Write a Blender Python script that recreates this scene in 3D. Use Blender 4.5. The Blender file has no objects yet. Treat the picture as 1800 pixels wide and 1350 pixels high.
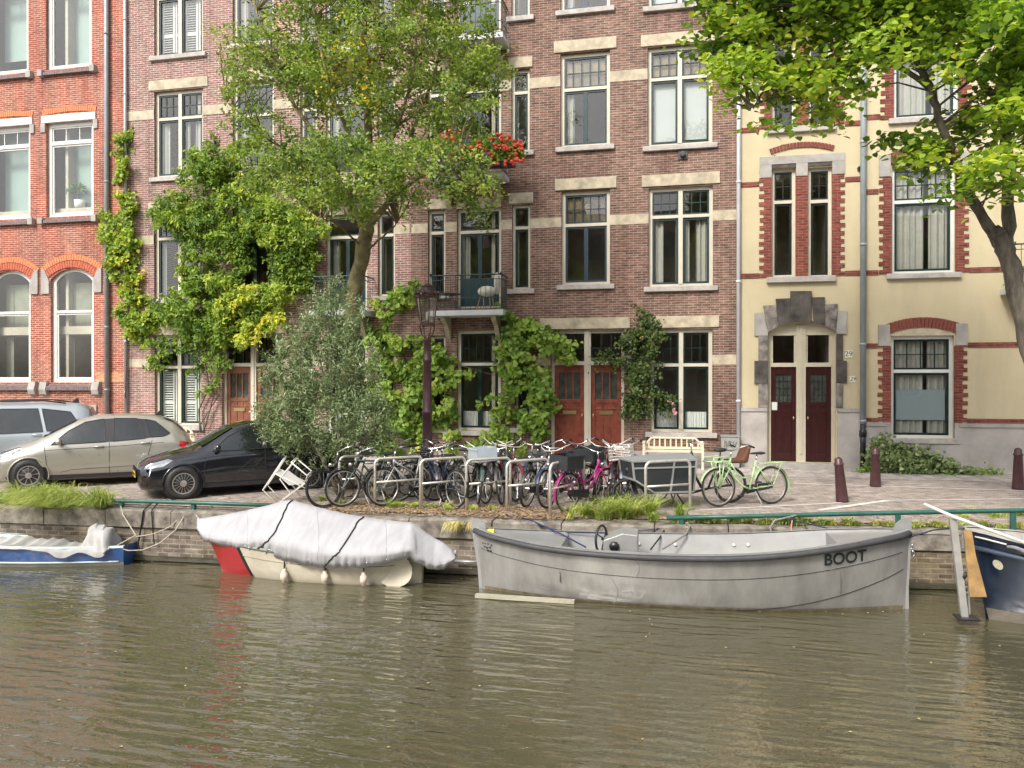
import bpy, math, random
import numpy as np
from mathutils import Vector, Matrix, Euler
sc = bpy.context.scene
COL = sc.collection
R = math.radians
random.seed(11)
rng = np.random.default_rng(7)

# ---------------------------------------------------------------- camera
YAW = R(12.5); FPX = 1400.0; CAMZ = 2.15; HZ = 670.0
cd = bpy.data.cameras.new('camera'); cam = bpy.data.objects.new('camera', cd); COL.objects.link(cam)
cam.location = (0, 0, CAMZ); cam.rotation_euler = (R(90 - 0.2), 0, YAW)
cd.sensor_width = 36; cd.lens = FPX / 1800 * 36; cd.clip_start = .1; cd.clip_end = 2000
sc.camera = cam
# ---------------------------------------------------------------- sky, sun, exposure
SUN_EL, SUN_AZ = R(44), R(202)      # azimuth clockwise from +Y: behind the camera, a little to the left
w = bpy.data.worlds.new('World'); sc.world = w; w.use_nodes = True
wn = w.node_tree; bg = wn.nodes['Background']
sk = wn.nodes.new('ShaderNodeTexSky'); sk.sky_type = 'NISHITA'; sk.sun_disc = False
sk.sun_elevation = SUN_EL; sk.sun_rotation = SUN_AZ; sk.dust_density = 4.0; sk.air_density = 1.0; sk.ozone_density = 1.0
hs = wn.nodes.new('ShaderNodeHueSaturation'); hs.inputs['Saturation'].default_value = .33; hs.inputs['Value'].default_value = 1.25
wn.links.new(sk.outputs[0], hs.inputs['Color']); wn.links.new(hs.outputs[0], bg.inputs['Color'])
bg.inputs['Strength'].default_value = .15
sd = bpy.data.lights.new('sun', 'SUN'); sun = bpy.data.objects.new('sun', sd); COL.objects.link(sun)
sd.energy = 2.0; sd.angle = R(12); sd.color = (1, .94, .85)
dirv = Vector((math.sin(SUN_AZ) * math.cos(SUN_EL), math.cos(SUN_AZ) * math.cos(SUN_EL), math.sin(SUN_EL)))
sun.rotation_euler = dirv.to_track_quat('Z', 'Y').to_euler()
sun.location = dirv * 60
sc.view_settings.view_transform = 'Standard'; sc.view_settings.look = 'None'
sc.view_settings.exposure = .62; sc.view_settings.gamma = 1
sc.render.engine = 'CYCLES'
try:
    sc.cycles.max_bounces = 8; sc.cycles.transparent_max_bounces = 12
    sc.cycles.diffuse_bounces = 3; sc.cycles.glossy_bounces = 4
except Exception: pass

# ---------------------------------------------------------------- pixel -> place helpers (photo is 1800 x 1350)
CA, SA = math.cos(YAW), math.sin(YAW)
def P(x, y, Y):
    u = (x - 900) / FPX; d = Y / (CA + u * SA)
    return Vector((d * (-SA + u * CA), Y, CAMZ - (y - HZ) * d / FPX))
def PD(x, y, d):
    u = (x - 900) / FPX
    return Vector((d * (-SA + u * CA), d * (CA + u * SA), CAMZ - (y - HZ) * d / FPX))
def PZ(x, y, z):
    return PD(x, y, (CAMZ - z) * FPX / (y - HZ))
def zg(Y):
    return 0.0 if Y >= 18.5 else (-.13 if Y <= 13.5 else -.13 * (18.5 - Y) / 5)
def G(x, y):
    z = 0.
    for _ in range(8):
        p = PZ(x, y, z); z = zg(p.y)
    p.z = z
    return p
F = 20.8                 # facade plane
WATER = -1.05
QL = [(-60, 9.3), (-20, 11.9), (-10.1, 12.45), (-6, 12.62), (-1.9, 12.8), (.8, 13.08), (3.8, 13.4), (10, 14.1), (60, 19.6)]
def qy(X):
    for (a, b), (c, d) in zip(QL, QL[1:]):
        if a <= X <= c: return b + (d - b) * (X - a) / (c - a)
    return 13

# ---------------------------------------------------------------- mesh helper
ORG = {}
class MB:
    def __init__(s): s.v = []; s.f = []; s.m = []; s.T = None
    def add(s, vs, fs, mi=0):
        o = len(s.v)
        if s.T is not None: vs = [tuple(s.T @ Vector(q)) for q in vs]
        s.v += [tuple(q) for q in vs]
        for f in fs: s.f.append([o + i for i in f]); s.m.append(mi)
        return s
    def box(s, x0, x1, y0, y1, z0, z1, mi=0):
        return s.add([(x0, y0, z0), (x1, y0, z0), (x1, y1, z0), (x0, y1, z0), (x0, y0, z1), (x1, y0, z1), (x1, y1, z1), (x0, y1, z1)],
                     [(0, 3, 2, 1), (4, 5, 6, 7), (0, 1, 5, 4), (1, 2, 6, 5), (2, 3, 7, 6), (3, 0, 4, 7)], mi)
    def quad(s, a, b, c, d, mi=0): return s.add([a, b, c, d], [(0, 1, 2, 3)], mi)
    def poly(s, pts, mi=0): return s.add(pts, [tuple(range(len(pts)))], mi)
    def prism(s, pts, vec, mi=0):
        n = len(pts); vec = Vector(vec)
        return s.add([tuple(p) for p in pts] + [tuple(Vector(p) + vec) for p in pts],
                     [tuple(range(n)), tuple(range(2 * n - 1, n - 1, -1))] + [(i, i + n, (i + 1) % n + n, (i + 1) % n) for i in range(n)], mi)
    def beam(s, a, b, wx, wz, mi=0):
        a = Vector(a); b = Vector(b); t = (b - a).normalized()
        up = Vector((0, 0, 1)) if abs(t.z) < .95 else Vector((0, 1, 0))
        sx = t.cross(up).normalized() * wx / 2; sz = sx.cross(t).normalized() * wz / 2
        vs = []
        for c in (a, b): vs += [c - sx - sz, c + sx - sz, c + sx + sz, c - sx + sz]
        return s.add(vs, [(0, 3, 2, 1), (4, 5, 6, 7), (0, 1, 5, 4), (1, 2, 6, 5), (2, 3, 7, 6), (3, 0, 4, 7)], mi)
    def tube(s, pts, r, n=6, mi=0, closed=False):
        pts = [Vector(p) for p in pts]; N = len(pts)
        rs = r if isinstance(r, (list, tuple)) else [r] * N
        ref = None; vs = []
        for i, p in enumerate(pts):
            if closed: t = pts[(i + 1) % N] - pts[i - 1]
            else: t = pts[min(i + 1, N - 1)] - pts[max(i - 1, 0)]
            if t.length < 1e-9: t = Vector((0, 0, 1))
            t.normalize()
            if ref is None:
                ref = Vector((0, 0, 1)) if abs(t.z) < .9 else Vector((1, 0, 0))
            a = t.cross(ref)
            if a.length < 1e-6: a = t.cross(Vector((0, 1, 0)))
            a.normalize(); b = a.cross(t).normalized(); ref = b
            for k in range(n):
                th = 2 * math.pi * k / n
                vs.append(p + (a * math.cos(th) + b * math.sin(th)) * rs[i])
        fs = []
        for i in range(N if closed else N - 1):
            j = (i + 1) % N
            for k in range(n):
                k2 = (k + 1) % n
                fs.append((i * n + k, i * n + k2, j * n + k2, j * n + k))
        if not closed: fs += [tuple(range(n - 1, -1, -1)), tuple((N - 1) * n + k for k in range(n))]
        return s.add(vs, fs, mi)
    def lathe(s, prof, c=(0, 0, 0), n=16, mi=0, axis='z'):
        vs = []
        for (r, h) in prof:
            for k in range(n):
                th = 2 * math.pi * k / n; a, b = r * math.cos(th), r * math.sin(th)
                if axis == 'z': q = (c[0] + a, c[1] + b, c[2] + h)
                elif axis == 'y': q = (c[0] + a, c[1] + h, c[2] + b)
                else: q = (c[0] + h, c[1] + a, c[2] + b)
                vs.append(q)
        fs = []
        for i in range(len(prof) - 1):
            for k in range(n): fs.append((i * n + k, i * n + (k + 1) % n, (i + 1) * n + (k + 1) % n, (i + 1) * n + k))
        fs += [tuple(range(n - 1, -1, -1)), tuple((len(prof) - 1) * n + k for k in range(n))]
        return s.add(vs, fs, mi)
    def grid(s, rows, mi=0, closed=False):
        n = len(rows[0]); vs = [q for r in rows for q in r]; fs = []
        for i in range(len(rows) - 1):
            for k in range(n if closed else n - 1):
                k2 = (k + 1) % n
                fs.append((i * n + k, i * n + k2, (i + 1) * n + k2, (i + 1) * n + k))
        return s.add(vs, fs, mi)
    def ball(s, c, r, n=8, mi=0, sq=(1, 1, 1)):
        m = max(4, n // 2); rows = []
        for i in range(m + 1):
            ph = math.pi * i / m
            rows.append([(c[0] + sq[0] * r * math.sin(ph) * math.cos(2 * math.pi * k / n), c[1] + sq[1] * r * math.sin(ph) * math.sin(2 * math.pi * k / n), c[2] + sq[2] * r * math.cos(ph)) for k in range(n)])
        return s.grid(rows, mi, True)
    def build(s, name, mats, parent=None, smooth=False, local=False, sub=0, bevel=0):
        me = bpy.data.meshes.new(name)
        off = Vector((0, 0, 0))
        if parent is not None and not local: off = ORG.get(parent.name, Vector((0, 0, 0)))
        me.from_pydata([(q[0] - off.x, q[1] - off.y, q[2] - off.z) for q in s.v], [], s.f)
        if not isinstance(mats, (list, tuple)): mats = [mats]
        for m in mats: me.materials.append(m)
        if len(mats) > 1: me.polygons.foreach_set('material_index', s.m)
        if smooth: me.polygons.foreach_set('use_smooth', [True] * len(s.f))
        me.update()
        o = bpy.data.objects.new(name, me); COL.objects.link(o)
        if parent is not None: o.parent = parent; ORG[o.name] = off
        if sub:
            md = o.modifiers.new('s', 'SUBSURF'); md.levels = sub; md.render_levels = sub
        if bevel:
            md = o.modifiers.new('b', 'BEVEL'); md.width = bevel; md.segments = 2; md.limit_method = 'ANGLE'
        return o
def tag(o, label, cat, group=None, kind=None):
    o['label'] = label; o['category'] = cat
    if group: o['group'] = group
    if kind: o['kind'] = kind
    return o
def struct(o): o['kind'] = 'structure'; return o
def thing(name, label, cat, loc=(0, 0, 0), rz=0, group=None, rot=None):
    o = bpy.data.objects.new(name, None); COL.objects.link(o); o.empty_display_size = .2
    o.location = loc; o.rotation_euler = rot if rot else (0, 0, rz); ORG[o.name] = Vector(loc)
    return tag(o, label, cat, group)
def kids(o, allobs): return [c for c in allobs if c.parent == o]
def dup(root, loc, rz, label, group=None):
    al = list(COL.objects)
    r = root.copy(); COL.objects.link(r); r.location = loc; r.rotation_euler = (0, 0, rz); r['label'] = label
    if group: r['group'] = group
    for ch in kids(root, al):
        c = ch.copy(); COL.objects.link(c); c.parent = r
        for g in kids(ch, al):
            e = g.copy(); COL.objects.link(e); e.parent = c
    return r
def text_mesh(name, s, size, mat, parent, M, ext=.004, local=True, bold=0, shear=0):
    cu = bpy.data.curves.new(name, 'FONT'); cu.body = s; cu.size = size; cu.extrude = ext; cu.offset = bold; cu.shear = shear
    cu.align_x = 'CENTER'; cu.align_y = 'CENTER'
    to = bpy.data.objects.new(name + '_t', cu); COL.objects.link(to)
    dg = bpy.context.evaluated_depsgraph_get(); me = bpy.data.meshes.new_from_object(to.evaluated_get(dg))
    bpy.data.objects.remove(to); bpy.data.curves.remove(cu)
    me.transform(M); me.materials.clear(); me.materials.append(mat); me.name = name
    o = bpy.data.objects.new(name, me); COL.objects.link(o)
    if parent is not None: o.parent = parent; ORG[o.name] = ORG.get(parent.name, Vector((0, 0, 0)))
    return o

# ---------------------------------------------------------------- materials
MC = {}
def nodes(name):
    m = bpy.data.materials.new(name); m.use_nodes = True
    return m, m.node_tree, m.node_tree.nodes['Principled BSDF']
def N(nt, t, **kw):
    n = nt.nodes.new(t)
    for k, v in kw.items(): setattr(n, k, v)
    return n
def L(nt, a, b): nt.links.new(a, b)
def c4(c): return (c[0], c[1], c[2], 1)
def noise(nt, vec, scale, detail=4, rough=.55):
    n = N(nt, 'ShaderNodeTexNoise'); n.inputs['Scale'].default_value = scale; n.inputs['Detail'].default_value = detail; n.inputs['Roughness'].default_value = rough
    if vec is not None: L(nt, vec, n.inputs['Vector'])
    return n.outputs['Fac']
def ramp(nt, fac, stops):
    r = N(nt, 'ShaderNodeValToRGB'); e = r.color_ramp.elements
    while len(e) < len(stops): e.new(.5)
    for i, (p, c) in enumerate(stops):
        e[i].position = p; e[i].color = c4(c) if not isinstance(c, (int, float)) else (c, c, c, 1)
    L(nt, fac, r.inputs[0]); return r.outputs[0]
def mixc(nt, a, b, fac, mode='MIX'):
    m = N(nt, 'ShaderNodeMix', data_type='RGBA', blend_type=mode)
    for k, v in (('Factor', fac), ('A', a), ('B', b)):
        sock = [q for q in m.inputs if q.name == k and (q.type == ('VALUE' if k == 'Factor' else 'RGBA'))][0]
        if hasattr(v, 'is_linked') or hasattr(v, 'links'): L(nt, v, sock)
        else: sock.default_value = c4(v) if k != 'Factor' else v
    return [q for q in m.outputs if q.type == 'RGBA'][0]
def bump(nt, h, strength, dist=.01):
    b = N(nt, 'ShaderNodeBump'); b.inputs['Strength'].default_value = strength; b.inputs['Distance'].default_value = dist
    L(nt, h, b.inputs['Height']); return b.outputs[0]
def objco(nt): return N(nt, 'ShaderNodeTexCoord').outputs['Object']
def mat(name, col, rough=.6, metal=0, var=.18, vs=2.5, bs=0, bstr=.3, spec=.5, col2=None, coat=0, stretch=None):
    if name in MC: return MC[name]
    m, nt, b = nodes(name); co = objco(nt)
    if stretch:
        mp_ = N(nt, 'ShaderNodeMapping'); mp_.inputs['Scale'].default_value = stretch; L(nt, co, mp_.inputs['Vector']); co = mp_.outputs[0]
    f = ramp(nt, noise(nt, co, vs, 6, .65), [(.3, 0), (.7, 1)])
    lo = tuple(c * (1 - var) for c in col); hi = col2 if col2 else tuple(min(1, c * (1 + var)) for c in col)
    L(nt, mixc(nt, lo, hi, f), b.inputs['Base Color'])
    rr = N(nt, 'ShaderNodeMapRange'); rr.inputs[3].default_value = max(.02, rough * .8); rr.inputs[4].default_value = min(1, rough * 1.2)
    L(nt, noise(nt, co, vs * 4, 3), rr.inputs[0]); L(nt, rr.outputs[0], b.inputs['Roughness'])
    b.inputs['Metallic'].default_value = metal; b.inputs['Specular IOR Level'].default_value = spec
    if coat: b.inputs['Coat Weight'].default_value = coat; b.inputs['Coat Roughness'].default_value = .04
    if bs: L(nt, bump(nt, noise(nt, co, bs, 5), bstr, .01), b.inputs['Normal'])
    MC[name] = m; return m
def brick(name, c1, c2, mortar, w=.215, h=.0625, ms=.009, stain=(.62, 1.12), patch=None, hz=False, offs=.5, bstr=.5, patch_amt=.5, mortar_sm=.25):
    if name in MC: return MC[name]
    m, nt, b = nodes(name); co = objco(nt)
    sp = N(nt, 'ShaderNodeSeparateXYZ'); L(nt, co, sp.inputs[0])
    cb = N(nt, 'ShaderNodeCombineXYZ')
    if hz: L(nt, sp.outputs[0], cb.inputs[0]); L(nt, sp.outputs[1], cb.inputs[1])
    else:
        ad = N(nt, 'ShaderNodeMath', operation='ADD'); L(nt, sp.outputs[0], ad.inputs[0]); L(nt, sp.outputs[1], ad.inputs[1])
        L(nt, ad.outputs[0], cb.inputs[0]); L(nt, sp.outputs[2], cb.inputs[1])
    # slight unevenness of the courses
    nz = N(nt, 'ShaderNodeTexNoise'); nz.inputs['Scale'].default_value = 3; L(nt, cb.outputs[0], nz.inputs['Vector'])
    va = N(nt, 'ShaderNodeVectorMath', operation='MULTIPLY_ADD'); L(nt, nz.outputs['Color'], va.inputs[0]); va.inputs[1].default_value = (.012, .012, 0); L(nt, cb.outputs[0], va.inputs[2])
    bt = N(nt, 'ShaderNodeTexBrick'); bt.offset = offs; L(nt, va.outputs[0], bt.inputs['Vector'])
    bt.inputs['Scale'].default_value = 1; bt.inputs['Brick Width'].default_value = w; bt.inputs['Row Height'].default_value = h
    bt.inputs['Mortar Size'].default_value = ms; bt.inputs['Mortar Smooth'].default_value = mortar_sm
    bt.inputs['Color1'].default_value = c4(c1); bt.inputs['Color2'].default_value = c4(c2); bt.inputs['Mortar'].default_value = c4(mortar)
    col = bt.outputs['Color']
    # brick-to-brick variation with stretched cells
    mp = N(nt, 'ShaderNodeMapping'); mp.inputs['Scale'].default_value = (1 / w, 1 / h, 1); L(nt, cb.outputs[0], mp.inputs['Vector'])
    wn_ = N(nt, 'ShaderNodeTexNoise'); wn_.inputs['Scale'].default_value = 1.1; wn_.inputs['Detail'].default_value = 1; L(nt, mp.outputs[0], wn_.inputs['Vector'])
    col = mixc(nt, col, ramp(nt, wn_.outputs['Fac'], [(.3, .62), (.5, .95), (.72, 1.3)]), .75, 'MULTIPLY')
    if patch:
        pf = ramp(nt, noise(nt, co, .45, 5, .7), [(.46, 0), (.62, 1)])
        mf = N(nt, 'ShaderNodeMath', operation='MULTIPLY'); mf.inputs[1].default_value = patch_amt; L(nt, pf, mf.inputs[0])
        col = mixc(nt, col, patch, mf.outputs[0], 'MULTIPLY')
    st = ramp(nt, noise(nt, co, .7, 8, .7), [(.25, stain[0]), (.7, stain[1])])
    col = mixc(nt, col, st, .8, 'MULTIPLY')
    ms_ = N(nt, 'ShaderNodeMapping'); ms_.inputs['Scale'].default_value = (2.6, 2.6, .22); L(nt, co, ms_.inputs['Vector'])
    col = mixc(nt, col, ramp(nt, noise(nt, ms_.outputs[0], 1.0, 7, .72), [(.34, .62), (.5, 1.0), (.72, 1.12)]), .75, 'MULTIPLY')
    L(nt, col, b.inputs['Base Color']); b.inputs['Roughness'].default_value = .85; b.inputs['Specular IOR Level'].default_value = .25
    inv = N(nt, 'ShaderNodeMath', operation='SUBTRACT'); inv.inputs[0].default_value = 1; L(nt, bt.outputs['Fac'], inv.inputs[1])
    L(nt, bump(nt, inv.outputs[0], bstr, .008), b.inputs['Normal'])
    MC[name] = m; return m
def leafmat(name, stops, trans=.3, rough=.5):
    m, nt, b = nodes(name)
    at = N(nt, 'ShaderNodeAttribute', attribute_name='tint')
    c = ramp(nt, at.outputs['Fac'], stops)
    L(nt, c, b.inputs['Base Color']); b.inputs['Roughness'].default_value = rough; b.inputs['Specular IOR Level'].default_value = .35
    tr = N(nt, 'ShaderNodeBsdfTranslucent'); L(nt, mixc(nt, c, (1.0, 1.0, .45), 1.0, 'MULTIPLY'), tr.inputs['Color'])
    mx = N(nt, 'ShaderNodeMixShader'); mx.inputs[0].default_value = trans
    L(nt, b.outputs[0], mx.inputs[1]); L(nt, tr.outputs[0], mx.inputs[2])
    L(nt, mx.outputs[0], nt.nodes['Material Output'].inputs['Surface']); MC[name] = m
    return m
def glassmat(name, tint=(.92, .95, .93), ior=1.5, boost=1.9, rough=.0, wob=.0):
    if name in MC: return MC[name]
    m, nt, b = nodes(name); nt.nodes.remove(b)
    fr = N(nt, 'ShaderNodeFresnel'); fr.inputs['IOR'].default_value = ior
    mu = N(nt, 'ShaderNodeMath', operation='MULTIPLY', use_clamp=True); mu.inputs[1].default_value = boost; L(nt, fr.outputs[0], mu.inputs[0])
    ge = N(nt, 'ShaderNodeNewGeometry'); ib = N(nt, 'ShaderNodeMath', operation='SUBTRACT'); ib.inputs[0].default_value = 1.0; L(nt, ge.outputs['Backfacing'], ib.inputs[1])   # a thin pane has no inner total reflection
    m2 = N(nt, 'ShaderNodeMath', operation='MULTIPLY'); L(nt, mu.outputs[0], m2.inputs[0]); L(nt, ib.outputs[0], m2.inputs[1])
    tp = N(nt, 'ShaderNodeBsdfTransparent'); tp.inputs[0].default_value = c4(tint)
    gl = N(nt, 'ShaderNodeBsdfGlossy'); gl.inputs['Roughness'].default_value = rough
    if wob:
        nb = bump(nt, noise(nt, objco(nt), 1.3, 2), wob, .05); L(nt, nb, gl.inputs['Normal'])
    mx = N(nt, 'ShaderNodeMixShader'); L(nt, m2.outputs[0], mx.inputs[0]); L(nt, tp.outputs[0], mx.inputs[1]); L(nt, gl.outputs[0], mx.inputs[2])
    L(nt, mx.outputs[0], nt.nodes['Material Output'].inputs['Surface']); MC[name] = m
    return m

RED_BRICK = brick('red_brick', (.31, .078, .048), (.40, .12, .075), (.52, .38, .30), stain=(.72, 1.12), patch=(.62, .52, .55), patch_amt=.5)
HAZE_BRICK = brick('haze_brick', (.215, .108, .092), (.31, .162, .14), (.50, .42, .37), stain=(.72, 1.12))  # brown brick with the bright haze put into its pinker, paler colour
BROWN_BRICK = brick('brown_brick', (.145, .080, .060), (.27, .148, .110), (.37, .30, .25), ms=.0085, stain=(.55, 1.1), patch=(.6, .5, .5), patch_amt=.55)
TRIM_BRICK = brick('trim_brick', (.155, .036, .026), (.235, .060, .042), (.24, .15, .115), w=.2, h=.066, ms=.006, stain=(.75, 1.1))
WALL_BRICK = brick('quay_brick', (.13, .098, .074), (.25, .20, .16), (.27, .25, .21), w=.23, h=.08, ms=.013, stain=(.3, 1.5), patch=(.8, .72, .4), bstr=1)
def stucco():
    m, nt, b = nodes('yellow_stucco'); co = objco(nt)
    c = mixc(nt, (.48, .41, .255), (.55, .475, .31), ramp(nt, noise(nt, co, .9, 8, .7), [(.3, 0), (.7, 1)]))
    c = mixc(nt, c, (.5, .44, .34), ramp(nt, noise(nt, co, 2.6, 9, .75), [(.57, 0), (.75, .7)]))
    mp = N(nt, 'ShaderNodeMapping'); mp.inputs['Scale'].default_value = (1.5, 1.5, .3); L(nt, co, mp.inputs['Vector'])
    c = mixc(nt, c, (.40, .345, .235), ramp(nt, noise(nt, mp.outputs[0], 1.2, 6, .7), [(.47, 0), (.8, .75)]))
    L(nt, c, b.inputs['Base Color']); b.inputs['Roughness'].default_value = .9
    L(nt, bump(nt, noise(nt, co, 60, 4), .25, .01), b.inputs['Normal']); return m
STUCCO = stucco()
STONE = mat('sandstone', (.43, .37, .27), .85, var=.35, vs=4, bs=30, bstr=.3)
GREYSTONE = mat('grey_stone', (.33, .31, .285), .85, var=.28, vs=2.5, bs=30, bstr=.35)
DARKSTONE = mat('weathered_dark_stone', (.035, .031, .028), .85, var=.5, vs=4, bs=25, bstr=.5, col2=(.12, .105, .09))
PLINTH = mat('plinth_concrete', (.37, .34, .315), .9, var=.25, vs=1.3, bs=40, bstr=.4)
SILL = mat('sill_stone', (.40, .37, .34), .8, var=.25, vs=5, bs=30)
SLATE = mat('glazed_sill_brick', (.16, .12, .12), .45, var=.4, vs=9)
CREAM = mat('cream_paint', (.54, .495, .40), .5, var=.08, vs=4)
WHITE = mat('white_paint', (.62, .62, .59), .45, var=.07, vs=4)
GREEN = mat('dark_green_paint', (.006, .022, .02), .3, var=.2, vs=5)
TEAL = mat('blue_green_paint', (.011, .032, .038), .35, var=.2, vs=5)
BLUEP = mat('blue_grey_paint', (.02, .036, .058), .35, var=.2, vs=5)
BLACKP = mat('black_paint', (.015, .015, .017), .35, var=.3, vs=5)
DOORW = mat('red_brown_varnish', (.17, .035, .02), .35, var=.35, vs=6, col2=(.27, .07, .04))
DOORB = mat('brown_varnish', (.20, .075, .04), .4, var=.35, vs=6)
DOORD = mat('dark_red_varnish', (.035, .007, .007), .3, var=.3, vs=6)
BRASS = mat('brass', (.65, .5, .25), .3, 1, var=.1)
GALV = mat('galvanised_pipe', (.42, .44, .46), .45, .5, var=.15, vs=4)
PIPEG = mat('grey_pipe', (.24, .26, .27), .45, .1, var=.15, vs=4)
PIPEW = mat('pale_pipe', (.58, .60, .63), .4, .1, var=.08, vs=4)
CURT = mat('curtain_cloth', (.36, .345, .31), .9, var=.08, vs=6)
LACE = mat('lace_cloth', (.6, .6, .58), .9, var=.05, vs=12)
BLIND = mat('roller_blind', (.42, .435, .43), .8, var=.05, vs=2)
ROOM = mat('room_wall', (.42, .38, .31), .9, var=.3, vs=.8)
ROOML = mat('ceiling_tan', (.42, .36, .24), .9, var=.1, vs=1)
LEAD = mat('leaded_glass', (.10, .075, .042), .3, var=.5, vs=2.5, spec=.4, col2=(.26, .19, .10))
GLASS = glassmat('window_glass', wob=.02)
GLASSB = glassmat('window_glass_bright', tint=(.7, .82, .78), boost=4.5, wob=.02)
STEEL = mat('brushed_steel', (.62, .59, .53), .4, .55, var=.2, vs=5)
RUST = mat('rusty_iron', (.16, .08, .05), .8, .3, var=.4, vs=9)
MAROON = mat('maroon_iron', (.06, .024, .026), .42, var=.35, vs=8, bs=20, bstr=.2)
RAILG = mat('green_rail_paint', (.03, .11, .09), .4, .1, var=.3, vs=5)
RUBBER = mat('rubber', (.022, .021, .02), .7, var=.3, vs=8)
BARK = mat('bark', (.085, .068, .052), .95, var=.5, vs=3, bs=9, bstr=1.6, col2=(.19, .16, .125), stretch=(4, 4, .8))
BARKM = mat('mossy_bark', (.13, .10, .05), .95, var=.45, vs=5, bs=22, bstr=1.2, col2=(.24, .2, .09))
ROPE = mat('rope', (.42, .38, .31), .9, var=.2, vs=20)
ROPEB = mat('blue_rope', (.02, .03, .09), .8, var=.2, vs=20)

# ================================================================ GROUND, WATER, QUAY
def paver_mat():
    m = brick('street_pavers', (.29, .245, .215), (.40, .345, .305), (.24, .21, .18), w=.2, h=.1, ms=.008, stain=(.72, 1.15), hz=True, bstr=.35)
    return m
STREET = paver_mat()
PAVE = brick('pavement_pavers', (.40, .35, .32), (.50, .44, .41), (.27, .24, .22), w=.3, h=.3, ms=.008, stain=(.75, 1.1), hz=True, bstr=.3)
SOIL = mat('leaf_strewn_soil', (.25, .19, .145), .95, var=.45, vs=9, bs=60, bstr=.9, col2=(.48, .38, .30))
xs = [-60, -30, -22, -18, -15, -12, -10.1, -8, -6, -4, -1.9, 0, .8, 2, 3.8, 6, 10, 16, 60]
g = MB(); rows = []
for k in (0, .25, .5, 1.0): rows.append([(x, qy(x) + .45 + k * max(.05, (13.6 - qy(x) - .45)), 0) for x in xs])
for Y in (14.5, 15.5, 16.5, 17.5, 18.5, 19.5, 21.2): rows.append([(x, max(Y, qy(x) + .5), 0) for x in xs])
rows = [[(x, y, zg(y)) for (x, y, z) in r] for r in rows]
g.grid(rows); struct(g.build('street', STREET))
g = MB(); g.grid([[(x, Y, zg(Y) + .004) for x in (-60, -20, 0, 20, 60)] for Y in (18.9, 19.3, 20.9)]); struct(g.build('pavement', PAVE))
g = MB(); g.grid([[(x, qy(x) + a, -.13 + .006 + .004 * (a > .5)) for x in np.linspace(-30, 30, 90)] for a in (.4, .7, 1.05)]); struct(g.build('verge', SOIL))
PAINT = mat('worn_road_paint', (.62, .58, .54), .8, var=.25, vs=6)
def road_line(p, q, w_):
    a = G(*p); b = G(*q); m = MB(); n = 14; t = (b - a).normalized(); s_ = Vector((-t.y, t.x, 0)) * w_ / 2
    L0, R0 = [], []
    for i in range(n + 1):
        c = a.lerp(b, i / n); c.z = zg(c.y) + .006; L0.append(tuple(c + s_)); R0.append(tuple(c - s_))
    m.grid([L0, R0]); struct(m.build('road_marking', PAINT))
for a in (((1395, 850), (1800, 863), .07), ((1440, 897), (1560, 880), .13), ((1230, 897), (1480, 884), .07), ((1560, 880), (1800, 877), .06), ((500, 858), (200, 838), .08)): road_line(*a)

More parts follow.
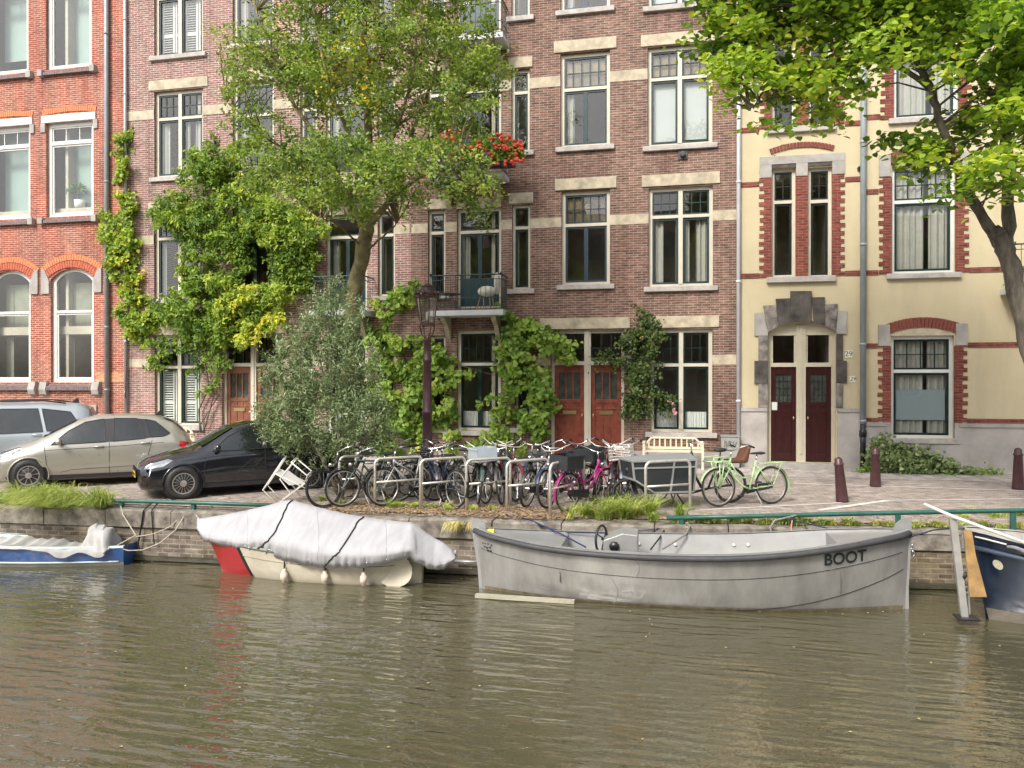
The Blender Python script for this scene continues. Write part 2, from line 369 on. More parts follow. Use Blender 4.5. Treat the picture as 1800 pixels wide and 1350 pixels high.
def water_mat():
    m, nt, b = nodes('canal_water'); co = objco(nt)
    base = mixc(nt, (.070, .063, .032), (.092, .083, .046), ramp(nt, noise(nt, co, .25, 3), [(.3, 0), (.7, 1)]))
    L(nt, base, b.inputs['Base Color'])
    b.inputs['Roughness'].default_value = .02; b.inputs['IOR'].default_value = 2.3; b.inputs['Specular IOR Level'].default_value = .5
    mp = N(nt, 'ShaderNodeMapping'); mp.inputs['Rotation'].default_value = (0, 0, R(14)); mp.inputs['Scale'].default_value = (.3, 1.0, 1); L(nt, co, mp.inputs['Vector'])
    n1 = noise(nt, mp.outputs[0], 5.6, 3, .5)
    mp2 = N(nt, 'ShaderNodeMapping'); mp2.inputs['Rotation'].default_value = (0, 0, R(-8)); mp2.inputs['Scale'].default_value = (.5, 1, 1); L(nt, co, mp2.inputs['Vector'])
    n2 = noise(nt, mp2.outputs[0], 2.2, 2, .5)
    wv = N(nt, 'ShaderNodeTexWave', wave_type='BANDS', bands_direction='Y', wave_profile='SIN')
    wv.inputs['Scale'].default_value = 1.9; wv.inputs['Distortion'].default_value = 7; wv.inputs['Detail'].default_value = 2.5; wv.inputs['Detail Scale'].default_value = 1.0
    L(nt, mp.outputs[0], wv.inputs['Vector'])
    sx = N(nt, 'ShaderNodeSeparateXYZ'); L(nt, co, sx.inputs[0])
    calm = ramp(nt, noise(nt, co, .16, 2), [(.36, .35), (.58, 1)])      # calmer and busier patches
    def mul(a, k):
        q = N(nt, 'ShaderNodeMath', operation='MULTIPLY'); L(nt, a, q.inputs[0])
        if isinstance(k, float): q.inputs[1].default_value = k
        else: L(nt, k, q.inputs[1])
        return q.outputs[0]
    def add(a, b_):
        q = N(nt, 'ShaderNodeMath', operation='ADD'); L(nt, a, q.inputs[0]); L(nt, b_, q.inputs[1]); return q.outputs[0]
    n3 = noise(nt, co, 12, 2, .5)
    pw_ = N(nt, 'ShaderNodeMath', operation='POWER'); L(nt, n1, pw_.inputs[0]); pw_.inputs[1].default_value = 2.2; n1 = pw_.outputs[0]
    h = add(add(mul(n1, 1.05), mul(n2, .55)), add(mul(wv.outputs['Fac'], .10), mul(n3, .13)))
    gm = N(nt, 'ShaderNodeMapping'); gm.vector_type = 'TEXTURE'; gm.inputs['Location'].default_value = (-4.4, 8.6, WATER); gm.inputs['Scale'].default_value = (4.6, 4.2, 9); L(nt, co, gm.inputs['Vector'])
    gr = N(nt, 'ShaderNodeTexGradient', gradient_type='SPHERICAL'); L(nt, gm.outputs[0], gr.inputs[0])     # a breeze-ruffled patch
    h = mul(h, add(mul(calm, .8), mul(ramp(nt, gr.outputs['Fac'], [(0, 0), (.5, 1)]), .35)))
    L(nt, bump(nt, h, 1.0, .062), b.inputs['Normal'])
    return m
g = MB(); g.grid([[(x, Y, WATER) for x in (-80, -20, 20, 80)] for Y in (-6, 8, 20)]); struct(g.build('canal_water', water_mat()))

COPE = mat('coping_stone', (.15, .125, .10), .95, var=.55, vs=4.5, bs=18, bstr=1.3, col2=(.32, .285, .235))
qw = thing('quay_wall', 'old brick canal wall with stone coping along the water', 'wall', (0, 12.9, WATER))
m = MB(); XS = [-60, -20, -10.1, -6, -1.9, .8, 3.8, 10, 60]
m.grid([[(x, qy(x), -.44) for x in XS], [(x, qy(x) - .02, -2.5) for x in XS]]); m.build('brickwork', WALL_BRICK, qw)
m = MB(); x = -30.
while x < 16:
    ln = 1.1 + random.random() * .5; x1 = x + ln - .012; dz = random.uniform(-.012, .008); dy = random.uniform(-.012, .012)
    a = [(x, qy(x) - .05 + dy, -.46), (x1, qy(x1) - .05 + dy, -.46), (x1, qy(x1) - .05 + dy, -.17 + dz), (x1, qy(x1) + .0, -.145 + dz), (x1, qy(x1) + .5, -.14), (x, qy(x) + .5, -.14), (x, qy(x) + .0, -.145 + dz), (x, qy(x) - .05 + dy, -.17 + dz)]
    b_ = [(x, qy(x) + .5, -.46), (x1, qy(x1) + .5, -.46)]
    m.add(a + b_, [(0, 1, 2, 7), (7, 2, 3, 6), (6, 3, 4, 5), (1, 9, 4, 3, 2), (0, 7, 6, 5, 8), (0, 8, 9, 1)]); x += ln
m.build('coping', COPE, qw, bevel=.012)
# water-line ledge of the wall
m = MB(); m.grid([[(x, qy(x) - .10, WATER + .02) for x in XS], [(x, qy(x) - .09, WATER + .075) for x in XS], [(x, qy(x) + .0, WATER + .09) for x in XS]]); m.build('footing', mat('wet_algae_stone', (.05, .048, .03), .5, var=.4, vs=6), qw)

# low green guard rails
def guard_rail(pts, posts, label, zoff=.0):
    pw = [P(x, y, Yv) for (x, y, Yv) in pts]
    t = thing('guard_rail', label, 'railing', tuple(pw[0] * .5 + pw[-1] * .5)); ORG[t.name] = t.location.copy()
    m = MB(); m.tube(pw, .036, 10); m.build('rail', RAILG, t, True)
    for (x, ytop, Yv) in posts:
        a = P(x, ytop, Yv); m = MB()
        m.beam(a - Vector((0, 0, .02)), (a.x, a.y, -.16), .07, .07); m.build('post', RAILG, t)
def Yr(x, off=.12):                 # rail depth at photo column x: just behind the coping edge
    Y = 12.8
    for _ in range(8): Y = qy(P(x, 900, Y).x) + off
    return Y
guard_rail([(x, y, Yr(x)) for x, y in ((-60, 874.5), (0, 877), (200, 880), (350, 884), (525, 890))], [(x, y, Yr(x)) for x, y in ((-20, 877), (213, 882), (340, 885), (465, 889))], 'low dark green guard rail at the left end of the quay beside the black car')
guard_rail([(x, y, Yr(x)) for x, y in ((1172, 910.5), (1300, 908), (1500, 903), (1800, 897), (1900, 895))], [(x, y, Yr(x)) for x, y in ((1198, 911), (1393, 907), (1579, 902), (1781, 899))], 'low dark green guard rail above the grey metal boat')

# ================================================================ HOUSES
def Rc(x0, y0, x1, y1, Y=F):
    xm = (x0 + x1) / 2
    return P(x0, y1, Y).x, P(x1, y1, Y).x, P(xm, y1, Y).z, P(xm, y0, Y).z
def house(name, label, X0, X1, H, wallmat, holes, depth=9, roofmat=None):
    t = thing(name, label, 'house', ((X0 + X1) / 2, F, 0))
    mb = MB(); rd = .26
    xsn = sorted({X0, X1} | {v for h in holes for v in (h[0], h[1])}); zsn = sorted({-.05, H} | {v for h in holes for v in (h[2], h[3])})
    for i in range(len(xsn) - 1):
        for j in range(len(zsn) - 1):
            cx = (xsn[i] + xsn[i + 1]) / 2; cz = (zsn[j] + zsn[j + 1]) / 2
            if any(h[0] < cx < h[1] and h[2] < cz < h[3] for h in holes): continue
            mb.quad((xsn[i], F, zsn[j]), (xsn[i + 1], F, zsn[j]), (xsn[i + 1], F, zsn[j + 1]), (xsn[i], F, zsn[j + 1]))
    for h in holes:
        x0, x1, z0, z1 = h[:4]; rise = h[4] if len(h) > 4 else 0
        y1 = F + rd
        mb.quad((x0, F, z0), (x0, F, z1 - rise), (x0, y1, z1 - rise), (x0, y1, z0)); mb.quad((x1, F, z0), (x1, y1, z0), (x1, y1, z1 - rise), (x1, F, z1 - rise))
        mb.quad((x0, F, z0), (x0, y1, z0), (x1, y1, z0), (x1, F, z0))
        if rise:
            ap = arc(x0, x1, z1 - rise, rise, 14)
            for (a, b) in zip(ap, ap[1:]):
                mb.quad((a[0], F, a[1]), (b[0], F, b[1]), (b[0], F, z1), (a[0], F, z1)); mb.quad((a[0], F, a[1]), (a[0], y1, a[1]), (b[0], y1, b[1]), (b[0], F, b[1]))
        else: mb.quad((x0, F, z1), (x1, F, z1), (x1, y1, z1), (x0, y1, z1))
    mb.quad((X0, F, -.05), (X0, F, H), (X0, F + depth, H), (X0, F + depth, -.05)); mb.quad((X1, F, -.05), (X1, F + depth, -.05), (X1, F + depth, H), (X1, F, H)); mb.quad((X0, F + depth, -.05), (X0, F + depth, H), (X1, F + depth, H), (X1, F + depth, -.05))
    mb.build('wall', wallmat, t)
    r = MB(); r.box(X0, X1, F - .35, F + .1, H, H + .25); r.box(X0, X1, F + .1, F + depth, H + .001, H + .2); r.build('roof', roofmat or mat('zinc_roof', (.2, .2, .2), .6), t)
    # rooms behind the windows
    r = MB(); yb = F + 2.6
    r.quad((X0 + .01, yb, 0), (X1 - .01, yb, 0), (X1 - .01, yb, H), (X0 + .01, yb, H))
    for z in FLOORS:
        r.box(X0 + .01, X1 - .01, F + .30, yb, z - .15, z + .1)
    x = X0 + 2.2
    while x < X1 - 1: r.box(x, x + .1, F + .32, yb - .01, .1, H - .1, 0); x += 3.7
    r.build('interior', ROOM, t)
    return t
FLOORS = [0.05, 3.75, 7.4, 11.0, 14.6]
def arc(x0, x1, zs, rise, n):
    hw = (x1 - x0) / 2; cx = (x0 + x1) / 2; r = (hw * hw + rise * rise) / (2 * rise); cz = zs + rise - r
    a = math.asin(min(1, hw / r)); return [(cx + r * math.sin(-a + 2 * a * i / n), cz + r * math.cos(-a + 2 * a * i / n)) for i in range(n + 1)]
def wavy(m, x0, x1, z0, z1, y, amp=.025, per=.12, ph=0):
    n = max(4, int((x1 - x0) / per * 6)); rows = []
    for z in (z0, (z0 + z1) / 2, z1):
        rows.append([(x0 + (x1 - x0) * i / n, y + amp * math.sin(ph + 6.283 * (x0 + (x1 - x0) * i / n) / per + .8 * math.sin(i * .37)), z) for i in range(n + 1)])
    m.grid(rows)
def win(t, r, splits=(1,), tr=None, grid=(3, 2), fm=CREAM, sm=GREEN, curt=None, fw=.09, glass=GLASS, sill=True, lint=None, lowm=None, sash2=False, slant=False, door=False, rise=0, sillmat=SILL, topleaded=False):
    """one window: frame mesh > sashes, panes, sill, lintel, curtains.  r = (x0,x1,z0,z1)"""
    x0, x1, z0, z1 = r[:4]; ya, yb = F + .10, F + .20
    m = MB(); m.box(x0, x0 + fw, ya, yb, z0, z1 - rise); m.box(x1 - fw, x1, ya, yb, z0, z1 - rise); m.box(x0 + fw, x1 - fw, ya, yb, z0, z0 + fw * .8)
    ztop = z1 - fw - rise
    if rise:
        ap = arc(x0, x1, z1 - rise, rise, 14); ai = arc(x0 + fw, x1 - fw, z1 - rise - fw * .4, rise * .92, 14)
        for i in range(14):
            m.add([(p[0], y, p[1]) for y in (ya + .003, yb) for p in (ai[i], ai[i + 1], ap[i + 1], ap[i])], [(0, 1, 2, 3), (4, 7, 6, 5), (0, 4, 5, 1), (3, 2, 6, 7)])
        ztop = z1 - rise - fw * .4
    else: m.box(x0 + fw, x1 - fw, ya, yb, z1 - fw, z1)
    tot = sum(splits); xs_ = [x0 + fw]; W_ = x1 - x0 - 2 * fw; mw = .11
    n = len(splits); inner = W_ - mw * (n - 1); cols = []; cx = x0 + fw
    for i, s_ in enumerate(splits):
        wcol = inner * s_ / tot; cols.append((cx, cx + wcol)); cx += wcol
        if i < n - 1: m.box(cx, cx + mw, ya - .02, yb, z0 + fw * .8, ztop); cx += mw
    if tr is not None:
        for (a, b) in cols: m.box(a, b, ya - .01, yb, tr - .04, tr + .04)
    fr = m.build('window', fm, t)
    sa = MB(); pa = MB(); mu = MB(); s = .055; ys0, ys1, yp = ya + .025, yb - .02, yb - .045
    def sashbox(a, b, c, d, s=s):
        sa.box(a, a + s, ys0, ys1, c, d); sa.box(b - s, b, ys0, ys1, c, d); sa.box(a + s, b - s, ys0, ys1, c, c + s); sa.box(a + s, b - s, ys0, ys1, d - s, d)
    for (a, b) in cols:
        lo = z0 + fw * .8; hi = ztop if tr is None else tr - .04
        ll = [(a, b)] if not sash2 else [(a, (a + b) / 2), ((a + b) / 2, b)]
        for (p, q) in ll:
            if slant: pass
            if door:
                sa.box(p + s, q - s, ys0 + .01, ys1, lo + s, lo + .75)
                sashbox(p, q, lo, hi); pa.quad((p + s, yp, lo + .75), (q - s, yp, lo + .75), (q - s, yp, hi - s), (p + s, yp, hi - s))
            else:
                sashbox(p, q, lo, hi); pa.quad((p + s, yp, lo + s), (q - s, yp, lo + s), (q - s, yp, hi - s), (p + s, yp, hi - s))
        if rise and tr is None: pass
        if tr is not None:
            lo, hi = tr + .04, ztop
            if rise:
                aa = [q for q in arc(x0 + fw, x1 - fw, z1 - rise - fw * .4, rise * .92, 20)]
                pts = [(a, yp, lo), (b, yp, lo)] + [(q[0], yp, q[1]) for q in reversed(aa) if a - .001 <= q[0] <= b + .001]
                pa.poly(pts)
            else:
                sashbox(a, b, lo, hi, .045); pa.quad((a + .045, yp, lo + .045), (b - .045, yp, lo + .045), (b - .045, yp, hi - .045), (a + .045, yp, hi - .045))
                gx, gz = grid
                for i in range(1, gx):
                    xx = a + (b - a) * i / gx; mu.box(xx - .012, xx + .012, ys0 + .012, ys1 - .005, lo + .045, hi - .045)
                for j in range(1, gz):
                    zz = lo + (hi - lo) * j / gz; mu.box(a + .045, b - .045, ys0 + .014, ys1 - .007, zz - .012, zz + .012)
    sa.build('sash', sm, fr); pa.build('pane', glass, fr)
    if mu.v: mu.build('muntins', sm, fr)
    if topleaded and tr is not None:
        q = MB()
        for (a, b) in cols: q.box(a, b, yb + .02, yb + .04, tr, ztop)
        q.build('leaded_light', LEAD, fr)
    if sill:
        q = MB(); e = .12; q.box(x0 - e, x1 + e, F - .09, F + .098, z0 - .13, z0 - .002); q.build('sill', sillmat, fr, bevel=.01)
    if lint:
        q = MB(); q.box(x0 - lint[0], x1 + lint[0], F - .035, F + .04, z1 + lint[2] + .002, z1 + lint[2] + lint[1]); q.build('lintel', STONE, fr, bevel=.008)
    zc1 = (tr - .05 if tr is not None else ztop) - .02; yc = yb + .05
    if curt:
        q = MB(); cm = CURT
        for ci, (a, b) in enumerate(cols):
            if curt == 'drapes': wavy(q, a, a + (b - a) * (.42 if ci == 0 else .25), z0 + .1, zc1, yc, .03, .13, ci); wavy(q, b - (b - a) * (.12 if ci == 0 else .5), b, z0 + .1, zc1, yc, .03, .11, ci)
            elif curt == 'full':
                wavy(q, a, a + (b - a) * .55, z0 + .1, ztop, yc, .035, .15, ci); wavy(q, a + (b - a) * .64, b, z0 + .1, ztop, yc, .035, .14, ci)
            elif curt == 'lace': wavy(q, a + .03, b - .03, z0 + .1, z0 + .1 + (zc1 - z0) * .42, yc, .012, .07, ci); cm = LACE
            elif curt == 'lace_small': wavy(q, a + .03, b - .03, z0 + .1, z0 + .52, yc, .012, .07, ci); cm = LACE
            elif curt == 'blind': q.box(a + .04, b - .04, yc, yc + .01, z0 + .1 + random.random() * .12, zc1); cm = BLIND
            elif curt == 'film': q.box(a + .02, b - .02, yb + .42, yb + .43, z0 + .1 + (.55 if random.random() < .25 else 0), ztop); cm = FILM
            elif curt == 'reflect_blind': q.box(a + .02, b - .02, yb + .32, yb + .33, z0 + 1.0 + .5 * random.random(), ztop); q.box(a + .02, a + .3, yb + .30, yb + .31, z0 + .1, ztop); cm = mat('blind_reflection_tint', (.20, .21, .16), .7, var=.4, vs=1.1)  # blind, with the greenish pane reflection put into its colour
            elif curt == 'side': wavy(q, a, a + (b - a) * .22, z0 + .1, zc1, yc, .03, .1, ci)
            elif curt == 'shutter':
                cm = WHITE; zz = z0 + .12
                for (p1, p2) in ((a + .03, (a + b) / 2 + .1), ((a + b) / 2 + .14, b - .02)):
                    q.box(p1, p1 + .045, yc - .02, yc + .02, z0 + .1, zc1); q.box(p2 - .045, p2, yc - .02, yc + .02, z0 + .1, zc1)
                    q.box(p1 + .045, p2 - .045, yc - .019, yc + .019, z0 + .1, z0 + .17); q.box(p1 + .045, p2 - .045, yc - .019, yc + .019, (z0 + zc1) / 2 - .2, (z0 + zc1) / 2 - .1)
                    z = z0 + .2
                    while z < zc1 - .05:
                        q.add([(p1 + .045, yc - .025, z), (p2 - .045, yc - .025, z), (p2 - .045, yc + .02, z + .03), (p1 + .045, yc + .02, z + .03), (p1 + .045, yc - .025, z + .008), (p2 - .045, yc - .025, z + .008), (p2 - .045, yc + .02, z + .038), (p1 + .045, yc + .02, z + .038)], [(0, 3, 2, 1), (4, 5, 6, 7), (0, 1, 5, 4), (2, 3, 7, 6)])
                        z += .072
        q.build('shutters' if curt == 'shutter' else 'curtain', cm, fr)
    return fr
def door_pair(t, r, zt, wood, fm=CREAM, posts=True, style='slim', rise=0, post_w=.17, leaded=False, single=False, wood2=None):
    x0, x1, z0, z1 = r; ya, yb = F + .12, F + .24; fw = .08
    m = MB(); m.box(x0, x0 + fw, ya, yb, z0, z1 - rise); m.box(x1 - fw, x1, ya, yb, z0, z1 - rise)
    cx = (x0 + x1) / 2; cols = [(x0 + fw, cx - post_w / 2), (cx + post_w / 2, x1 - fw)]
    m.box(cx - post_w / 2, cx + post_w / 2, ya - .03, yb, z0, z1 - rise * .3); m.box(cx - .03, cx + .03, ya - .055, ya - .03, z0 + .2, z1 - rise * .4)
    for (a, b) in cols: m.box(a, b, ya - .02, yb, zt - .05, zt + .05)
    ztl = z1 - fw - rise
    if rise:
        ap = arc(x0, x1, z1 - rise, rise, 16)
        for (a, b) in zip(ap, ap[1:]): m.add([(a[0], ya + .004, ztl), (b[0], ya + .004, ztl), (b[0], ya + .004, b[1]), (a[0], ya + .004, a[1])], [(0, 1, 2, 3)])
    else:
        for (a, b) in cols: m.box(a, b, ya, yb, ztl, z1)
    fr = m.build('door_frame', fm, t)
    pa = MB(); mu = MB()
    for (a, b) in cols:
        pa.quad((a, yb - .05, zt + .05), (b, yb - .05, zt + .05), (b, yb - .05, ztl), (a, yb - .05, ztl))
        if style == 'slim':
            for i in range(1, 3): xx = a + (b - a) * i / 3; mu.box(xx - .014, xx + .014, ya + .02, yb - .03, zt + .05, ztl)
            zz = (zt + ztl) / 2; mu.box(a, b, ya + .023, yb - .033, zz - .014, zz + .014)
        else:
            mu.box(a, a + .05, ya + .02, yb - .03, zt + .05, ztl); mu.box(b - .05, b, ya + .02, yb - .03, zt + .05, ztl)
    pa.build('fanlight', GLASS, fr); mu.build('muntins', fm if style != 'slim' else BLACKP, fr)
    for di, (a, b) in enumerate(cols):
        d = MB(); H = zt - .05 - z0; W_ = b - a; y0_, y1_ = ya + .03, ya + .075; st = .11
        zg0, zg1 = z0 + H * .63, z0 + H * .92
        d.box(a, a + st, y0_, y1_, z0 + .02, zt - .05); d.box(b - st, b, y0_, y1_, z0 + .02, zt - .05)
        d.box(a + st, b - st, y0_, y1_, zg1, zt - .05); d.box(a + st, b - st, y0_, y1_, zg0 - .1, zg0); d.box(a + st, b - st, y0_, y1_, z0 + .02, z0 + .2)
        d.box(a + st, b - st, y0_ + .02, y1_ - .005, z0 + .2, zg0 - .1)
        npan = 3 if style == 'slim' else 2
        for i in range(1, npan):
            xx = a + st + (W_ - 2 * st) * i / npan; d.box(xx - .022, xx + .022, y0_ + .004, y1_, z0 + .2, zg0 - .1)
            if style == 'slim': d.box(xx - .022, xx + .022, y0_ + .006, y1_, zg0, zg1)
        d.box(a + st, b - st, y0_ + .006, y1_, zg0 - .26, zg0 - .22)
        dr = d.build('door', (wood2 if (wood2 and di) else wood), t, bevel=.006)
        q = MB(); q.quad((a + st, y1_ - .012, zg0), (b - st, y1_ - .012, zg0), (b - st, y1_ - .012, zg1), (a + st, y1_ - .012, zg1)); q.build('pane', mat('door_glass', (.05, .06, .05), .08, var=.5, vs=6, spec=.9), dr)
        if leaded:
            q = MB()
            for i in range(1, 4): xx = a + st + (W_ - 2 * st) * i / 4; q.box(xx - .006, xx + .006, y1_ - .024, y1_ - .013, zg0, zg1)
            for i in range(1, 4): zz = zg0 + (zg1 - zg0) * i / 4; q.box(a + st, b - st, y1_ - .026, y1_ - .0135, zz - .006, zz + .006)
            q.build('lead_strips', BLACKP, dr)
        else:
            q = MB(); q.box(a + W_ * .28, b - W_ * .28, y0_ - .012, y0_ + .004, z0 + H * .47, z0 + H * .51); q.build('mail_slot', BRASS if True else STEEL, dr)
        q = MB(); hx = (b - .06) if di == 0 else (a + .06)
        q.ball((hx, y0_ - .03, z0 + H * .46), .022, 8); q.box(hx - .012, hx + .012, y0_ - .006, y0_ + .002, z0 + H * .44, z0 + H * .48); q.build('handle', BRASS, dr, True)
    st_ = MB(); st_.box(x0 - .05, x1 + .05, F - .28, F + .3, -.05, z0 - .002); st_.build('doorstep', GREYSTONE, t, bevel=.01)
    return fr
def stonebox(t, name, r, m_, d=.03, bev=.006):
    q = MB(); q.box(r[0], r[1], F - d, F + .03, r[2], r[3]); return q.build(name, m_, t, bevel=bev)
FILM = mat('film_sky_tint', (.25, .34, .31), .5, var=.12, vs=.9)  # window film; the pale sky reflection is put into its colour
def soldier_arch(t, x0, x1, zs, rise, h, m_=None, n=None, proud=.03, name='brick_arch'):
    n = n or max(8, int((x1 - x0) / .075)); ap = arc(x0, x1, zs, rise, n); hw = (x1 - x0) / 2; cx = (x0 + x1) / 2
    rr = (hw * hw + rise * rise) / (2 * rise); cz = zs + rise - rr; q = MB()
    for (a, b) in zip(ap, ap[1:]):
        def out(p, k): return (cx + (p[0] - cx) * (rr + k) / rr, cz + (p[1] - cz) * (rr + k) / rr)
        g_ = .08
        a2 = (a[0] + (b[0] - a[0]) * g_, a[1] + (b[1] - a[1]) * g_); b2 = (b[0] - (b[0] - a[0]) * g_, b[1] - (b[1] - a[1]) * g_)
        pts = [a2, b2, out(b2, h), out(a2, h)]
        q.prism([(p[0], F - proud - random.random() * .004, p[1]) for p in pts], (0, proud + .02, 0))
    return q.build(name, m_ or mat('arch_brick', (.42, .11, .06), .85, var=.3, vs=14), t)
def quoins(t, side_x, dirn, z0, z1, w0=.19, w1=.29, step=.198, name='brick_quoin'):
    q = MB(); z = z0; k = 0
    while z < z1 - .01:
        w_ = (w0 if k % 2 else w1) + random.uniform(-.014, .014); ze = min(z + step / (2 if False else 1) * .5, z1); a, b = sorted((side_x, side_x + dirn * w_)); q.box(a, b, F - .022, F + .02, z, ze); z = ze; k += 1
    return q.build(name, TRIM_BRICK, t)

# ---- red house at the left
aH = []
c2g = Rc(89, 472, 165, 672); c2a = Rc(82, 214, 165, 380); c2b = Rc(82, -60, 162, 120)
dx = P(164, 600, F).x - P(53, 600, F).x
cols_red = [0, -dx, -2 * dx - .35, -3 * dx - .35, -4 * dx - .7]
def sh(r, d, *e): return (r[0] + d, r[1] + d, r[2], r[3]) + e
c2c = (c2b[0], c2b[1], c2b[2] + 3.9, c2b[2] + 3.9 + 2.0)
for d in cols_red: aH += [sh(c2g, d, .32), sh(c2a, d), sh(c2b, d), sh(c2c, d)]
XA0, XA1 = P(222, 500, F).x - 12, P(222, 500, F).x
hA = house('brick_house', 'orange-red brick house at far left with arched ground-floor windows', XA0, XA1, 18.2, RED_BRICK, aH)
PLANTM = leafmat('indoor_leaf', [(0, (.03, .07, .03)), (1, (.10, .17, .07))], .2)
for i, d in enumerate(cols_red):
    r = sh(c2g, d); win(hA, r, (1,), r[3] - .98 - .32, (1, 1), WHITE, WHITE, 'reflect_blind', .13, GLASSB if False else GLASS, sill=False, rise=.32)
    soldier_arch(hA, r[0] - .12, r[1] + .12, r[3] - .30, .34, .20, mat('arch_brick', (.42, .11, .06), .85, var=.3, vs=14)); soldier_arch(hA, r[0] - .24, r[1] + .24, r[3] - .10, .36, .17, mat('orange_arch_brick', (.55, .20, .09), .85, var=.2, vs=14), proud=.022)
    for sx in (r[0] - .30, r[1] + .02):
        q = MB(); lft = sx < r[0]; xa, xb = sx, sx + .28
        pts = [(xa, r[3] - .75), (xb, r[3] - .75), (xb, r[3] - .36), ((xb - .16), r[3] - .02), (xa, r[3] - .02)] if lft else [(xa, r[3] - .75), (xb, r[3] - .75), (xb, r[3] - .02), (xa + .16, r[3] - .02), (xa, r[3] - .36)]
        q.prism([(p[0], F - .05, p[1]) for p in pts], (0, .07, 0)); q.build('springer_stone', GREYSTONE, hA)
        q = MB(); q.prism([(sx + (.0 if lft else .02), F + .01, r[2] + .02), (sx, F - .1, r[2] + .02), (sx, F - .16, r[2] - .22), (sx, F - .12, r[2] - .36), (sx, F + .01, r[2] - .42)], (.24, 0, 0)); q.build('sill_bracket', GREYSTONE, hA)
    def brick_sill(r, h=.20):
        q = MB(); n = int((r[1] - r[0]) / .062); wv_ = (r[1] - r[0]) / n
        for k in range(n):
            xa = r[0] + k * wv_; q.prism([(xa, F + .1, r[2] - .004), (xa, F - .13, r[2] - h * .55), (xa, F - .13, r[2] - h), (xa, F + .1, r[2] - h)], (wv_ * .86, 0, 0))
        q.build('brick_sill', SLATE, hA)
    brick_sill((r[0] - .05, r[1] + .02, r[2]), .24)
    for fl, r in ((1, sh(c2a, d)), (2, sh(c2b, d)), (3, sh(c2c, d))):
        win(hA, r, (1,), r[3] - .62, (3, 1), WHITE, WHITE, 'film', .12, GLASS, sill=False)
        brick_sill(r)
        stonebox(hA, 'lintel', (r[0] - .14, r[1] + .10, r[3] + .002, r[3] + .22), WHITE, .05)
        for sx in (r[0] - .17, r[1] + .01): stonebox(hA, 'stone_block', (sx, sx + .16, r[3] - .28, r[3] - .002), GREYSTONE, .045)
        for sx in (r[0] - .2, r[1] + .02): stonebox(hA, 'sill_block', (sx, sx + .17, r[2] - .22, r[2] - .02), GREYSTONE, .15)
        soldier_arch(hA, r[0] - .12, r[1] + .1, r[3] + .235, .07, .16, mat('orange_arch_brick', (.55, .20, .09), .85), proud=.02)
ORB = brick('orange_band_brick', (.55, .2, .09), (.62, .27, .12), (.62, .42, .32))
r = Rc(60, 655, 86, 672)
for (a, b) in ((P(169, 0, F).x, XA1),): stonebox(hA, 'brick_band', (a, b - .03, r[2], r[3]), ORB, .012, 0)
stonebox(hA, 'stone_block', Rc(160, 712, 171, 745), GREYSTONE, .05)
stonebox(hA, 'plinth', (XA0, XA1 - .01, 0, .9), brick('plinth_brick', (.36, .09, .05), (.48, .14, .08), (.55, .4, .3)), .05, 0)
def pipe(t, x, y0, y1, m_, rad=.055, Y=F - .1, clamps=(), bot=None):
    a = P(x, y0, Y); b = P(x, y1, Y); q = MB(); q.tube([(b.x, Y, a.z), (b.x, Y, b.z if bot is None else bot)], rad, 12)
    for y in clamps:
        z = P(x, y, Y).z; q.lathe([(rad + .012, z - .03), (rad + .012, z + .03)], (b.x, Y, 0), 12); q.box(b.x - .012, b.x + .012, Y, F + .02, z - .012, z + .012)
    o = q.build('downpipe', m_, t, True); return o
pipe(hA, 188, -400, 760, PIPEG, .07, clamps=(60, 320, 575, 685), bot=.02)

# ---- mirrored pair of brown-brick houses
MIR = -7.45
def mir(r): return (2 * MIR - r[1], 2 * MIR - r[0]) + tuple(r[2:])
XB0, XB1 = P(222, 500, F).x + .002, MIR - .002
XC0, XC1 = MIR, P(1299, 500, F).x
St = 3.58
W1_1 = Rc(1140, 328, 1253, 503); W1_2 = Rc(1138, 80, 1252, 255); W1_G = Rc(1143, 578, 1252, 760)
W2_1 = Rc(987, 335, 1072, 500); W2_2 = Rc(985, 92, 1072, 257)
N1_1 = Rc(900, 360, 932, 508); N1_2 = Rc(899, 122, 931, 266)
D_1 = Rc(803, 366, 881, 541); D_2 = Rc(803, 118, 881, 292)
N0_1 = Rc(752, 370, 783, 518); N0_2 = Rc(752, 128, 783, 278)
GW = Rc(803, 580, 880, 757); GN1 = Rc(905, 590, 933, 752); GN0 = Rc(753, 590, 783, 752)
DR = Rc(968, 580, 1097, 806)
DR = (DR[0], DR[1], .12, DR[3])
for r_ in (): pass
def up(r, n=1): return (r[0], r[1], r[2] + St * n, r[3] + St * n)
up3 = [up(W1_2), up(W2_2), up(N1_2), up(D_2), up(N0_2)]
rightset = [W1_1, W1_2, W1_G, W2_1, W2_2, N1_1, N1_2, D_1, D_2, N0_1, N0_2, GW, GN1, GN0, DR] + up3
hC = house('brick_house', 'dark brown brick house in the middle with red twin doors and balconies', XC0, XC1, 15.6, BROWN_BRICK, rightset)
hB = house('brick_house', 'haze-tinted brown brick house hung with wisteria behind the parked cars', XB0, XB1, 15.6, HAZE_BRICK, [mir(r) for r in rightset])
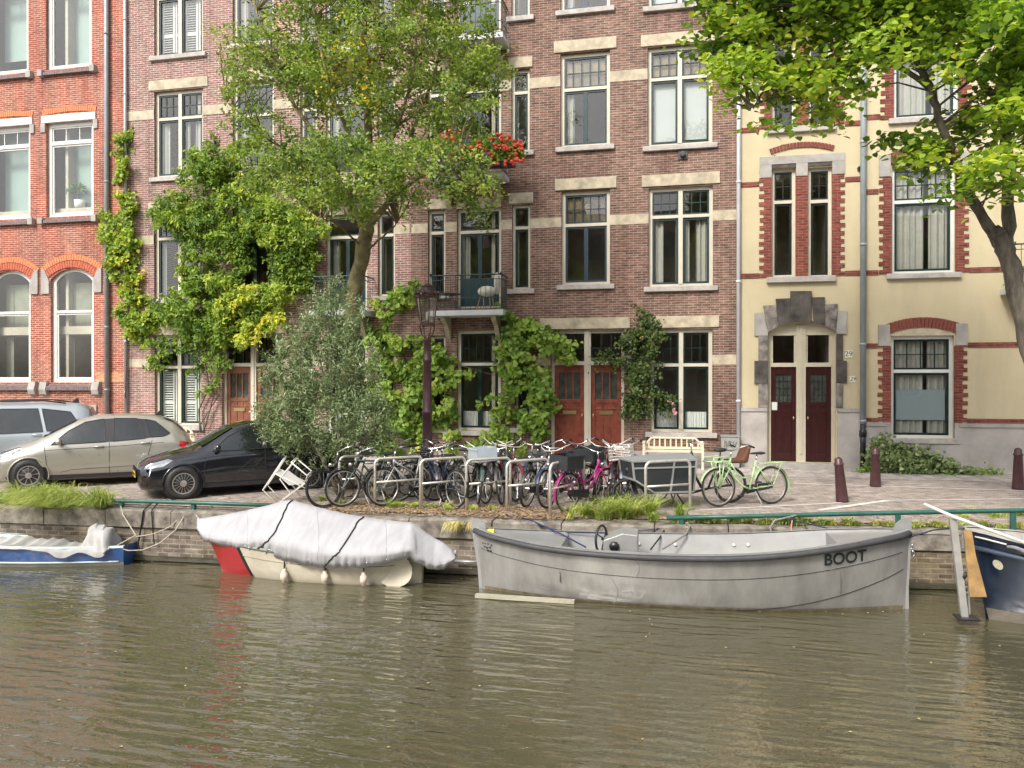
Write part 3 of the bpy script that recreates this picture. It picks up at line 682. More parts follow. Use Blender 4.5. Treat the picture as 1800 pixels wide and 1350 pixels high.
def dress(t, f, right):
    LN = (.17, .30, .03)
    g1 = f(W1_G); win(t, g1, (1, 1), g1[3] - .92, (3, 2), CREAM, GREEN, 'lace_small' if right else 'shutter', lint=LN)
    a = f(W1_1); win(t, a, (1, 1), a[3] - .74, (3, 2), CREAM, GREEN if not right else TEAL, 'drapes' if right else 'side', lint=LN)
    a = f(W1_2); win(t, a, (1, 1), a[3] - .80, (3, 2), CREAM, GREEN, 'blind' if right else 'drapes', lint=LN, topleaded=right)
    a = f(up(W1_2)); win(t, a, (1, 1), a[3] - .80, (3, 2), CREAM, GREEN, 'blind' if right else 'shutter', lint=LN)
    a = f(W2_1); win(t, a, (1,), a[3] - .88, (5, 2), CREAM, BLUEP, None, lint=LN, sash2=True, topleaded=right)
    a = f(W2_2); win(t, a, (1,), a[3] - .93, (5, 2), CREAM, TEAL, 'side', lint=LN, sash2=True, topleaded=right)
    a = f(up(W2_2)); win(t, a, (1,), a[3] - .93, (5, 2), CREAM, BLUEP, 'side', lint=LN, sash2=True)
    for (n_, w_) in ((N1_1, .6), (N1_2, .6), (up(N1_2), .6), (N0_1, .6), (N0_2, .6), (up(N0_2), .6)):
        a = f(n_); win(t, a, (1,), a[3] - w_, (2, 2) if n_ in (N1_2, up(N1_2), N0_2) else (1, 1), CREAM, GREEN, 'side', fw=.07, lint=(.08, .28, .03), topleaded=(n_ == N1_2))
    for n_ in (D_1, D_2, up(D_2)):
        a = f(n_); win(t, a, (1,), a[3] - .62, (1 if n_ == D_1 else 5, 1 if n_ == D_1 else 2), CREAM, TEAL, 'side', fw=.08, sash2=True, door=True, sill=False, topleaded=(n_ == D_2))
        q = MB(); q.box(a[0] - .0, a[1] + .0, F - .03, F + .04, a[3] + .002, a[3] + .3); q.build('lintel', STONE, t)
    a = f(GW); win(t, a, (1,), a[3] - .92, (5, 2), CREAM, GREEN, 'lace_small', sash2=True)
    for n_ in (GN1, GN0): a = f(n_); win(t, a, (1,), a[3] - .9, (2, 2), CREAM, GREEN, 'lace_small', fw=.07)
    a = f(DR); zt = P(1032, 638, F).z
    door_pair(t, a, zt, DOORW if right else DOORB)
    stonebox(t, 'lintel', (a[0] - .28, a[1] + .15, a[3] + .03, a[3] + .32), STONE, .04)
    # stone bands
    bz = P(1030, 392, F).z; holesf = [f(r) for r in rightset]
    X0, X1 = (XC0, XC1) if right else (XB0, XB1)
    for zc, hh in ((P(960, 392, F).z, .26), (P(960, 145, F).z, .28), (P(960, 145, F).z + St, .28), (P(1275, 632, F).z, .25)):
        xsn = sorted([X0 + .01, X1 - .04] + [v for h in holesf if h[2] < zc < h[3] for v in h[:2]])
        for i in range(0, len(xsn) - 1, 2):
            if xsn[i + 1] - xsn[i] > .1: stonebox(t, 'stone_band', (xsn[i], xsn[i + 1], zc - hh / 2, zc + hh / 2), STONE, .012, 0)
    stonebox(t, 'plinth', (X0 + .01, f(DR)[0] - .1, 0, .35), PLINTH, .03, 0)
    stonebox(t, 'plinth', (f(DR)[1] + .1, X1 - .04, 0, .35), PLINTH, .03, 0)
dress(hC, lambda r: r, True); dress(hB, mir, False)
def console(m, x, z, up_=True):
    m.prism([(x - .06, F, z), (x - .06, F - .62, z), (x - .06, F - .60, z - .1), (x - .06, F - .32, z - .24), (x - .06, F - .12, z - .5), (x - .06, F, z - .62)], (.12, 0, 0))
def balcony(t, xa, xb, z, dep=.78, curved=True, label=None, h=.92):
    q = MB(); q.box(xa, xb, F - dep, F - .001, z - .14, z); b = q.build('balcony', mat('painted_concrete', (.50, .51, .52), .8, var=.15), t, bevel=.01)
    for x_ in (xa + .35, xb - .3): q = MB(); console(q, x_, z - .142); q.build('console', STONE, b)
    q = MB(); y = F - dep + .05; xl, xr = xa + .06, xb - .06
    for zz, rr_ in ((z + h, .02), (z + h - .12, .01), (z + .32, .01), (z + .1, .012)):
        q.tube([(xl, F - .02, zz), (xl, y + .06, zz), (xl + .06, y, zz), (xr - .06, y, zz), (xr, y + .06, zz), (xr, F - .02, zz)], rr_, 6)
    n = int((xr - xl) / .13)
    for i in range(n + 1):
        x = xl + (xr - xl) * i / n; q.tube([(x, y, z), (x, y, z + h)], .007, 4)
    for yy in np.arange(y, F - .05, .13):
        for x in (xl, xr): q.tube([(x, yy, z), (x, yy, z + h)], .007, 4)
    for x in (xl, xr): q.ball((x, y, z + h + .03), .035, 8)
    q.build('railing', mat('balcony_iron', (.02, .045, .045), .4, .2, var=.3), b)
    return b
bz1 = P(815, 545, F - .78).z; bxa, bxb = P(752, 545, F - .78).x, P(884, 545, F - .78).x
balcony(hC, bxa, bxb, bz1); balcony(hC, bxa, bxb, bz1 + St); balcony(hC, bxa, bxb, bz1 + 2 * St)
bma, bmb = 2 * MIR - bxb + .1, 2 * MIR - bxa - .3
for k in range(3): balcony(hB, bma, bmb, bz1 + .07 + k * St)
pipe(hB, 221, -400, 700, GALV, .045, Y=F - .08, clamps=(35, 165, 600, 690), bot=.02)
pipe(hC, 1298, -400, 740, PIPEW, .05, Y=F - .08, clamps=(320, 495, 705), bot=.02)
q = MB(); c_ = P(1200, 272, F - .03); q.box(c_.x - .12, c_.x + .12, F - .03, F + .01, c_.z - .12, c_.z + .12); q.lathe([(.07, 0), (.07, -.09), (.05, -.10)], (c_.x, F - .03, c_.z), 12, axis='y'); q.build('vent', mat('vent_metal', (.06, .055, .055), .5, .3), hC)

# ---- yellow house at the right
D29 = Rc(1350, 566, 1469, 815); D29 = (D29[0], D29[1], .14, D29[3])
Ta = Rc(1356, 296, 1398, 487); Tb = Rc(1420, 294, 1462, 487); Ta2 = (Ta[0], Ta[1], P(1420, 222, F).z, P(1420, 60, F).z); Tb2 = (Tb[0], Tb[1], Ta2[2], Ta2[3])
L1 = Rc(1567, 290, 1679, 480); L2 = Rc(1570, 30, 1684, 206); LG = Rc(1566, 590, 1677, 770)
upY = lambda r: (r[0], r[1], r[2] + 3.7, r[3] + 3.5)
XD0, XD1 = XC1 + .002, XC1 + 14
far = 3.15
dh = [D29 + (.24,), Ta, Tb, Ta2, Tb2, L1, L2, LG, upY(Ta2), upY(Tb2), upY(L2)] + [(r[0] + far + .2, r[1] + far + .2, r[2], r[3]) for r in (L1, L2, LG, upY(L2))] + [(r[0] + 2 * far + .2, r[1] + 2 * far + .2, r[2], r[3]) for r in (L1, L2, LG, upY(L2))]
hD = house('stucco_house', 'yellow stucco house at the right with red brick quoins and an arched doorway', XD0, XD1, 15.8, STUCCO, dh)
door_pair(hD, D29, P(1410, 641, F).z, DOORD, mat('beige_paint', (.50, .45, .34), .5, var=.08), style='plain', rise=.24, post_w=.22, leaded=True)
q = MB(); b_ = P(1362, 714, F); q.box(b_.x - .06, b_.x + .07, F + .12, F + .149, b_.z - .1, b_.z + .1); q.build('notice', WHITE, hD)
for r in (Ta, Tb, Ta2, Tb2, upY(Ta2), upY(Tb2)): win(hD, r, (1,), r[3] - .82, (2, 2), CREAM, BLACKP, None, fw=.075, sill=False, topleaded=False)
for r in [q for q in dh[5:8]] + dh[10:]: win(hD, r[:4], (1,), r[3] - .85, (4, 2), WHITE, GREEN, 'full', fw=.08)
frost = MB(); z0_, z1_ = P(1620, 738, F + .17).z, P(1620, 685, F + .17).z; frost.box(LG[0] + .15, LG[1] - .15, F + .166, F + .168, z0_, z1_)
frost.build('frosted_film', mat('frosted_film', (.22, .27, .29), .5, var=.05), hD)
stonebox(hD, 'sill', (Ta[0] - .12, Tb[1] + .08, Ta[2] - .14, Ta[2] - .002), SILL, .1); stonebox(hD, 'sill', (Ta2[0] - .12, Tb2[1] + .08, Ta2[2] - .14, Ta2[2] - .002), SILL, .1)
for (ra, rb) in ((Ta, Tb), (Ta2, Tb2)):
    quoins(hD, ra[0], -1, ra[2], ra[3]); quoins(hD, rb[1], 1, ra[2], ra[3])
    stonebox(hD, 'brick_pier', (ra[1] + .002, rb[0] - .002, ra[2], ra[3] - .02), TRIM_BRICK, .02, 0)
    q = MB(); a0, b0, zt = ra[0] - .29, rb[1] + .29, ra[3]
    q.box(a0, b0, F - .035, F + .03, zt + .1, zt + .30); q.box(a0, ra[0] - .002, F - .034, F + .03, zt - .22, zt + .1); q.box(rb[1] + .002, b0, F - .034, F + .03, zt - .22, zt + .1); q.box(ra[1] + .01, rb[0] - .01, F - .034, F + .03, zt - .22, zt + .1)
    q.build('lintel', GREYSTONE, hD, bevel=.006)
    q = MB(); q.box(ra[0] + .002, ra[1] + .008, F - .02, F + .03, zt + .002, zt + .098); q.box(rb[0] - .008, rb[1] - .002, F - .02, F + .03, zt + .002, zt + .098); q.build('dark_stone', DARKSTONE, hD)  # darker stone strip above each opening
    soldier_arch(hD, ra[0] - .02, rb[1] + .02, zt + .36, .13, .13, mat('deep_arch_brick', (.18, .045, .03), .85, var=.3, vs=14))
for r in dh[5:8] + dh[10:]:
    z1 = r[3]; quoins(hD, r[0], -1, r[2], z1 - .25); quoins(hD, r[1], 1, r[2], z1 - .25)
    soldier_arch(hD, r[0] - .03, r[1] + .03, z1 + .06, .14, .24, mat('deep_arch_brick', (.18, .045, .03), .85, var=.3, vs=14))
    q = MB(); ap = arc(r[0] - .03, r[1] + .03, z1 + .06, .14, 10)
    q.prism([(p[0], F - .008, p[1]) for p in ap] + [(r[1], F - .008, z1 + .002), (r[0], F - .008, z1 + .002)], (0, .03, 0)); q.build('lunette', STONE, hD)
    for sx in (r[0] - .29, r[1] + .03): stonebox(hD, 'stone_block', (sx, sx + .26, z1 - .24, z1 + .28), GREYSTONE, .035)
dz_ = P(1410, 717, F).z; dz2 = P(1620, 743, F).z
D2x = P(1517, 600, F).x
def band(x0, x1, z0, z1, name='brick_band'): stonebox(hD, name, (x0, x1, z0, z1), TRIM_BRICK, .019, 0)
b1 = P(1330, 324, F).z; band(XD0 + .05, Ta[0] - .30, b1 - .06, b1 + .06); band(Tb[1] + .30, D2x, b1 - .06, b1 + .06)
b2 = P(1540, 337, F).z; band(D2x + .01, L1[0] - .3, b2 - .06, b2 + .06); band(L1[1] + .3, L1[0] + far - .1, b2 - .06, b2 + .06)
b3 = Ta[2]; band(XD0 + .05, Ta[0] - .30, b3 - .01, b3 + .11); band(Tb[1] + .30, D2x, b3 - .01, b3 + .11); b4 = L1[2]; band(D2x + .01, L1[0] - .3, b4 - .02, b4 + .10); band(L1[1] + .3, L1[0] + far - .1, b4 - .02, b4 + .10)
b5 = L2[2]; band(D2x + .01, L2[0] - .3, b5 + .02, b5 + .14); band(L2[1] + .3, L2[0] + far - .1, b5 + .02, b5 + .14); band(XD0 + .05, Ta[0] - .30, b5 - .1, b5 + .02); band(Tb[1] + .30, D2x, b5 - .1, b5 + .02)
b6 = P(1535, 608, F).z; band(D2x + .01, LG[0] - .3, b6 - .06, b6 + .06); band(LG[1] + .3, LG[0] + far - .1, b6 - .06, b6 + .06)
band(D2x + .01, LG[0] - .28, dz2 + .005, dz2 + .11); band(LG[1] + .28, LG[0] + far, dz2 + .005, dz2 + .11)
stonebox(hD, 'plinth', (XD0 + .04, D29[0] - .03, 0, dz_), PLINTH, .06); stonebox(hD, 'plinth', (D29[1] + .03, D2x - .02, 0, dz_), PLINTH, .06)
q = MB(); q.box(D2x + .02, LG[0] - .002, F - .06, F + .03, 0, dz2); q.box(LG[1] + .002, XD1, F - .06, F + .03, 0, dz2); q.box(LG[0] - .002, LG[1] + .002, F - .058, F + .03, 0, LG[2] - .14); q.build('plinth', PLINTH, hD)
q = MB(); q.box(D2x + .02, LG[0] - .1, F - .09, F - .058, dz2 - .09, dz2 + .002); q.box(LG[1] + .1, XD1, F - .09, F - .058, dz2 - .09, dz2 + .002); q.box(XD0 + .04, D29[0] - .03, F - .09, F - .058, dz_ - .09, dz_ + .002); q.box(D29[1] + .03, D2x - .02, F - .09, F - .058, dz_ - .09, dz_ + .002); q.build('plinth_cornice', GREYSTONE, hD)
# stepped stone surround of the arched door
def dsur(pts, m_, d=.05):
    q = MB(); q.prism([(P(x, y, F).x, F - d, P(x, y, F).z) for x, y in pts], (0, d + .02, 0)); q.build('door_surround', m_, hD, bevel=.006)
ap = arc(D29[0], D29[1], D29[3] - .24, .24, 12)
def dpix(px, py): p = P(px, py, F); return (p.x, p.z)
def dsur2(pts, arcpts, m_, d=.05):
    pl = [dpix(*p) for p in pts] + arcpts; q = MB(); q.prism([(x, F - d, z) for x, z in pl], (0, d + .02, 0)); q.build('door_surround', m_, hD)
DS2 = mat('streaked_stone', (.07, .062, .055), .85, var=.5, vs=5, bs=25, bstr=.5, col2=(.34, .30, .27))
dsur2([(1389, 512), (1426, 512), (1424, 560)], list(reversed(ap[4:9])), DARKSTONE, .075)
dsur2([(1363, 525.5), (1388.4, 524.5)], list(reversed(ap[2:5])), DARKSTONE, .06)
dsur2([(1426.6, 523), (1449, 522.5)], list(reversed(ap[8:11])), DARKSTONE, .06)
dsur2([(1341, 537.5), (1362.5, 536)], list(reversed(ap[0:3])) + [(D29[0], ap[0][1] - .05)], DS2, .05)
dsur2([(1449.5, 535), (1472, 534)], [(D29[1], ap[12][1] - .05)] + list(reversed(ap[10:13])), DS2, .05)
dsur([(1326, 550), (1340.6, 549.4), (1349.4, 582), (1349.4, 590.5), (1326, 590.5)], GREYSTONE, .045)
dsur([(1472.4, 546.5), (1488, 546.5), (1488, 587), (1469.6, 587), (1469.6, 579)], GREYSTONE, .045)
dsur([(1333, 591), (1349.4, 591), (1349.4, 634), (1333, 634)], DS2); dsur([(1326, 634.4), (1349.4, 634.4), (1349.4, 674), (1326, 674)], DARKSTONE, .055); dsur([(1333, 674.4), (1349.4, 674.4), (1349.4, 716), (1333, 716)], DS2)
dsur([(1469.6, 587.4), (1481, 587.4), (1481, 634), (1469.6, 634)], DARKSTONE); dsur([(1469.6, 634.4), (1488, 634.4), (1488, 673), (1469.6, 673)], DARKSTONE, .055); dsur([(1469.6, 673.4), (1481, 673.4), (1481, 716), (1469.6, 716)], DS2)
pipe(hD, 1517, -400, 745, PIPEG if False else mat('blue_grey_pipe', (.27, .31, .33), .45, .1, var=.15), .07, clamps=(250, 430, 605, 740)); 
q = MB(); b_ = P(1517, 742, F - .1); q.tube([(b_.x, F - .1, b_.z + .02), (b_.x, F - .1, .02)], .065, 12); q.lathe([(.085, b_.z - .35), (.085, b_.z - .2), (.07, b_.z - .18)], (b_.x, F - .1, 0), 12); q.build('cast_iron_pipe', BLACKP, hD, True)
for (x0, y0, x1, y1, col, s_) in ((1485, 616, 1498, 628.5, (.06, .08, .075), .18), (1493.5, 661, 1504, 671.5, (.02, .018, .016), .135)):
    r = Rc(x0, y0, x1, y1); q = MB(); q.box(r[0], r[1], F - .016, F, r[2], r[3]); pl = q.build('number_plate', mat('enamel_plate', (.72, .70, .62), .4, var=.06), hD, bevel=.002)
    text_mesh('house_number', '29', s_, mat('plate_ink%d' % int(s_ * 100), col, .6), pl, Matrix.Translation((((r[0] + r[1]) / 2) - hD.location.x, F - .0185 - hD.location.y, (r[2] + r[3]) / 2)) @ Matrix.Rotation(R(90), 4, 'X'), .001, shear=.25 if s_ < .15 else 0)
q = MB(); c_ = P(1510, 297, F); q.lathe([(.055, -.06), (.055, .02)], (c_.x, F, c_.z), 12, axis='y'); q.build('vent', BLACKP, hD)
bb = P(1775, 510, F - .6); b = balcony(hD, bb.x, bb.x + 2.4, bb.z + .08, .75, h=.95)

# ================================================================ VEGETATION
OVAL = [(0, 0, 0), (-.36, .28, .10), (-.30, .66, .07), (0, 1, -.06), (.30, .66, .07), (.36, .28, .10)]
def leaves(name, c, size, tint, m_, parent, kind='oval', up=.9, spread=.75, down=.35, wide=1.0, nrm=None):
    c = np.asarray(c, float); n = len(c); size = np.broadcast_to(size, n).reshape(n, 1)
    nr = rng.normal(size=(n, 3)) * spread; nr[:, 2] += up
    if nrm is not None: nr += np.asarray(nrm)
    nr /= np.linalg.norm(nr, axis=1, keepdims=True) + 1e-9
    t = rng.normal(size=(n, 3)); t[:, 2] -= down
    t -= nr * (t * nr).sum(1, keepdims=True); t /= np.linalg.norm(t, axis=1, keepdims=True) + 1e-9
    s = np.cross(nr, t)
    if kind == 'oval': tm = OVAL; fc = [(0, 1, 2, 3), (0, 3, 4, 5)]
    elif kind == 'lobed': tm = [(0, .1, 0), (-.5, .05, .1), (-.52, .6, .02), (0, 1, -.1), (.52, .6, .02), (.5, .05, .1)]; fc = [(0, 1, 2, 3), (0, 3, 4, 5)]
    else: tm = [(0, 0, 0), (-.11, .5, .03), (0, 1, -.05), (.11, .5, .03)]; fc = [(0, 1, 2, 3)]
    k = len(tm); T = np.array(tm)
    V = c[:, None, :] + size[:, :, None] * (s[:, None, :] * (T[None, :, 0:1] * wide) + t[:, None, :] * T[None, :, 1:2] + nr[:, None, :] * T[None, :, 2:3])
    org = np.array(ORG.get(parent.name, Vector((0, 0, 0)))) if parent is not None else np.zeros(3)
    V = (V - org).reshape(-1, 3)
    fa = np.array(fc); nf = len(fc)
    idx = (np.arange(n)[:, None, None] * k + fa[None]).reshape(-1)
    me = bpy.data.meshes.new(name); me.vertices.add(n * k); me.vertices.foreach_set('co', V.ravel())
    me.loops.add(len(idx)); me.loops.foreach_set('vertex_index', idx.astype(np.int32))
    me.polygons.add(n * nf); me.polygons.foreach_set('loop_start', np.arange(n * nf, dtype=np.int32) * 4)
    try: me.polygons.foreach_set('loop_total', np.full(n * nf, 4, np.int32))
    except Exception: pass
    me.update(calc_edges=True)
    at = me.attributes.new('tint', 'FLOAT', 'FACE'); at.data.foreach_set('value', np.repeat(np.clip(tint, 0, 1), nf).astype(np.float32))
    me.materials.append(m_)
    o = bpy.data.objects.new(name, me); COL.objects.link(o)
    if parent is not None: o.parent = parent; ORG[o.name] = Vector(org)
    return o
def in_poly(x, y, poly):
    ins = np.zeros(len(x), bool); n = len(poly)
    for i in range(n):
        x0, y0 = poly[i]; x1, y1 = poly[(i + 1) % n]
        if y0 == y1: continue
        c = ((y0 > y) != (y1 > y)) & (x < (x1 - x0) * (y - y0) / (y1 - y0) + x0); ins ^= c
    return ins
def Pn(x, y, Y):
    u = (x - 900) / FPX; d = Y / (CA + u * SA)
    return np.stack([d * (-SA + u * CA), Y + 0 * x, CAMZ - (y - HZ) * d / FPX], 1)
def sample_poly(poly, n):
    xs_ = [p[0] for p in poly]; ys_ = [p[1] for p in poly]; out = np.zeros((0, 2))
    while len(out) < n:
        q = np.stack([rng.uniform(min(xs_), max(xs_), n * 2), rng.uniform(min(ys_), max(ys_), n * 2)], 1)
        out = np.concatenate([out, q[in_poly(q[:, 0], q[:, 1], poly)]])
    return out[:n]
def ell(blobs, n):
    """n random points in a set of ellipsoids (px,py,rx,ry in photo pixels at depth Y, with half depth ry_m)"""
    vol = np.array([b[2] * b[3] * b[5] * (b[6] if len(b) > 6 else 1) for b in blobs]); pr = vol / vol.sum(); k = rng.choice(len(blobs), n, p=pr)
    d = rng.normal(size=(n, 3)); d /= np.linalg.norm(d, axis=1, keepdims=True); r = rng.uniform(.12, 1, n) ** (1 / 2.4)
    d *= r[:, None]; B = np.array([b[:6] for b in blobs])[k]
    return Pn(B[:, 0] + d[:, 0] * B[:, 2], B[:, 1] - d[:, 2] * B[:, 3], B[:, 4] + d[:, 1] * B[:, 5]), k
def tree(t, skel, clumps, nleaf, size, m_, bark, sig=(.26, .26, .11), spray=0., tintf=None, twig=.014, kind='oval', up=.9, spread=.6, down=.3, ntw=260, wide=1.):
    m = MB(); allp = []
    for pts, r0, r1 in skel:
        ps = [P(*p) for p in pts]; dense = []; rr = []
        for i in range(len(ps) - 1):                       # Catmull-Rom
            p0 = ps[max(i - 1, 0)]; p1 = ps[i]; p2 = ps[i + 1]; p3 = ps[min(i + 2, len(ps) - 1)]
            for s_ in np.arange(0, 1, .2):
                dense.append(.5 * ((2 * p1) + (p2 - p0) * s_ + (2 * p0 - 5 * p1 + 4 * p2 - p3) * s_ ** 2 + (3 * p1 - 3 * p2 + p3 - p0) * s_ ** 3))
        dense.append(ps[-1]); nd = len(dense)
        dense = [p + Vector(rng.normal(size=3) * .012) for p in dense]
        rr = [(r0 + (r1 - r0) * (i / (nd - 1)) ** .8) * (1 + .07 * math.sin(i * 1.7)) for i in range(nd)]
        m.tube(dense, rr, 12); allp += list(zip(dense, rr))
    m.build('trunk', bark, t, True)
    C = clumps; A = np.array([list(p) for p, _ in allp]); m = MB()
    for i in rng.choice(len(C), min(ntw, len(C)), False):
        dd = np.linalg.norm(A - C[i], axis=1); j = int(np.argmin(dd + (A[:, 2] > C[i][2] - .1) * .8)); a = Vector(A[j]); b = Vector(C[i])
        if (b - a).length > 3: continue
        mid = a.lerp(b, .5) + Vector((rng.normal() * .1, rng.normal() * .1, .12 * (b - a).length))
        m.tube([a, a.lerp(mid, .6) , mid, b], [twig * 1.5, twig * 1.2, twig, twig * .4], 4)
    m.build('branches', bark, t)
    k = rng.integers(0, len(C), nleaf); off = rng.normal(size=(nleaf, 3)) * np.array(sig)
    off[:, 2] -= (off[:, 0] ** 2 + off[:, 1] ** 2) * .8
    if spray:
        sv = rng.normal(size=(len(C), 3)) * np.array([.6, .6, .35]) + (C - C.mean(0)) * .25 + np.array([0, 0, .35]); sv /= np.linalg.norm(sv, axis=1, keepdims=True)
        off = off + sv[k] * rng.uniform(-1, 1, (nleaf, 1)) * spray
    pos = C[k] + off
    ct = rng.normal(size=len(C)) * .16 + .45
    tint = ct[k] + rng.normal(size=nleaf) * .13
    if tintf is not None: tint = tintf(pos, k, tint)
    leaves('crown', pos, size * rng.uniform(.6, 1.15, nleaf), tint, m_, t, kind, up, spread, down, wide)

# elm-like tree in front of the brown houses
EL = leafmat('elm_leaf', [(0, (.08, .14, .035)), (.35, (.24, .345, .085)), (.68, (.42, .53, .13)), (.86, (.58, .64, .16)), (1, (.9, .68, .08))], .5)
T1 = P(606, 866, 15.4)
t = thing('street_tree', 'tall bushy green tree with a few yellow leaves in front of the brown houses', 'tree', (T1.x, T1.y, -.13))
y1 = 15.4
sk1 = [([(606, 862, y1), (612, 760, y1), (618, 600, y1), (622, 520, y1), (640, 430, y1), (645, 395, y1)], .17, .15),
       ([(645, 400, y1), (650, 300, y1 + .1), (645, 160, y1 + .2), (640, 20, y1 + .2), (642, -150, y1)], .12, .03),
       ([(643, 410, y1), (610, 340, y1 - .2), (560, 250, y1 - .4), (500, 150, y1 - .4), (450, 20, y1 - .5)], .085, .015),
       ([(625, 380, y1), (560, 300, y1 + .3), (480, 250, y1 + .5), (400, 180, y1 + .6)], .06, .012),
       ([(647, 400, y1), (690, 340, y1 + .1), (720, 250, y1 + .2), (760, 140, y1 + .3), (800, 10, y1 + .4)], .09, .015),
       ([(680, 360, y1), (740, 310, y1 - .3), (800, 310, y1 - .5), (870, 350, y1 - .6)], .055, .01),
       ([(650, 330, y1), (700, 220, y1 - .5), (730, 100, y1 - .8), (745, -60, y1 - .9)], .05, .01),
       ([(645, 300, y1), (590, 180, y1 - .6), (560, 60, y1 - .8), (540, -80, y1 - .8)], .05, .01),
       ([(700, 300, y1), (770, 230, y1 + .3), (830, 150, y1 + .4), (870, 90, y1 + .4)], .045, .01),
       ([(644, 440, y1), (680, 410, y1 - .3), (700, 390, y1 - .5)], .03, .01), ([(642, 440, y1), (600, 400, y1 - .5), (560, 380, y1 - .8)], .03, .008)]
bl1 = [(640, 60, 190, 190, 15.4, 1.6), (480, 150, 85, 130, 15.3, 1.1), (420, 60, 45, 90, 15.4, .7, .7), (410, 235, 30, 40, 15.5, .5, .8), (800, 120, 75, 130, 15.4, 1.2), (850, 70, 38, 60, 15.5, .7), (600, 300, 160, 80, 14., 1.3, 1.2), (470, 280, 60, 60, 15.3, .9, .9),
       (740, 290, 110, 60, 14., 1.0), (840, 330, 48, 38, 14.9, .7, 1.2), (830, 385, 30, 18, 14.8, .5, .8), (620, 375, 70, 28, 14.9, .7, .8), (700, 390, 30, 18, 14.9, .5, .6), (620, -120, 230, 120, 15.3, 1.9, .6), (845, 210, 40, 30, 15.3, .5)]
C1, k1 = ell(bl1, 620)
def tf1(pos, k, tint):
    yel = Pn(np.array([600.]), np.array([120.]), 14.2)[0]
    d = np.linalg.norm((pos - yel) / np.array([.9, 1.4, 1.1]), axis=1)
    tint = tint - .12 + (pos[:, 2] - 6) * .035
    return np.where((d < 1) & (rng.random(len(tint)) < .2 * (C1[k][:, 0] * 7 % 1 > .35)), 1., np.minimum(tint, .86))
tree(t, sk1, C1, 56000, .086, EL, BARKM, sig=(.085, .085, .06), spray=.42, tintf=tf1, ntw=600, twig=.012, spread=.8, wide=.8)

# linden-like tree at the right, nearer
LL = leafmat('linden_leaf', [(0, (.06, .12, .03)), (.35, (.17, .29, .05)), (.6, (.34, .50, .08)), (.85, (.52, .66, .11)), (1, (.74, .74, .13))], .55)
y2 = 14.0
T2 = G(1840, 880)
t = thing('street_tree', 'large leaning tree at the right edge with lime green leaves over the yellow house', 'tree', (T2.x, T2.y, -.13))
sk2 = [([(1850, 893, y2), (1830, 700, y2), (1800, 570, y2), (1778, 480, y2), (1762, 430, y2), (1748, 405, y2)], .18, .115),
       ([(1765, 440, y2), (1735, 395, y2), (1700, 340, y2 - .1), (1680, 290, y2 - .2), (1655, 220, y2 - .3), (1635, 150, y2 - .4), (1600, 100, y2 - .5), (1540, 60, y2 - .7), (1450, 20, y2 - .9), (1380, -40, y2 - 1)], .095, .03),
       ([(1770, 450, y2), (1772, 380, y2 + .25), (1770, 280, y2 + .3), (1765, 200, y2 + .3), (1772, 100, y2 + .2), (1790, -60, y2)], .11, .06),
       ([(1640, 160, y2 - .3), (1560, 110, y2 - .6), (1480, 120, y2 - .8), (1380, 160, y2 - .9), (1320, 190, y2 - .9)], .05, .012),
       ([(1600, 100, y2 - .4), (1500, 40, y2 + .2), (1380, 40, y2 + .3), (1250, 60, y2 + .3)], .05, .012),
       ([(1700, 120, y2 + .2), (1705, 40, y2 + .2), (1690, -60, y2 + .2)], .1, .05), ([(1770, 200, y2 + .2), (1720, 140, y2 + .2), (1640, 80, y2 + .1), (1560, 0, y2)], .08, .03)]
bl2 = [(1290, 40, 95, 60, 13.8, 1.0, 1.2), (1230, 85, 42, 30, 13.8, .6, 1.2), (1325, 130, 75, 60, 13.4, .9, 1.2), (1270, 180, 26, 20, 13.4, .4), (1345, 215, 38, 30, 13.3, .5, 1.2), (1372, 262, 22, 22, 13.3, .35, .8), (1440, 140, 80, 65, 13.3, .9), (1460, 200, 38, 26, 13.2, .4), (1470, 20, 150, 60, 13.6, 1.2), (1570, 75, 90, 48, 13.2, .9),
       (1620, 20, 130, 70, 14.2, 1.2), (1660, 115, 60, 25, 13.0, .5, 1.2), (1775, 60, 70, 70, 13.0, .9, 1.3), (1790, 190, 60, 55, 13.0, .7, 1.3), (1760, 300, 55, 42, 12.9, .6, 1.4), (1775, 350, 35, 25, 12.9, .4), (1700, 200, 35, 60, 14.4, .4, .8), (1590, 245, 42, 16, 13.6, .4, 1.3), (1640, 270, 45, 28, 13.5, .5, 1.2), (1650, 335, 35, 10, 13.6, .25, 1.5), (1880, 100, 100, 200, 13.6, 1.4, .6), (1500, -100, 380, 100, 13.8, 2, .5)]
C2, k2 = ell(bl2, 560)
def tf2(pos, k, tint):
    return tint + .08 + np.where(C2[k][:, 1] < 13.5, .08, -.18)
tree(t, sk2, C2, 31000, .13, LL, BARK, sig=(.16, .16, .07), spray=.22, tintf=tf2, ntw=330, twig=.012, spread=.5, up=1.1, wide=1.15)

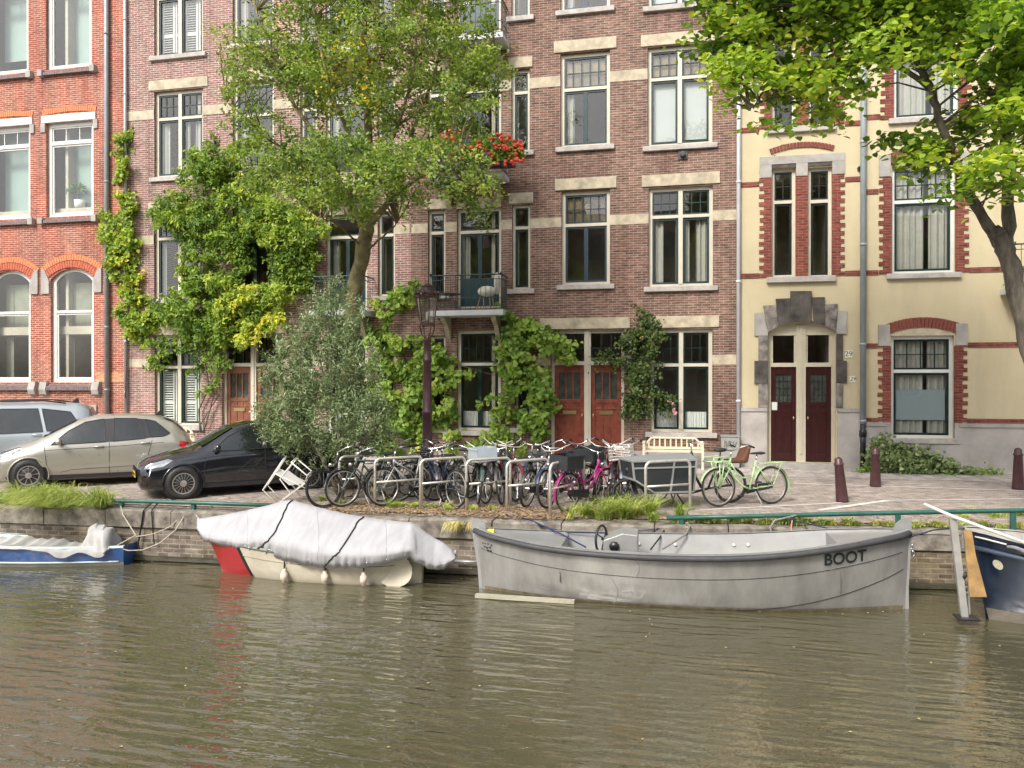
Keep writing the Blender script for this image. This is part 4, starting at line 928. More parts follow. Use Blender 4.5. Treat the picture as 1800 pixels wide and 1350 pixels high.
# ---- grey-green willow-leaved shrub behind the folding chair
OL = leafmat('willow_shrub_leaf', [(0, (.07, .10, .04)), (.4, (.17, .23, .10)), (.75, (.28, .36, .18)), (1, (.40, .47, .27))], .22)
S1 = P(600, 870, 14.1)
t = thing('large_shrub', 'tall grey-green narrow-leaved shrub beside the black hatchback', 'shrub', (S1.x, S1.y, -.1))
m = MB()
for (a, b) in (((600, 880), (590, 700)), ((602, 870), (560, 620)), ((598, 860), (640, 660)), ((600, 880), (520, 740)), ((604, 860), (670, 740)), ((585, 700), (580, 560))):
    p, q = P(*a, 14.1), P(*b, 14.1); md = p.lerp(q, .5) + Vector((.05, 0, .1)); m.tube([p, md, q], [.05, .035, .012], 7)
m.build('stems', BARK, t, True)
pol = [(555, 505), (600, 490), (628, 505), (640, 560), (688, 640), (700, 700), (695, 770), (650, 800), (600, 822), (540, 815), (500, 790), (455, 780), (442, 750), (455, 680), (450, 610), (472, 550), (520, 530)]
bs_ = [(585, 560, 60, 70, 14.1, .5), (565, 650, 110, 85, 14.1, .75), (570, 740, 120, 75, 14.1, .8), (500, 740, 55, 45, 14.1, .5), (650, 740, 55, 55, 14.1, .5)]
Cc, kk = ell(bs_, 900); n_ = 30000; kq = rng.integers(0, 900, n_)
dirs = rng.normal(size=(900, 3)); dirs[:, 2] = np.abs(dirs[:, 2]) + .7; dirs /= np.linalg.norm(dirs, axis=1, keepdims=True)
pos = Cc[kq] + dirs[kq] * rng.uniform(-.16, .2, (n_, 1)) + rng.normal(size=(n_, 3)) * .035
leaves('foliage', pos, .085 * rng.uniform(.7, 1.3, n_), (rng.normal(size=900) * .17 + .5)[kq] + rng.normal(size=n_) * .12, OL, t, 'narrow', up=.3, spread=1, down=-.5, wide=1.15)

# ---- climbers on the house fronts
CL = leafmat('climber_leaf', [(0, (.07, .14, .03)), (.4, (.20, .32, .055)), (.7, (.42, .54, .09)), (.9, (.62, .66, .10)), (1, (.78, .70, .09))], .48)
CL2 = leafmat('vine_leaf', [(0, (.08, .15, .03)), (.4, (.22, .36, .07)), (.8, (.42, .56, .12)), (1, (.6, .6, .12))], .45)
RL = leafmat('rose_leaf', [(0, (.04, .07, .02)), (.5, (.10, .15, .04)), (1, (.2, .26, .07))], .3)
def climber(label, areas, m_, size, stems=(), kind='oval', cat='climbing plant', name='climbing_plant', seedtint=0., wide=1., clump=.13, parts=None):
    """areas: (polygon, leaves, depth of the mass from the wall, tint shift)"""
    pts = []; tn = []
    for (poly, n, dep, ts) in areas:
        nc = max(6, n // 55); cc = sample_poly(poly, nc); yy = F - .06 - rng.random(nc) ** 1.3 * dep; c3 = Pn(cc[:, 0], cc[:, 1], yy)
        k = rng.integers(0, nc, n); dv = rng.normal(size=(nc, 3)) * np.array([.7, .35, .5]) + np.array([0, -.15, -.45]); dv /= np.linalg.norm(dv, axis=1, keepdims=True)
        o = dv[k] * rng.uniform(-1, 1, (n, 1)) * clump * 2.4 * rng.uniform(.5, 1.2, nc)[k][:, None] + rng.normal(size=(n, 3)) * clump * .42; q = c3[k] + o; q[:, 1] = np.minimum(q[:, 1], F - .03)
        pts.append(q); tn.append((rng.normal(size=nc) * .15 + .45 + ts)[k] + rng.normal(size=n) * .1)
    pts = np.concatenate(pts); tn = np.concatenate(tn); c0 = pts.mean(0)
    t = thing(name, label, cat, (float(c0[0]), F - .1, 0))
    if stems:
        m = MB()
        for (st, r) in stems:
            ps = [P(x, y, F - .1 - .05 * random.random()) for x, y in st]
            ds = []
            for a, b in zip(ps, ps[1:]):
                for s_ in (0, .33, .66): ds.append(a.lerp(b, s_) + Vector((random.uniform(-.02, .02), random.uniform(-.03, 0), 0)))
            m.tube(ds + [ps[-1]], [r * (1 - .5 * i / len(ds)) for i in range(len(ds) + 1)], 6)
        m.build('stems', BARK, t, True)
    leaves('foliage', pts, size * rng.uniform(.6, 1.2, len(pts)), tn, m_, t, kind, up=.35, spread=.7, down=.9, wide=wide, nrm=np.array([0, -.7, 0]))
    return t
climber('narrow column of ivy climbing the grey pipe between the red and brown houses', [([(212, 215), (222, 215), (226, 330), (236, 400), (240, 480), (262, 540), (300, 548), (330, 540), (330, 575), (270, 565), (262, 600), (258, 622), (240, 600), (215, 570), (205, 540), (195, 500), (186, 440), (180, 380), (188, 350), (200, 420), (206, 380), (210, 300)], 6000, .22, .18), ([(195, 380), (204, 380), (208, 500), (196, 500)], 350, .15, 0)], CL, .12, [([(222, 700), (222, 560), (220, 400), (218, 240)], .02)])
climber('huge wisteria hanging over the doors of the haze-tinted brown house', [
    ([(325, 300), (345, 255), (385, 240), (430, 275), (470, 330), (470, 420), (440, 430), (432, 520), (470, 520), (450, 570), (440, 600), (385, 600), (345, 590), (300, 560), (262, 555), (265, 535), (300, 530), (318, 470), (310, 400), (255, 380), (262, 352), (300, 345)], 21000, .7, -.03),
    ([(440, 330), (480, 350), (540, 375), (575, 395), (572, 420), (540, 430), (500, 425), (455, 420), (430, 390)], 6500, .9, .15), ([(480, 425), (555, 425), (548, 480), (535, 510), (505, 500), (480, 470)], 5500, .5, -.1),
    ([(385, 525), (440, 500), (490, 500), (515, 520), (500, 550), (475, 580), (440, 605), (395, 605), (370, 580)], 4400, .9, .27), ([(262, 590), (350, 580), (352, 610), (300, 620), (268, 650), (258, 640)], 900, .35, 0), ([(330, 590), (395, 590), (400, 620), (380, 690), (345, 690), (340, 640)], 900, .35, -.12)],
    CL, .13, [([(352, 760), (350, 720), (368, 680), (362, 640), (380, 600)], .03), ([(356, 760), (375, 700), (372, 640), (360, 600)], .022), ([(350, 750), (388, 690), (385, 650), (376, 620)], .016), ([(360, 620), (420, 560), (500, 470), (550, 420)], .02)], wide=.62)
climber('wide grapevine around the green ground floor windows of the dark brown house', [
    ([(880, 540), (905, 560), (960, 580), (1003, 615), (1000, 630), (960, 605), (930, 610), (925, 640), (962, 660), (968, 700), (960, 780), (930, 780), (915, 700), (893, 690), (880, 650), (885, 610), (895, 590)], 4600, .45, .1),
    ([(640, 565), (720, 590), (745, 590), (795, 640), (860, 652), (858, 662), (805, 658), (780, 690), (755, 700), (750, 780), (725, 790), (690, 740), (660, 660), (640, 620)], 4300, .5, .15),
    ([(650, 530), (720, 505), (735, 510), (710, 540), (660, 560)], 500, .4, .15), ([(750, 700), (800, 690), (815, 760), (800, 800), (760, 790)], 420, .4, .1), ([(850, 700), (905, 700), (900, 740), (850, 745)], 160, .3, .2), ([(820, 765), (900, 760), (930, 790), (840, 800)], 700, .5, .15), ([(650, 660), (700, 700), (730, 790), (660, 800), (640, 740)], 800, .6, .05)],
    CL2, .125, [([(725, 800), (722, 720), (715, 640), (700, 590)], .045), ([(950, 800), (945, 700), (930, 620), (890, 560)], .03), ([(700, 590), (800, 640), (870, 660)], .015)], 'lobed')
climber('thin climbing rose with pink blooms right of the red twin doors', [
    ([(1095, 600), (1110, 590), (1150, 565), (1160, 600), (1140, 640), (1150, 680), (1190, 715), (1180, 722), (1140, 700), (1130, 730), (1105, 750), (1098, 700), (1110, 650)], 3300, .35, -.05), ([(1130, 540), (1140, 540), (1144, 590), (1130, 590)], 260, .15, 0), ([(1040, 618), (1100, 628), (1100, 640), (1050, 634)], 260, .2, .1)], RL, .085, [([(1112, 810), (1108, 750), (1125, 650), (1138, 560)], .012), ([(1140, 800), (1122, 700), (1120, 620)], .008)])
ROSE = mat('pink_petal', (.72, .35, .38), .7, var=.15); PEACH = mat('peach_petal', (.75, .45, .18), .7, var=.15)
def blooms(t, pix, m_, r, Y=F - .35, name='bloom'):
    for (x, y) in pix:
        q = MB(); c = P(x, y, Y)
        for j in range(4): q.ball((c.x + random.uniform(-r, r) * .5, c.y + random.uniform(-r, r) * .5, c.z + random.uniform(-r, r) * .4), r * .6, 6)
        q.build(name, m_, t, True)
tr_ = [o for o in COL.objects if o.get('label', '').startswith('thin climbing rose')][0]
blooms(tr_, [(1176, 706), (1184, 720), (1187, 726), (1181, 709)], ROSE, .06); blooms(tr_, [(1148, 590), (1128, 594)], PEACH, .06)

# low shrub and weeds at the yellow house
SL = leafmat('mound_leaf', [(0, (.08, .12, .04)), (.5, (.24, .32, .13)), (1, (.45, .52, .26))], .25)
def mound(label, blobs, n, m_, size, name='low_shrub', cat='shrub', kind='oval'):
    C, k = ell(blobs, max(20, n // 30)); kq = rng.integers(0, len(C), n); pos = C[kq] + rng.normal(size=(n, 3)) * .07; pos[:, 1] = np.minimum(pos[:, 1], F - .1)
    pos = pos[pos[:, 2] > -.02]; n = len(pos); kq = kq[:n]; c0 = pos.mean(0); t = thing(name, label, cat, (float(c0[0]), float(c0[1]), 0))
    m = MB()
    for i in range(0, len(C), max(1, len(C) // 25)):
        m.tube([(float(c0[0] + (C[i][0] - c0[0]) * .6), float(c0[1]), 0.), tuple(C[i])], [.012, .004], 4)
    m.build('stems', BARK, t)
    leaves('foliage', pos, size * rng.uniform(.6, 1.2, n), rng.normal(size=n) * .2 + .5, m_, t, kind, up=.7, spread=.8); return t
mound('spreading grey-green shrub against the wall below the yellow house window', [(1590, 820, 75, 38, 20.3, .45), (1560, 812, 36, 46, 20.3, .4), (1650, 828, 55, 26, 20.3, .45), (1690, 838, 30, 14, 20.3, .4)], 6500, SL, .10)
mound('low weeds growing along the foot of the yellow house', [(1520, 836, 22, 7, 20.3, .35), (1720, 838, 45, 5, 20.3, .3), (1740, 832, 16, 8, 20.4, .2), (1620, 843, 120, 4, 19.9, .15)], 1500, CL2, .07, 'weeds', 'weeds')

# grass
GR = leafmat('grass_blade', [(0, (.12, .19, .035)), (.45, (.32, .43, .09)), (.8, (.56, .60, .18)), (1, (.68, .56, .26))], .35)
def grass(label, pts, n, h, spread=.12, tilt=-.35, z0=-.13, name='grass', hang=.0, dry=0.):
    V = []; Fc = []; tt = []; nt_ = max(6, n // 70); tuf = []
    for i in range(nt_):
        x, y, Y = pts[rng.integers(0, len(pts))]; b = P(x + rng.normal() * 6, y, Y); tuf.append((b.x + rng.normal() * spread, b.y + rng.normal() * spread * .8, rng.uniform(.45, 1.15), rng.normal() * .13))
    for i in range(n):
        tx_, ty_, th_, tc_ = tuf[rng.integers(0, nt_)]
        bx = tx_ + rng.normal() * .035; by = ty_ + rng.normal() * .035; bz = z0
        L_ = h * th_ * rng.uniform(.5, 1.1); az = rng.uniform(0, 6.283); lean = rng.uniform(.15, .85)
        dxx, dyy = math.cos(az) * lean, math.sin(az) * lean + tilt * rng.random() * 1.3
        wv_ = .006 * rng.uniform(.7, 1.5); o = len(V); sx, sy = -math.sin(az + .6) * wv_, math.cos(az + .6) * wv_
        for s_ in (0, .4, .75, 1.0):
            cx = bx + dxx * L_ * s_ ** 1.5; cy = by + dyy * L_ * s_ ** 1.5; cz = bz + L_ * (s_ - (.55 + hang) * s_ * s_)
            k = 1 - s_ ** 2 * .9; V += [(cx - sx * k, cy - sy * k, cz), (cx + sx * k, cy + sy * k, cz)]
        for j in range(3): Fc.append((o + 2 * j, o + 2 * j + 1, o + 2 * j + 3, o + 2 * j + 2)); tt.append(rng.normal() * .15 + .5 + dry + tc_)
    me = bpy.data.meshes.new(name); me.from_pydata(V, [], Fc); at = me.attributes.new('tint', 'FLOAT', 'FACE'); at.data.foreach_set('value', np.clip(tt, 0, 1).astype(np.float32)); me.materials.append(GR)
    o = bpy.data.objects.new(name, me); COL.objects.link(o); return tag(o, label, 'grass', kind='stuff')
def gl(x0, x1, y, off, n=12): return [(x, y, Yr(x, off)) for x in np.linspace(x0, x1, n)]
grass('long bright grass hanging over the coping beside the beige car', gl(40, 190, 880, .1) + gl(70, 175, 880, .2) + gl(95, 150, 875, .15), 1900, 1.25, .17, -.75, hang=.32, dry=.1)
grass('thin fringe of grass on the quay edge at far left', gl(-40, 60, 885, .25), 1000, .8)
grass('bright green grass on the quay edge in front of the pink bicycle', gl(1000, 1185, 900, .5, 20) + gl(1010, 1160, 900, .35, 12) + gl(1040, 1140, 900, .8, 12), 2000, .72, .17, -.35, dry=.1)
grass('strip of short grass under the right guard rail', gl(1180, 1480, 900, .25, 30), 2600, .24, .07, -.2, dry=.1)
grass('dry grass tufts under the right end of the guard rail', gl(1480, 1830, 900, .25, 30), 1600, .2, .07, -.2, dry=.2)
grass('green weeds at the foot of the leaning tree', gl(1690, 1850, 880, 1.3, 12), 1500, .28, .2, 0)
grass('dry weeds between the wheels of the leftmost bicycles', [(x, 880, 13.6) for x in range(555, 860, 12)], 1500, .26, .14, 0, dry=.15)
grass('tuft of roots and grass hanging on the wall left of the grey boat', gl(800, 830, 930, -.05, 6), 500, .35, .06, -.3, z0=-.2, hang=.9, dry=.45)
# fallen leaves
LT = leafmat('dead_leaf', [(0, (.12, .075, .045)), (.5, (.33, .21, .12)), (1, (.52, .40, .20))], .1)
def litter(label, x0, x1, o0, o1, n, name='fallen_leaves'):
    pts = []
    for i in range(n):
        X = P(rng.uniform(x0, x1), 900, 13.2).x; Y = qy(X) + rng.uniform(o0, o1) ; pts.append((X, Y, zg(Y) + .018 + rng.random() * .012))
    o = leaves(name, pts, .05 * rng.uniform(.5, 1.2, n), rng.normal(size=n) * .3 + .5, LT, None, up=3, spread=.5); return tag(o, label, 'fallen leaves', kind='stuff')
litter('brown and yellow fallen leaves along the quay under the bicycle racks', 560, 1000, .1, 1.3, 3600)
litter('scattered fallen leaves on the street to the right', 1000, 1800, .1, 1.0, 700); litter('scattered fallen leaves near the black car', 200, 560, .1, 1.5, 350)
n_ = 60; pp = np.stack([rng.uniform(-9, 6, n_), rng.uniform(4, 12, n_), np.full(n_, WATER + .006)], 1)
q_ = [PZ(x, y, WATER + .006) for x, y in ((1440, 1074), (1452, 1076), (1524, 1077), (1555, 1075), (1580, 1078), (810, 1018), (822, 1016), (835, 1019), (250, 990), (265, 988), (1480, 1080), (1345, 1066), (1400, 1071))]
pp = np.concatenate([pp, np.array([list(a) for a in q_])])
tag(leaves('floating_leaves', pp, .035, np.full(len(pp), .95), LT, None, up=6, spread=.1), 'small leaves floating on the canal water', 'floating leaves', kind='stuff')

# ================================================================ VEHICLES
def paint(name, c, metal=.0, rough=.25):
    return mat(name, c, rough, metal, var=.04, vs=2, coat=1.0)
CARGLASS = mat('car_glass', (.012, .016, .016), .04, var=.3, vs=2, spec=.9, bs=1.1, bstr=1.6)
TRIMB = mat('black_plastic', (.02, .02, .022), .5, var=.2)
CHROME = mat('chrome', (.75, .75, .75), .12, 1, var=.05)
LAMPG = mat('headlight_glass', (.30, .32, .33), .08, .5, var=.25, vs=14, spec=1)
REDL = mat('tail_light_red', (.5, .01, .015), .12, var=.2, spec=1)
ALLOY = mat('alloy', (.52, .48, .46), .32, .7, var=.15, vs=9)
def car(name, label, loc, rz, L_, H, Wd, st, m_, wheels, rim_style, glassx, doors, rails=False, plate=None):
    t = thing(name, label, 'car', loc, rz)
    xs_ = [s[0] for s in st]
    def it(x, k): return float(np.interp(x, xs_, [s[k] for s in st]))
    # st rows: x, zbottom, zbelt, ztop, halfwidth, halftop
    def sec(x):
        zb, zt_, zr, w_, wt = (it(x, k) for k in range(1, 6))
        return [(0, zb), (w_ - .14, zb), (w_ - .03, zb + .10), (w_, zb + .30), (w_ + .004, zt_ - .16), (w_ - .03, zt_), (wt, zr - .075), (wt - .13, zr - .01), (0, zr + .012)]
    def side_y(x, z):
        p = sec(x)[2:7]
        return float(np.interp(z, [q[1] for q in p], [q[0] for q in p]))
    q = MB(); rows = []
    allx = sorted(set(list(np.linspace(0, L_, 34)) + xs_))
    for x in allx:
        h = sec(x); rows.append([(x, -a, b) for a, b in h] + [(x, a, b) for a, b in reversed(h[1:-1])])
    q.grid(rows, closed=True)
    n = len(rows[0]); q.add(rows[0], [tuple(range(n))]); q.add(rows[-1], [tuple(range(n - 1, -1, -1))])
    body = q.build('body', m_, t, True, local=True)
    E = .010
    def decal(poly, th=E, sides=(-1,)):
        r = MB()
        for s_ in sides:
            # triangulated strip following the side: sample the polygon on a fine x grid
            xs2 = sorted({p[0] for p in poly} | set(np.linspace(min(p[0] for p in poly), max(p[0] for p in poly), 10)))
            top, bot = [], []
            for x in xs2:
                zs_ = []
                for i in range(len(poly)):
                    (xa, za), (xb, zb) = poly[i], poly[(i + 1) % len(poly)]
                    if xa == xb:
                        if abs(x - xa) < 1e-6: zs_ += [za, zb]
                    elif min(xa, xb) - 1e-6 <= x <= max(xa, xb) + 1e-6: zs_.append(za + (zb - za) * (x - xa) / (xb - xa))
                if zs_: top.append((x, max(zs_))); bot.append((x, min(zs_)))
            rws = []
            for f_ in (0, .33, .66, 1):
                rws.append([(x, s_ * (side_y(x, zb + (zt_ - zb) * f_) + th), zb + (zt_ - zb) * f_) for (x, zb), (_, zt_) in zip(bot, top)])
            r.grid(rws)
        return r
    for sd_ in (-1, 1):
        for poly in doors['win']:
            sw = decal(poly, E, (sd_,)).build('side_window', CARGLASS, t, True, local=True)
            r = MB(); lp = []
            for a, b in zip(poly, poly[1:] + poly[:1]):
                for f_ in (0, .25, .5, .75): x = a[0] + (b[0] - a[0]) * f_; z = a[1] + (b[1] - a[1]) * f_; lp.append((x, sd_ * (side_y(x, z) + E), z))
            r.tube(lp, .010, 5, closed=True); r.build('window_trim', TRIMB, sw, True, local=True)
        for poly in doors.get('pillar', []): decal(poly, E + .004, (sd_,)).build('pillar', TRIMB, t, True, local=True)
    for (x0, x1) in (glassx[0], glassx[1]):
        r = MB(); rws = []
        for x in np.linspace(x0, x1, 7):
            wt = it(x, 5) - .10; zr = it(x, 3); rws.append([(x, y, zr + .022 - .02 * (abs(y) / wt) ** 4 * 1.2) for y in np.linspace(-wt, wt, 9)])
        r.grid(rws); r.build('windscreen' if x0 < L_ / 2 else 'rear_window', CARGLASS, t, True, local=True)
    for ln in doors['seam']:
        r = MB(); pts = [(x, -(side_y(x, z) + .001), z) for x, z in ln]; dense = []
        for a, b in zip(ln, ln[1:]):
            for s_ in (0, .25, .5, .75): x = a[0] + (b[0] - a[0]) * s_; z = a[1] + (b[1] - a[1]) * s_; dense.append((x, -(side_y(x, z) + .002), z))
        x, z = ln[-1]; dense.append((x, -(side_y(x, z) + .002), z)); r.tube(dense, .005, 4); r.build('door_seam', TRIMB, t, local=True)
    for (x, z) in doors['handle']:
        r = MB(); y = -(side_y(x, z)); r.tube([(x - .09, y - .005, z), (x - .07, y - .035, z + .004), (x + .07, y - .035, z + .004), (x + .09, y - .005, z)], .013, 6); r.build('door_handle', m_, t, True, local=True)
    for s_ in (-1, 1):
        x, z = doors['mirror']; r = MB(); y = side_y(x, z - .02); r.ball((x - .02, s_ * (y + .11), z + .05), .1, 10, 0, (.62, .95, .68)); r.tube([(x, s_ * y, z - .03), (x, s_ * (y + .08), z)], .02, 6); r.build('wing_mirror', m_ if doors.get('mcol', 1) else TRIMB, t, True, local=True)
        if 'head' in doors: decal(doors['head'], .012, (s_,)).build('headlight', LAMPG, t, True, local=True)
        if 'tail' in doors: decal(doors['tail'], .014, (s_,)).build('tail_light', REDL, t, True, local=True)
    for sd_ in (-1, 1): r = decal([(.3, it(.4, 1) + .03), (L_ - .3, it(L_ - .4, 1) + .03), (L_ - .3, it(L_ - .4, 1) + .11), (.3, it(.4, 1) + .11)], .006, (sd_,)); r.build('sill_trim', TRIMB, t, True, local=True)
    if 'grille' in doors:
        r = MB(); x, zc, hh, ww = doors['grille']
        for i in range(4): r.box(x - .02, x + .05, -ww, ww, zc - hh + i * hh * .55, zc - hh + i * hh * .55 + .02)
        r.box(x - .005, x + .06, -ww, ww, zc - hh, zc + hh); r.build('grille', TRIMB, t, local=True)
    if plate:
        x, z = plate; r = MB(); r.box(x - .015, x, -.26, .26, z - .055, z + .055); p_ = r.build('licence_plate', mat('yellow_plate', (.75, .45, .02), .4, var=.05), t, local=True, bevel=.004)
        r = MB()
        for i in range(7): r.box(x - .018, x - .0155, -.2 + i * .06, -.2 + i * .06 + .035, z - .03, z + .03)
        r.build('plate_characters', BLACKP, p_, local=True)
    wr = wheels[0][1]
    for (wx, rr_) in wheels:
        for s_ in (-1, 1):
            yo = it(wx, 4); r = MB()
            # dark wheel arch and body-coloured lip
            r.lathe([(rr_ + .055, yo - .22), (rr_ + .055, yo + .012)] if s_ > 0 else [(rr_ + .055, -yo - .012), (rr_ + .055, -yo + .22)], (wx, 0, rr_), 26, axis='y'); r.build('wheel_arch', TRIMB, t, True, local=True)
            r = MB(); ring = [(wx + (rr_ + .06) * math.cos(a), s_ * (yo + .010), rr_ + (rr_ + .06) * math.sin(a)) for a in np.linspace(-.25, math.pi + .25, 22)]; r.tube(ring, .018, 6); r.build('arch_lip', m_, t, True, local=True)
            y0 = s_ * (yo - .17); y1 = s_ * (yo + .022); c = (wx, 0, rr_); r = MB()
            pr = [(rr_ * .62, y0), (rr_ * .95, y0), (rr_, y0 + s_ * .03), (rr_, y1 - s_ * .03), (rr_ * .95, y1), (rr_ * .66, y1), (rr_ * .64, y1 - s_ * .03)]
            r.lathe(pr, c, 28, axis='y'); wh = r.build('wheel', RUBBER, t, True, local=True)
            r = MB(); R0 = rr_ * .665; yy = y1 + s_ * .004
            r.lathe([(R0, yy - s_ * .05), (R0, yy), (R0 * .9, yy), (R0 * .88, yy - s_ * .045)], c, 28, axis='y')
            ns = rim_style
            for i in range(ns):
                a = 2 * math.pi * i / ns + .2; wv_ = .34 / ns if ns > 8 else .42 / ns
                for aa in ((a - wv_, a + wv_),):
                    p1 = (wx + .05 * math.cos(aa[0]), yy - s_ * .005, rr_ + .05 * math.sin(aa[0])); p2 = (wx + .05 * math.cos(aa[1]), yy - s_ * .005, rr_ + .05 * math.sin(aa[1]))
                    p3 = (wx + R0 * .92 * math.cos(a + wv_ * 1.3), yy - s_ * .012, rr_ + R0 * .92 * math.sin(a + wv_ * 1.3)); p4 = (wx + R0 * .92 * math.cos(a - wv_ * 1.3), yy - s_ * .012, rr_ + R0 * .92 * math.sin(a - wv_ * 1.3))
                    r.prism([p1, p2, p3, p4], (0, -s_ * .02, 0))
            r.lathe([(.062, yy - s_ * .03), (.062, yy), (.03, yy + s_ * .006)], c, 14, axis='y'); r.build('rim', ALLOY, wh, local=True)
    if rails:
        for s_ in (-1, 1):
            r = MB(); pts = [(x, s_ * (it(x, 5) - .06), it(x, 3) + (.0 if k in (0, 5) else .045)) for k, x in enumerate(np.linspace(1.5, L_ - .75, 6))]; r.tube(pts, .018, 6); r.build('roof_rail', TRIMB, t, True, local=True)
    r = MB(); x = doors.get('ant', 3.2); z = it(x, 3); r.prism([(x, -.02, z), (x + .16, -.02, z), (x + .15, -.02, z + .1), (x + .1, -.02, z + .1)], (0, .04, 0)); r.build('antenna', TRIMB, t, local=True)
    return t
def place(px, py, local, rz):
    p = G(px, py); c, s_ = math.cos(rz), math.sin(rz)
    return (p.x - (local[0] * c - local[1] * s_), p.y - (local[0] * s_ + local[1] * c), p.z)
CRZ = R(36)
stB = [(0, .30, .50, .60, .52, .44), (.06, .20, .58, .68, .66, .56), (.22, .17, .64, .76, .76, .66), (.6, .17, .74, .87, .82, .70), (1.0, .17, .82, .95, .84, .70), (1.2, .17, .85, 1.03, .84, .69), (1.75, .17, .89, 1.36, .84, .60), (2.1, .17, .91, 1.445, .84, .575), (2.8, .17, .94, 1.45, .84, .575), (3.3, .17, .97, 1.40, .83, .57), (3.55, .18, .99, 1.28, .82, .58), (3.8, .2, .95, 1.06, .78, .60), (3.93, .28, .72, .80, .70, .58), (3.97, .34, .6, .66, .62, .5)]
loc = place(322, 878, (.78, -.82), R(42))
car('hatchback_car', 'black hatchback parked with its front wheel near the green rail and a yellow plate', loc, R(42), 3.97, 1.45, .84, stB, paint('black_car_paint', (.008, .009, .014), rough=.12), [(.78, .31), (3.22, .31)], 16, ((1.14, 1.74), (3.36, 3.74)),
    dict(win=[[(1.32, .90), (1.62, 1.17), (1.95, 1.33), (2.28, 1.37), (2.28, .92)], [(2.36, .925), (2.36, 1.375), (2.85, 1.37), (3.08, 1.30), (3.2, 1.0), (3.12, .97)]], pillar=[[(2.28, .92), (2.36, .92), (2.36, 1.375), (2.28, 1.37)]],
         seam=[[(1.16, .3), (1.18, .85)], [(2.32, .25), (2.32, .9)], [(3.0, .5), (3.2, .85)], [(.75, .74), (1.3, .80), (3.3, .88)]], handle=[(2.16, .8), (3.02, .84)], mirror=(1.42, .93), mcol=1,
         head=[(.10, .60), (.14, .68), (.52, .78), (.60, .76), (.42, .63)], tail=[(3.72, .72), (3.9, .72), (3.9, .9), (3.75, .95)], grille=(0.0, .50, .05, .36), ant=3.2), plate=(-.01, .46))
stC = [(0, .32, .52, .62, .50, .42), (.06, .22, .60, .70, .66, .56), (.22, .18, .68, .80, .76, .66), (.5, .18, .78, .93, .82, .70), (.8, .18, .86, 1.02, .85, .70), (1.0, .18, .90, 1.12, .855, .69), (1.55, .18, .93, 1.42, .86, .60), (1.95, .18, .95, 1.525, .86, .575), (2.6, .18, .98, 1.54, .86, .575), (3.2, .18, 1.01, 1.48, .85, .57), (3.5, .19, 1.04, 1.36, .83, .58), (3.75, .22, 1.0, 1.12, .79, .60), (3.9, .3, .76, .84, .72, .58), (3.94, .36, .64, .70, .64, .5)]
loc = place(50, 862, (.72, -.83), CRZ)
car('hatchback_car', 'beige metallic hatchback parked between the silver car and the black car', loc, CRZ, 3.94, 1.54, .86, stC, paint('beige_car_paint', (.42, .40, .345), .45, .3), [(.72, .31), (3.2, .31)], 9, ((.95, 1.56), (3.3, 3.7)),
    dict(win=[[(1.12, .93), (1.42, 1.2), (1.75, 1.39), (2.1, 1.45), (2.15, .97)], [(2.3, .975), (2.3, 1.46), (2.75, 1.45), (2.92, 1.02)], [(3.02, 1.04), (2.9, 1.43), (3.12, 1.38), (3.42, 1.12), (3.3, 1.06)]], pillar=[[(2.15, .97), (2.3, .975), (2.3, 1.46), (2.1, 1.45)], [(2.92, 1.02), (3.02, 1.04), (2.9, 1.43), (2.75, 1.45)]],
         seam=[[(1.08, .3), (1.05, .5), (1.0, .9)], [(2.22, .25), (2.22, .95)], [(2.95, .55), (3.06, .98)], [(1.0, .82), (2.2, .86), (3.3, .92)], [(1.3, .35), (1.5, .4), (2.9, .44)]], handle=[(2.02, .87), (2.92, .92)], mirror=(1.30, .95), mcol=1,
         head=[(.08, .64), (.2, .8), (.55, .9), (.60, .86), (.3, .66)], tail=[(3.6, .82), (3.88, .78), (3.84, .9), (3.62, .95)], grille=(0.0, .5, .05, .3), ant=3.1))
stW = [(0, .34, .6, .72, .6, .5), (.08, .26, .7, .84, .76, .66), (.4, .22, .84, 1.0, .86, .76), (.9, .22, .95, 1.1, .9, .78), (1.15, .22, .98, 1.2, .9, .76), (1.8, .22, 1.0, 1.6, .9, .66), (2.2, .22, 1.02, 1.70, .9, .64), (3.4, .22, 1.05, 1.72, .9, .64), (4.1, .22, 1.07, 1.68, .9, .64), (4.32, .24, 1.08, 1.58, .88, .66), (4.5, .3, .98, 1.14, .86, .72), (4.6, .4, .8, .9, .8, .68)]
a_ = P(163, 712, 16.4); c_, s__ = math.cos(CRZ), math.sin(CRZ); loc = (a_.x - 4.35 * c_ + .6 * -s__ * 0, a_.y - 4.35 * s__, -.05)
car('sport_utility_car', 'pale silver sport utility car with roof rails behind the beige car', loc, CRZ, 4.6, 1.72, .9, stW, paint('silver_car_paint', (.36, .40, .43), .35, .3), [(.9, .35), (3.75, .35)], 10, ((1.1, 1.78), (4.34, 4.5)),
    dict(win=[[(1.35, 1.02), (1.75, 1.42), (2.1, 1.55), (2.45, 1.58), (2.45, 1.04)], [(2.53, 1.04), (2.53, 1.58), (3.3, 1.58), (3.42, 1.07)], [(3.5, 1.08), (3.38, 1.58), (3.95, 1.5), (4.15, 1.2), (4.1, 1.1)]], pillar=[[(2.45, 1.04), (2.53, 1.04), (2.53, 1.58), (2.45, 1.58)]],
         seam=[[(1.2, .35), (1.2, .95)], [(2.5, .3), (2.5, 1.0)], [(3.5, .6), (3.6, 1.0)]], handle=[(2.3, .96), (3.3, 1.0)], mirror=(1.5, 1.05), head=[(.1, .74), (.15, .84), (.6, .98), (.6, .88)], tail=[(4.3, .95), (4.52, .95), (4.5, 1.1), (4.3, 1.15)], grille=(0., .7, .08, .4), ant=3.9), rails=True)

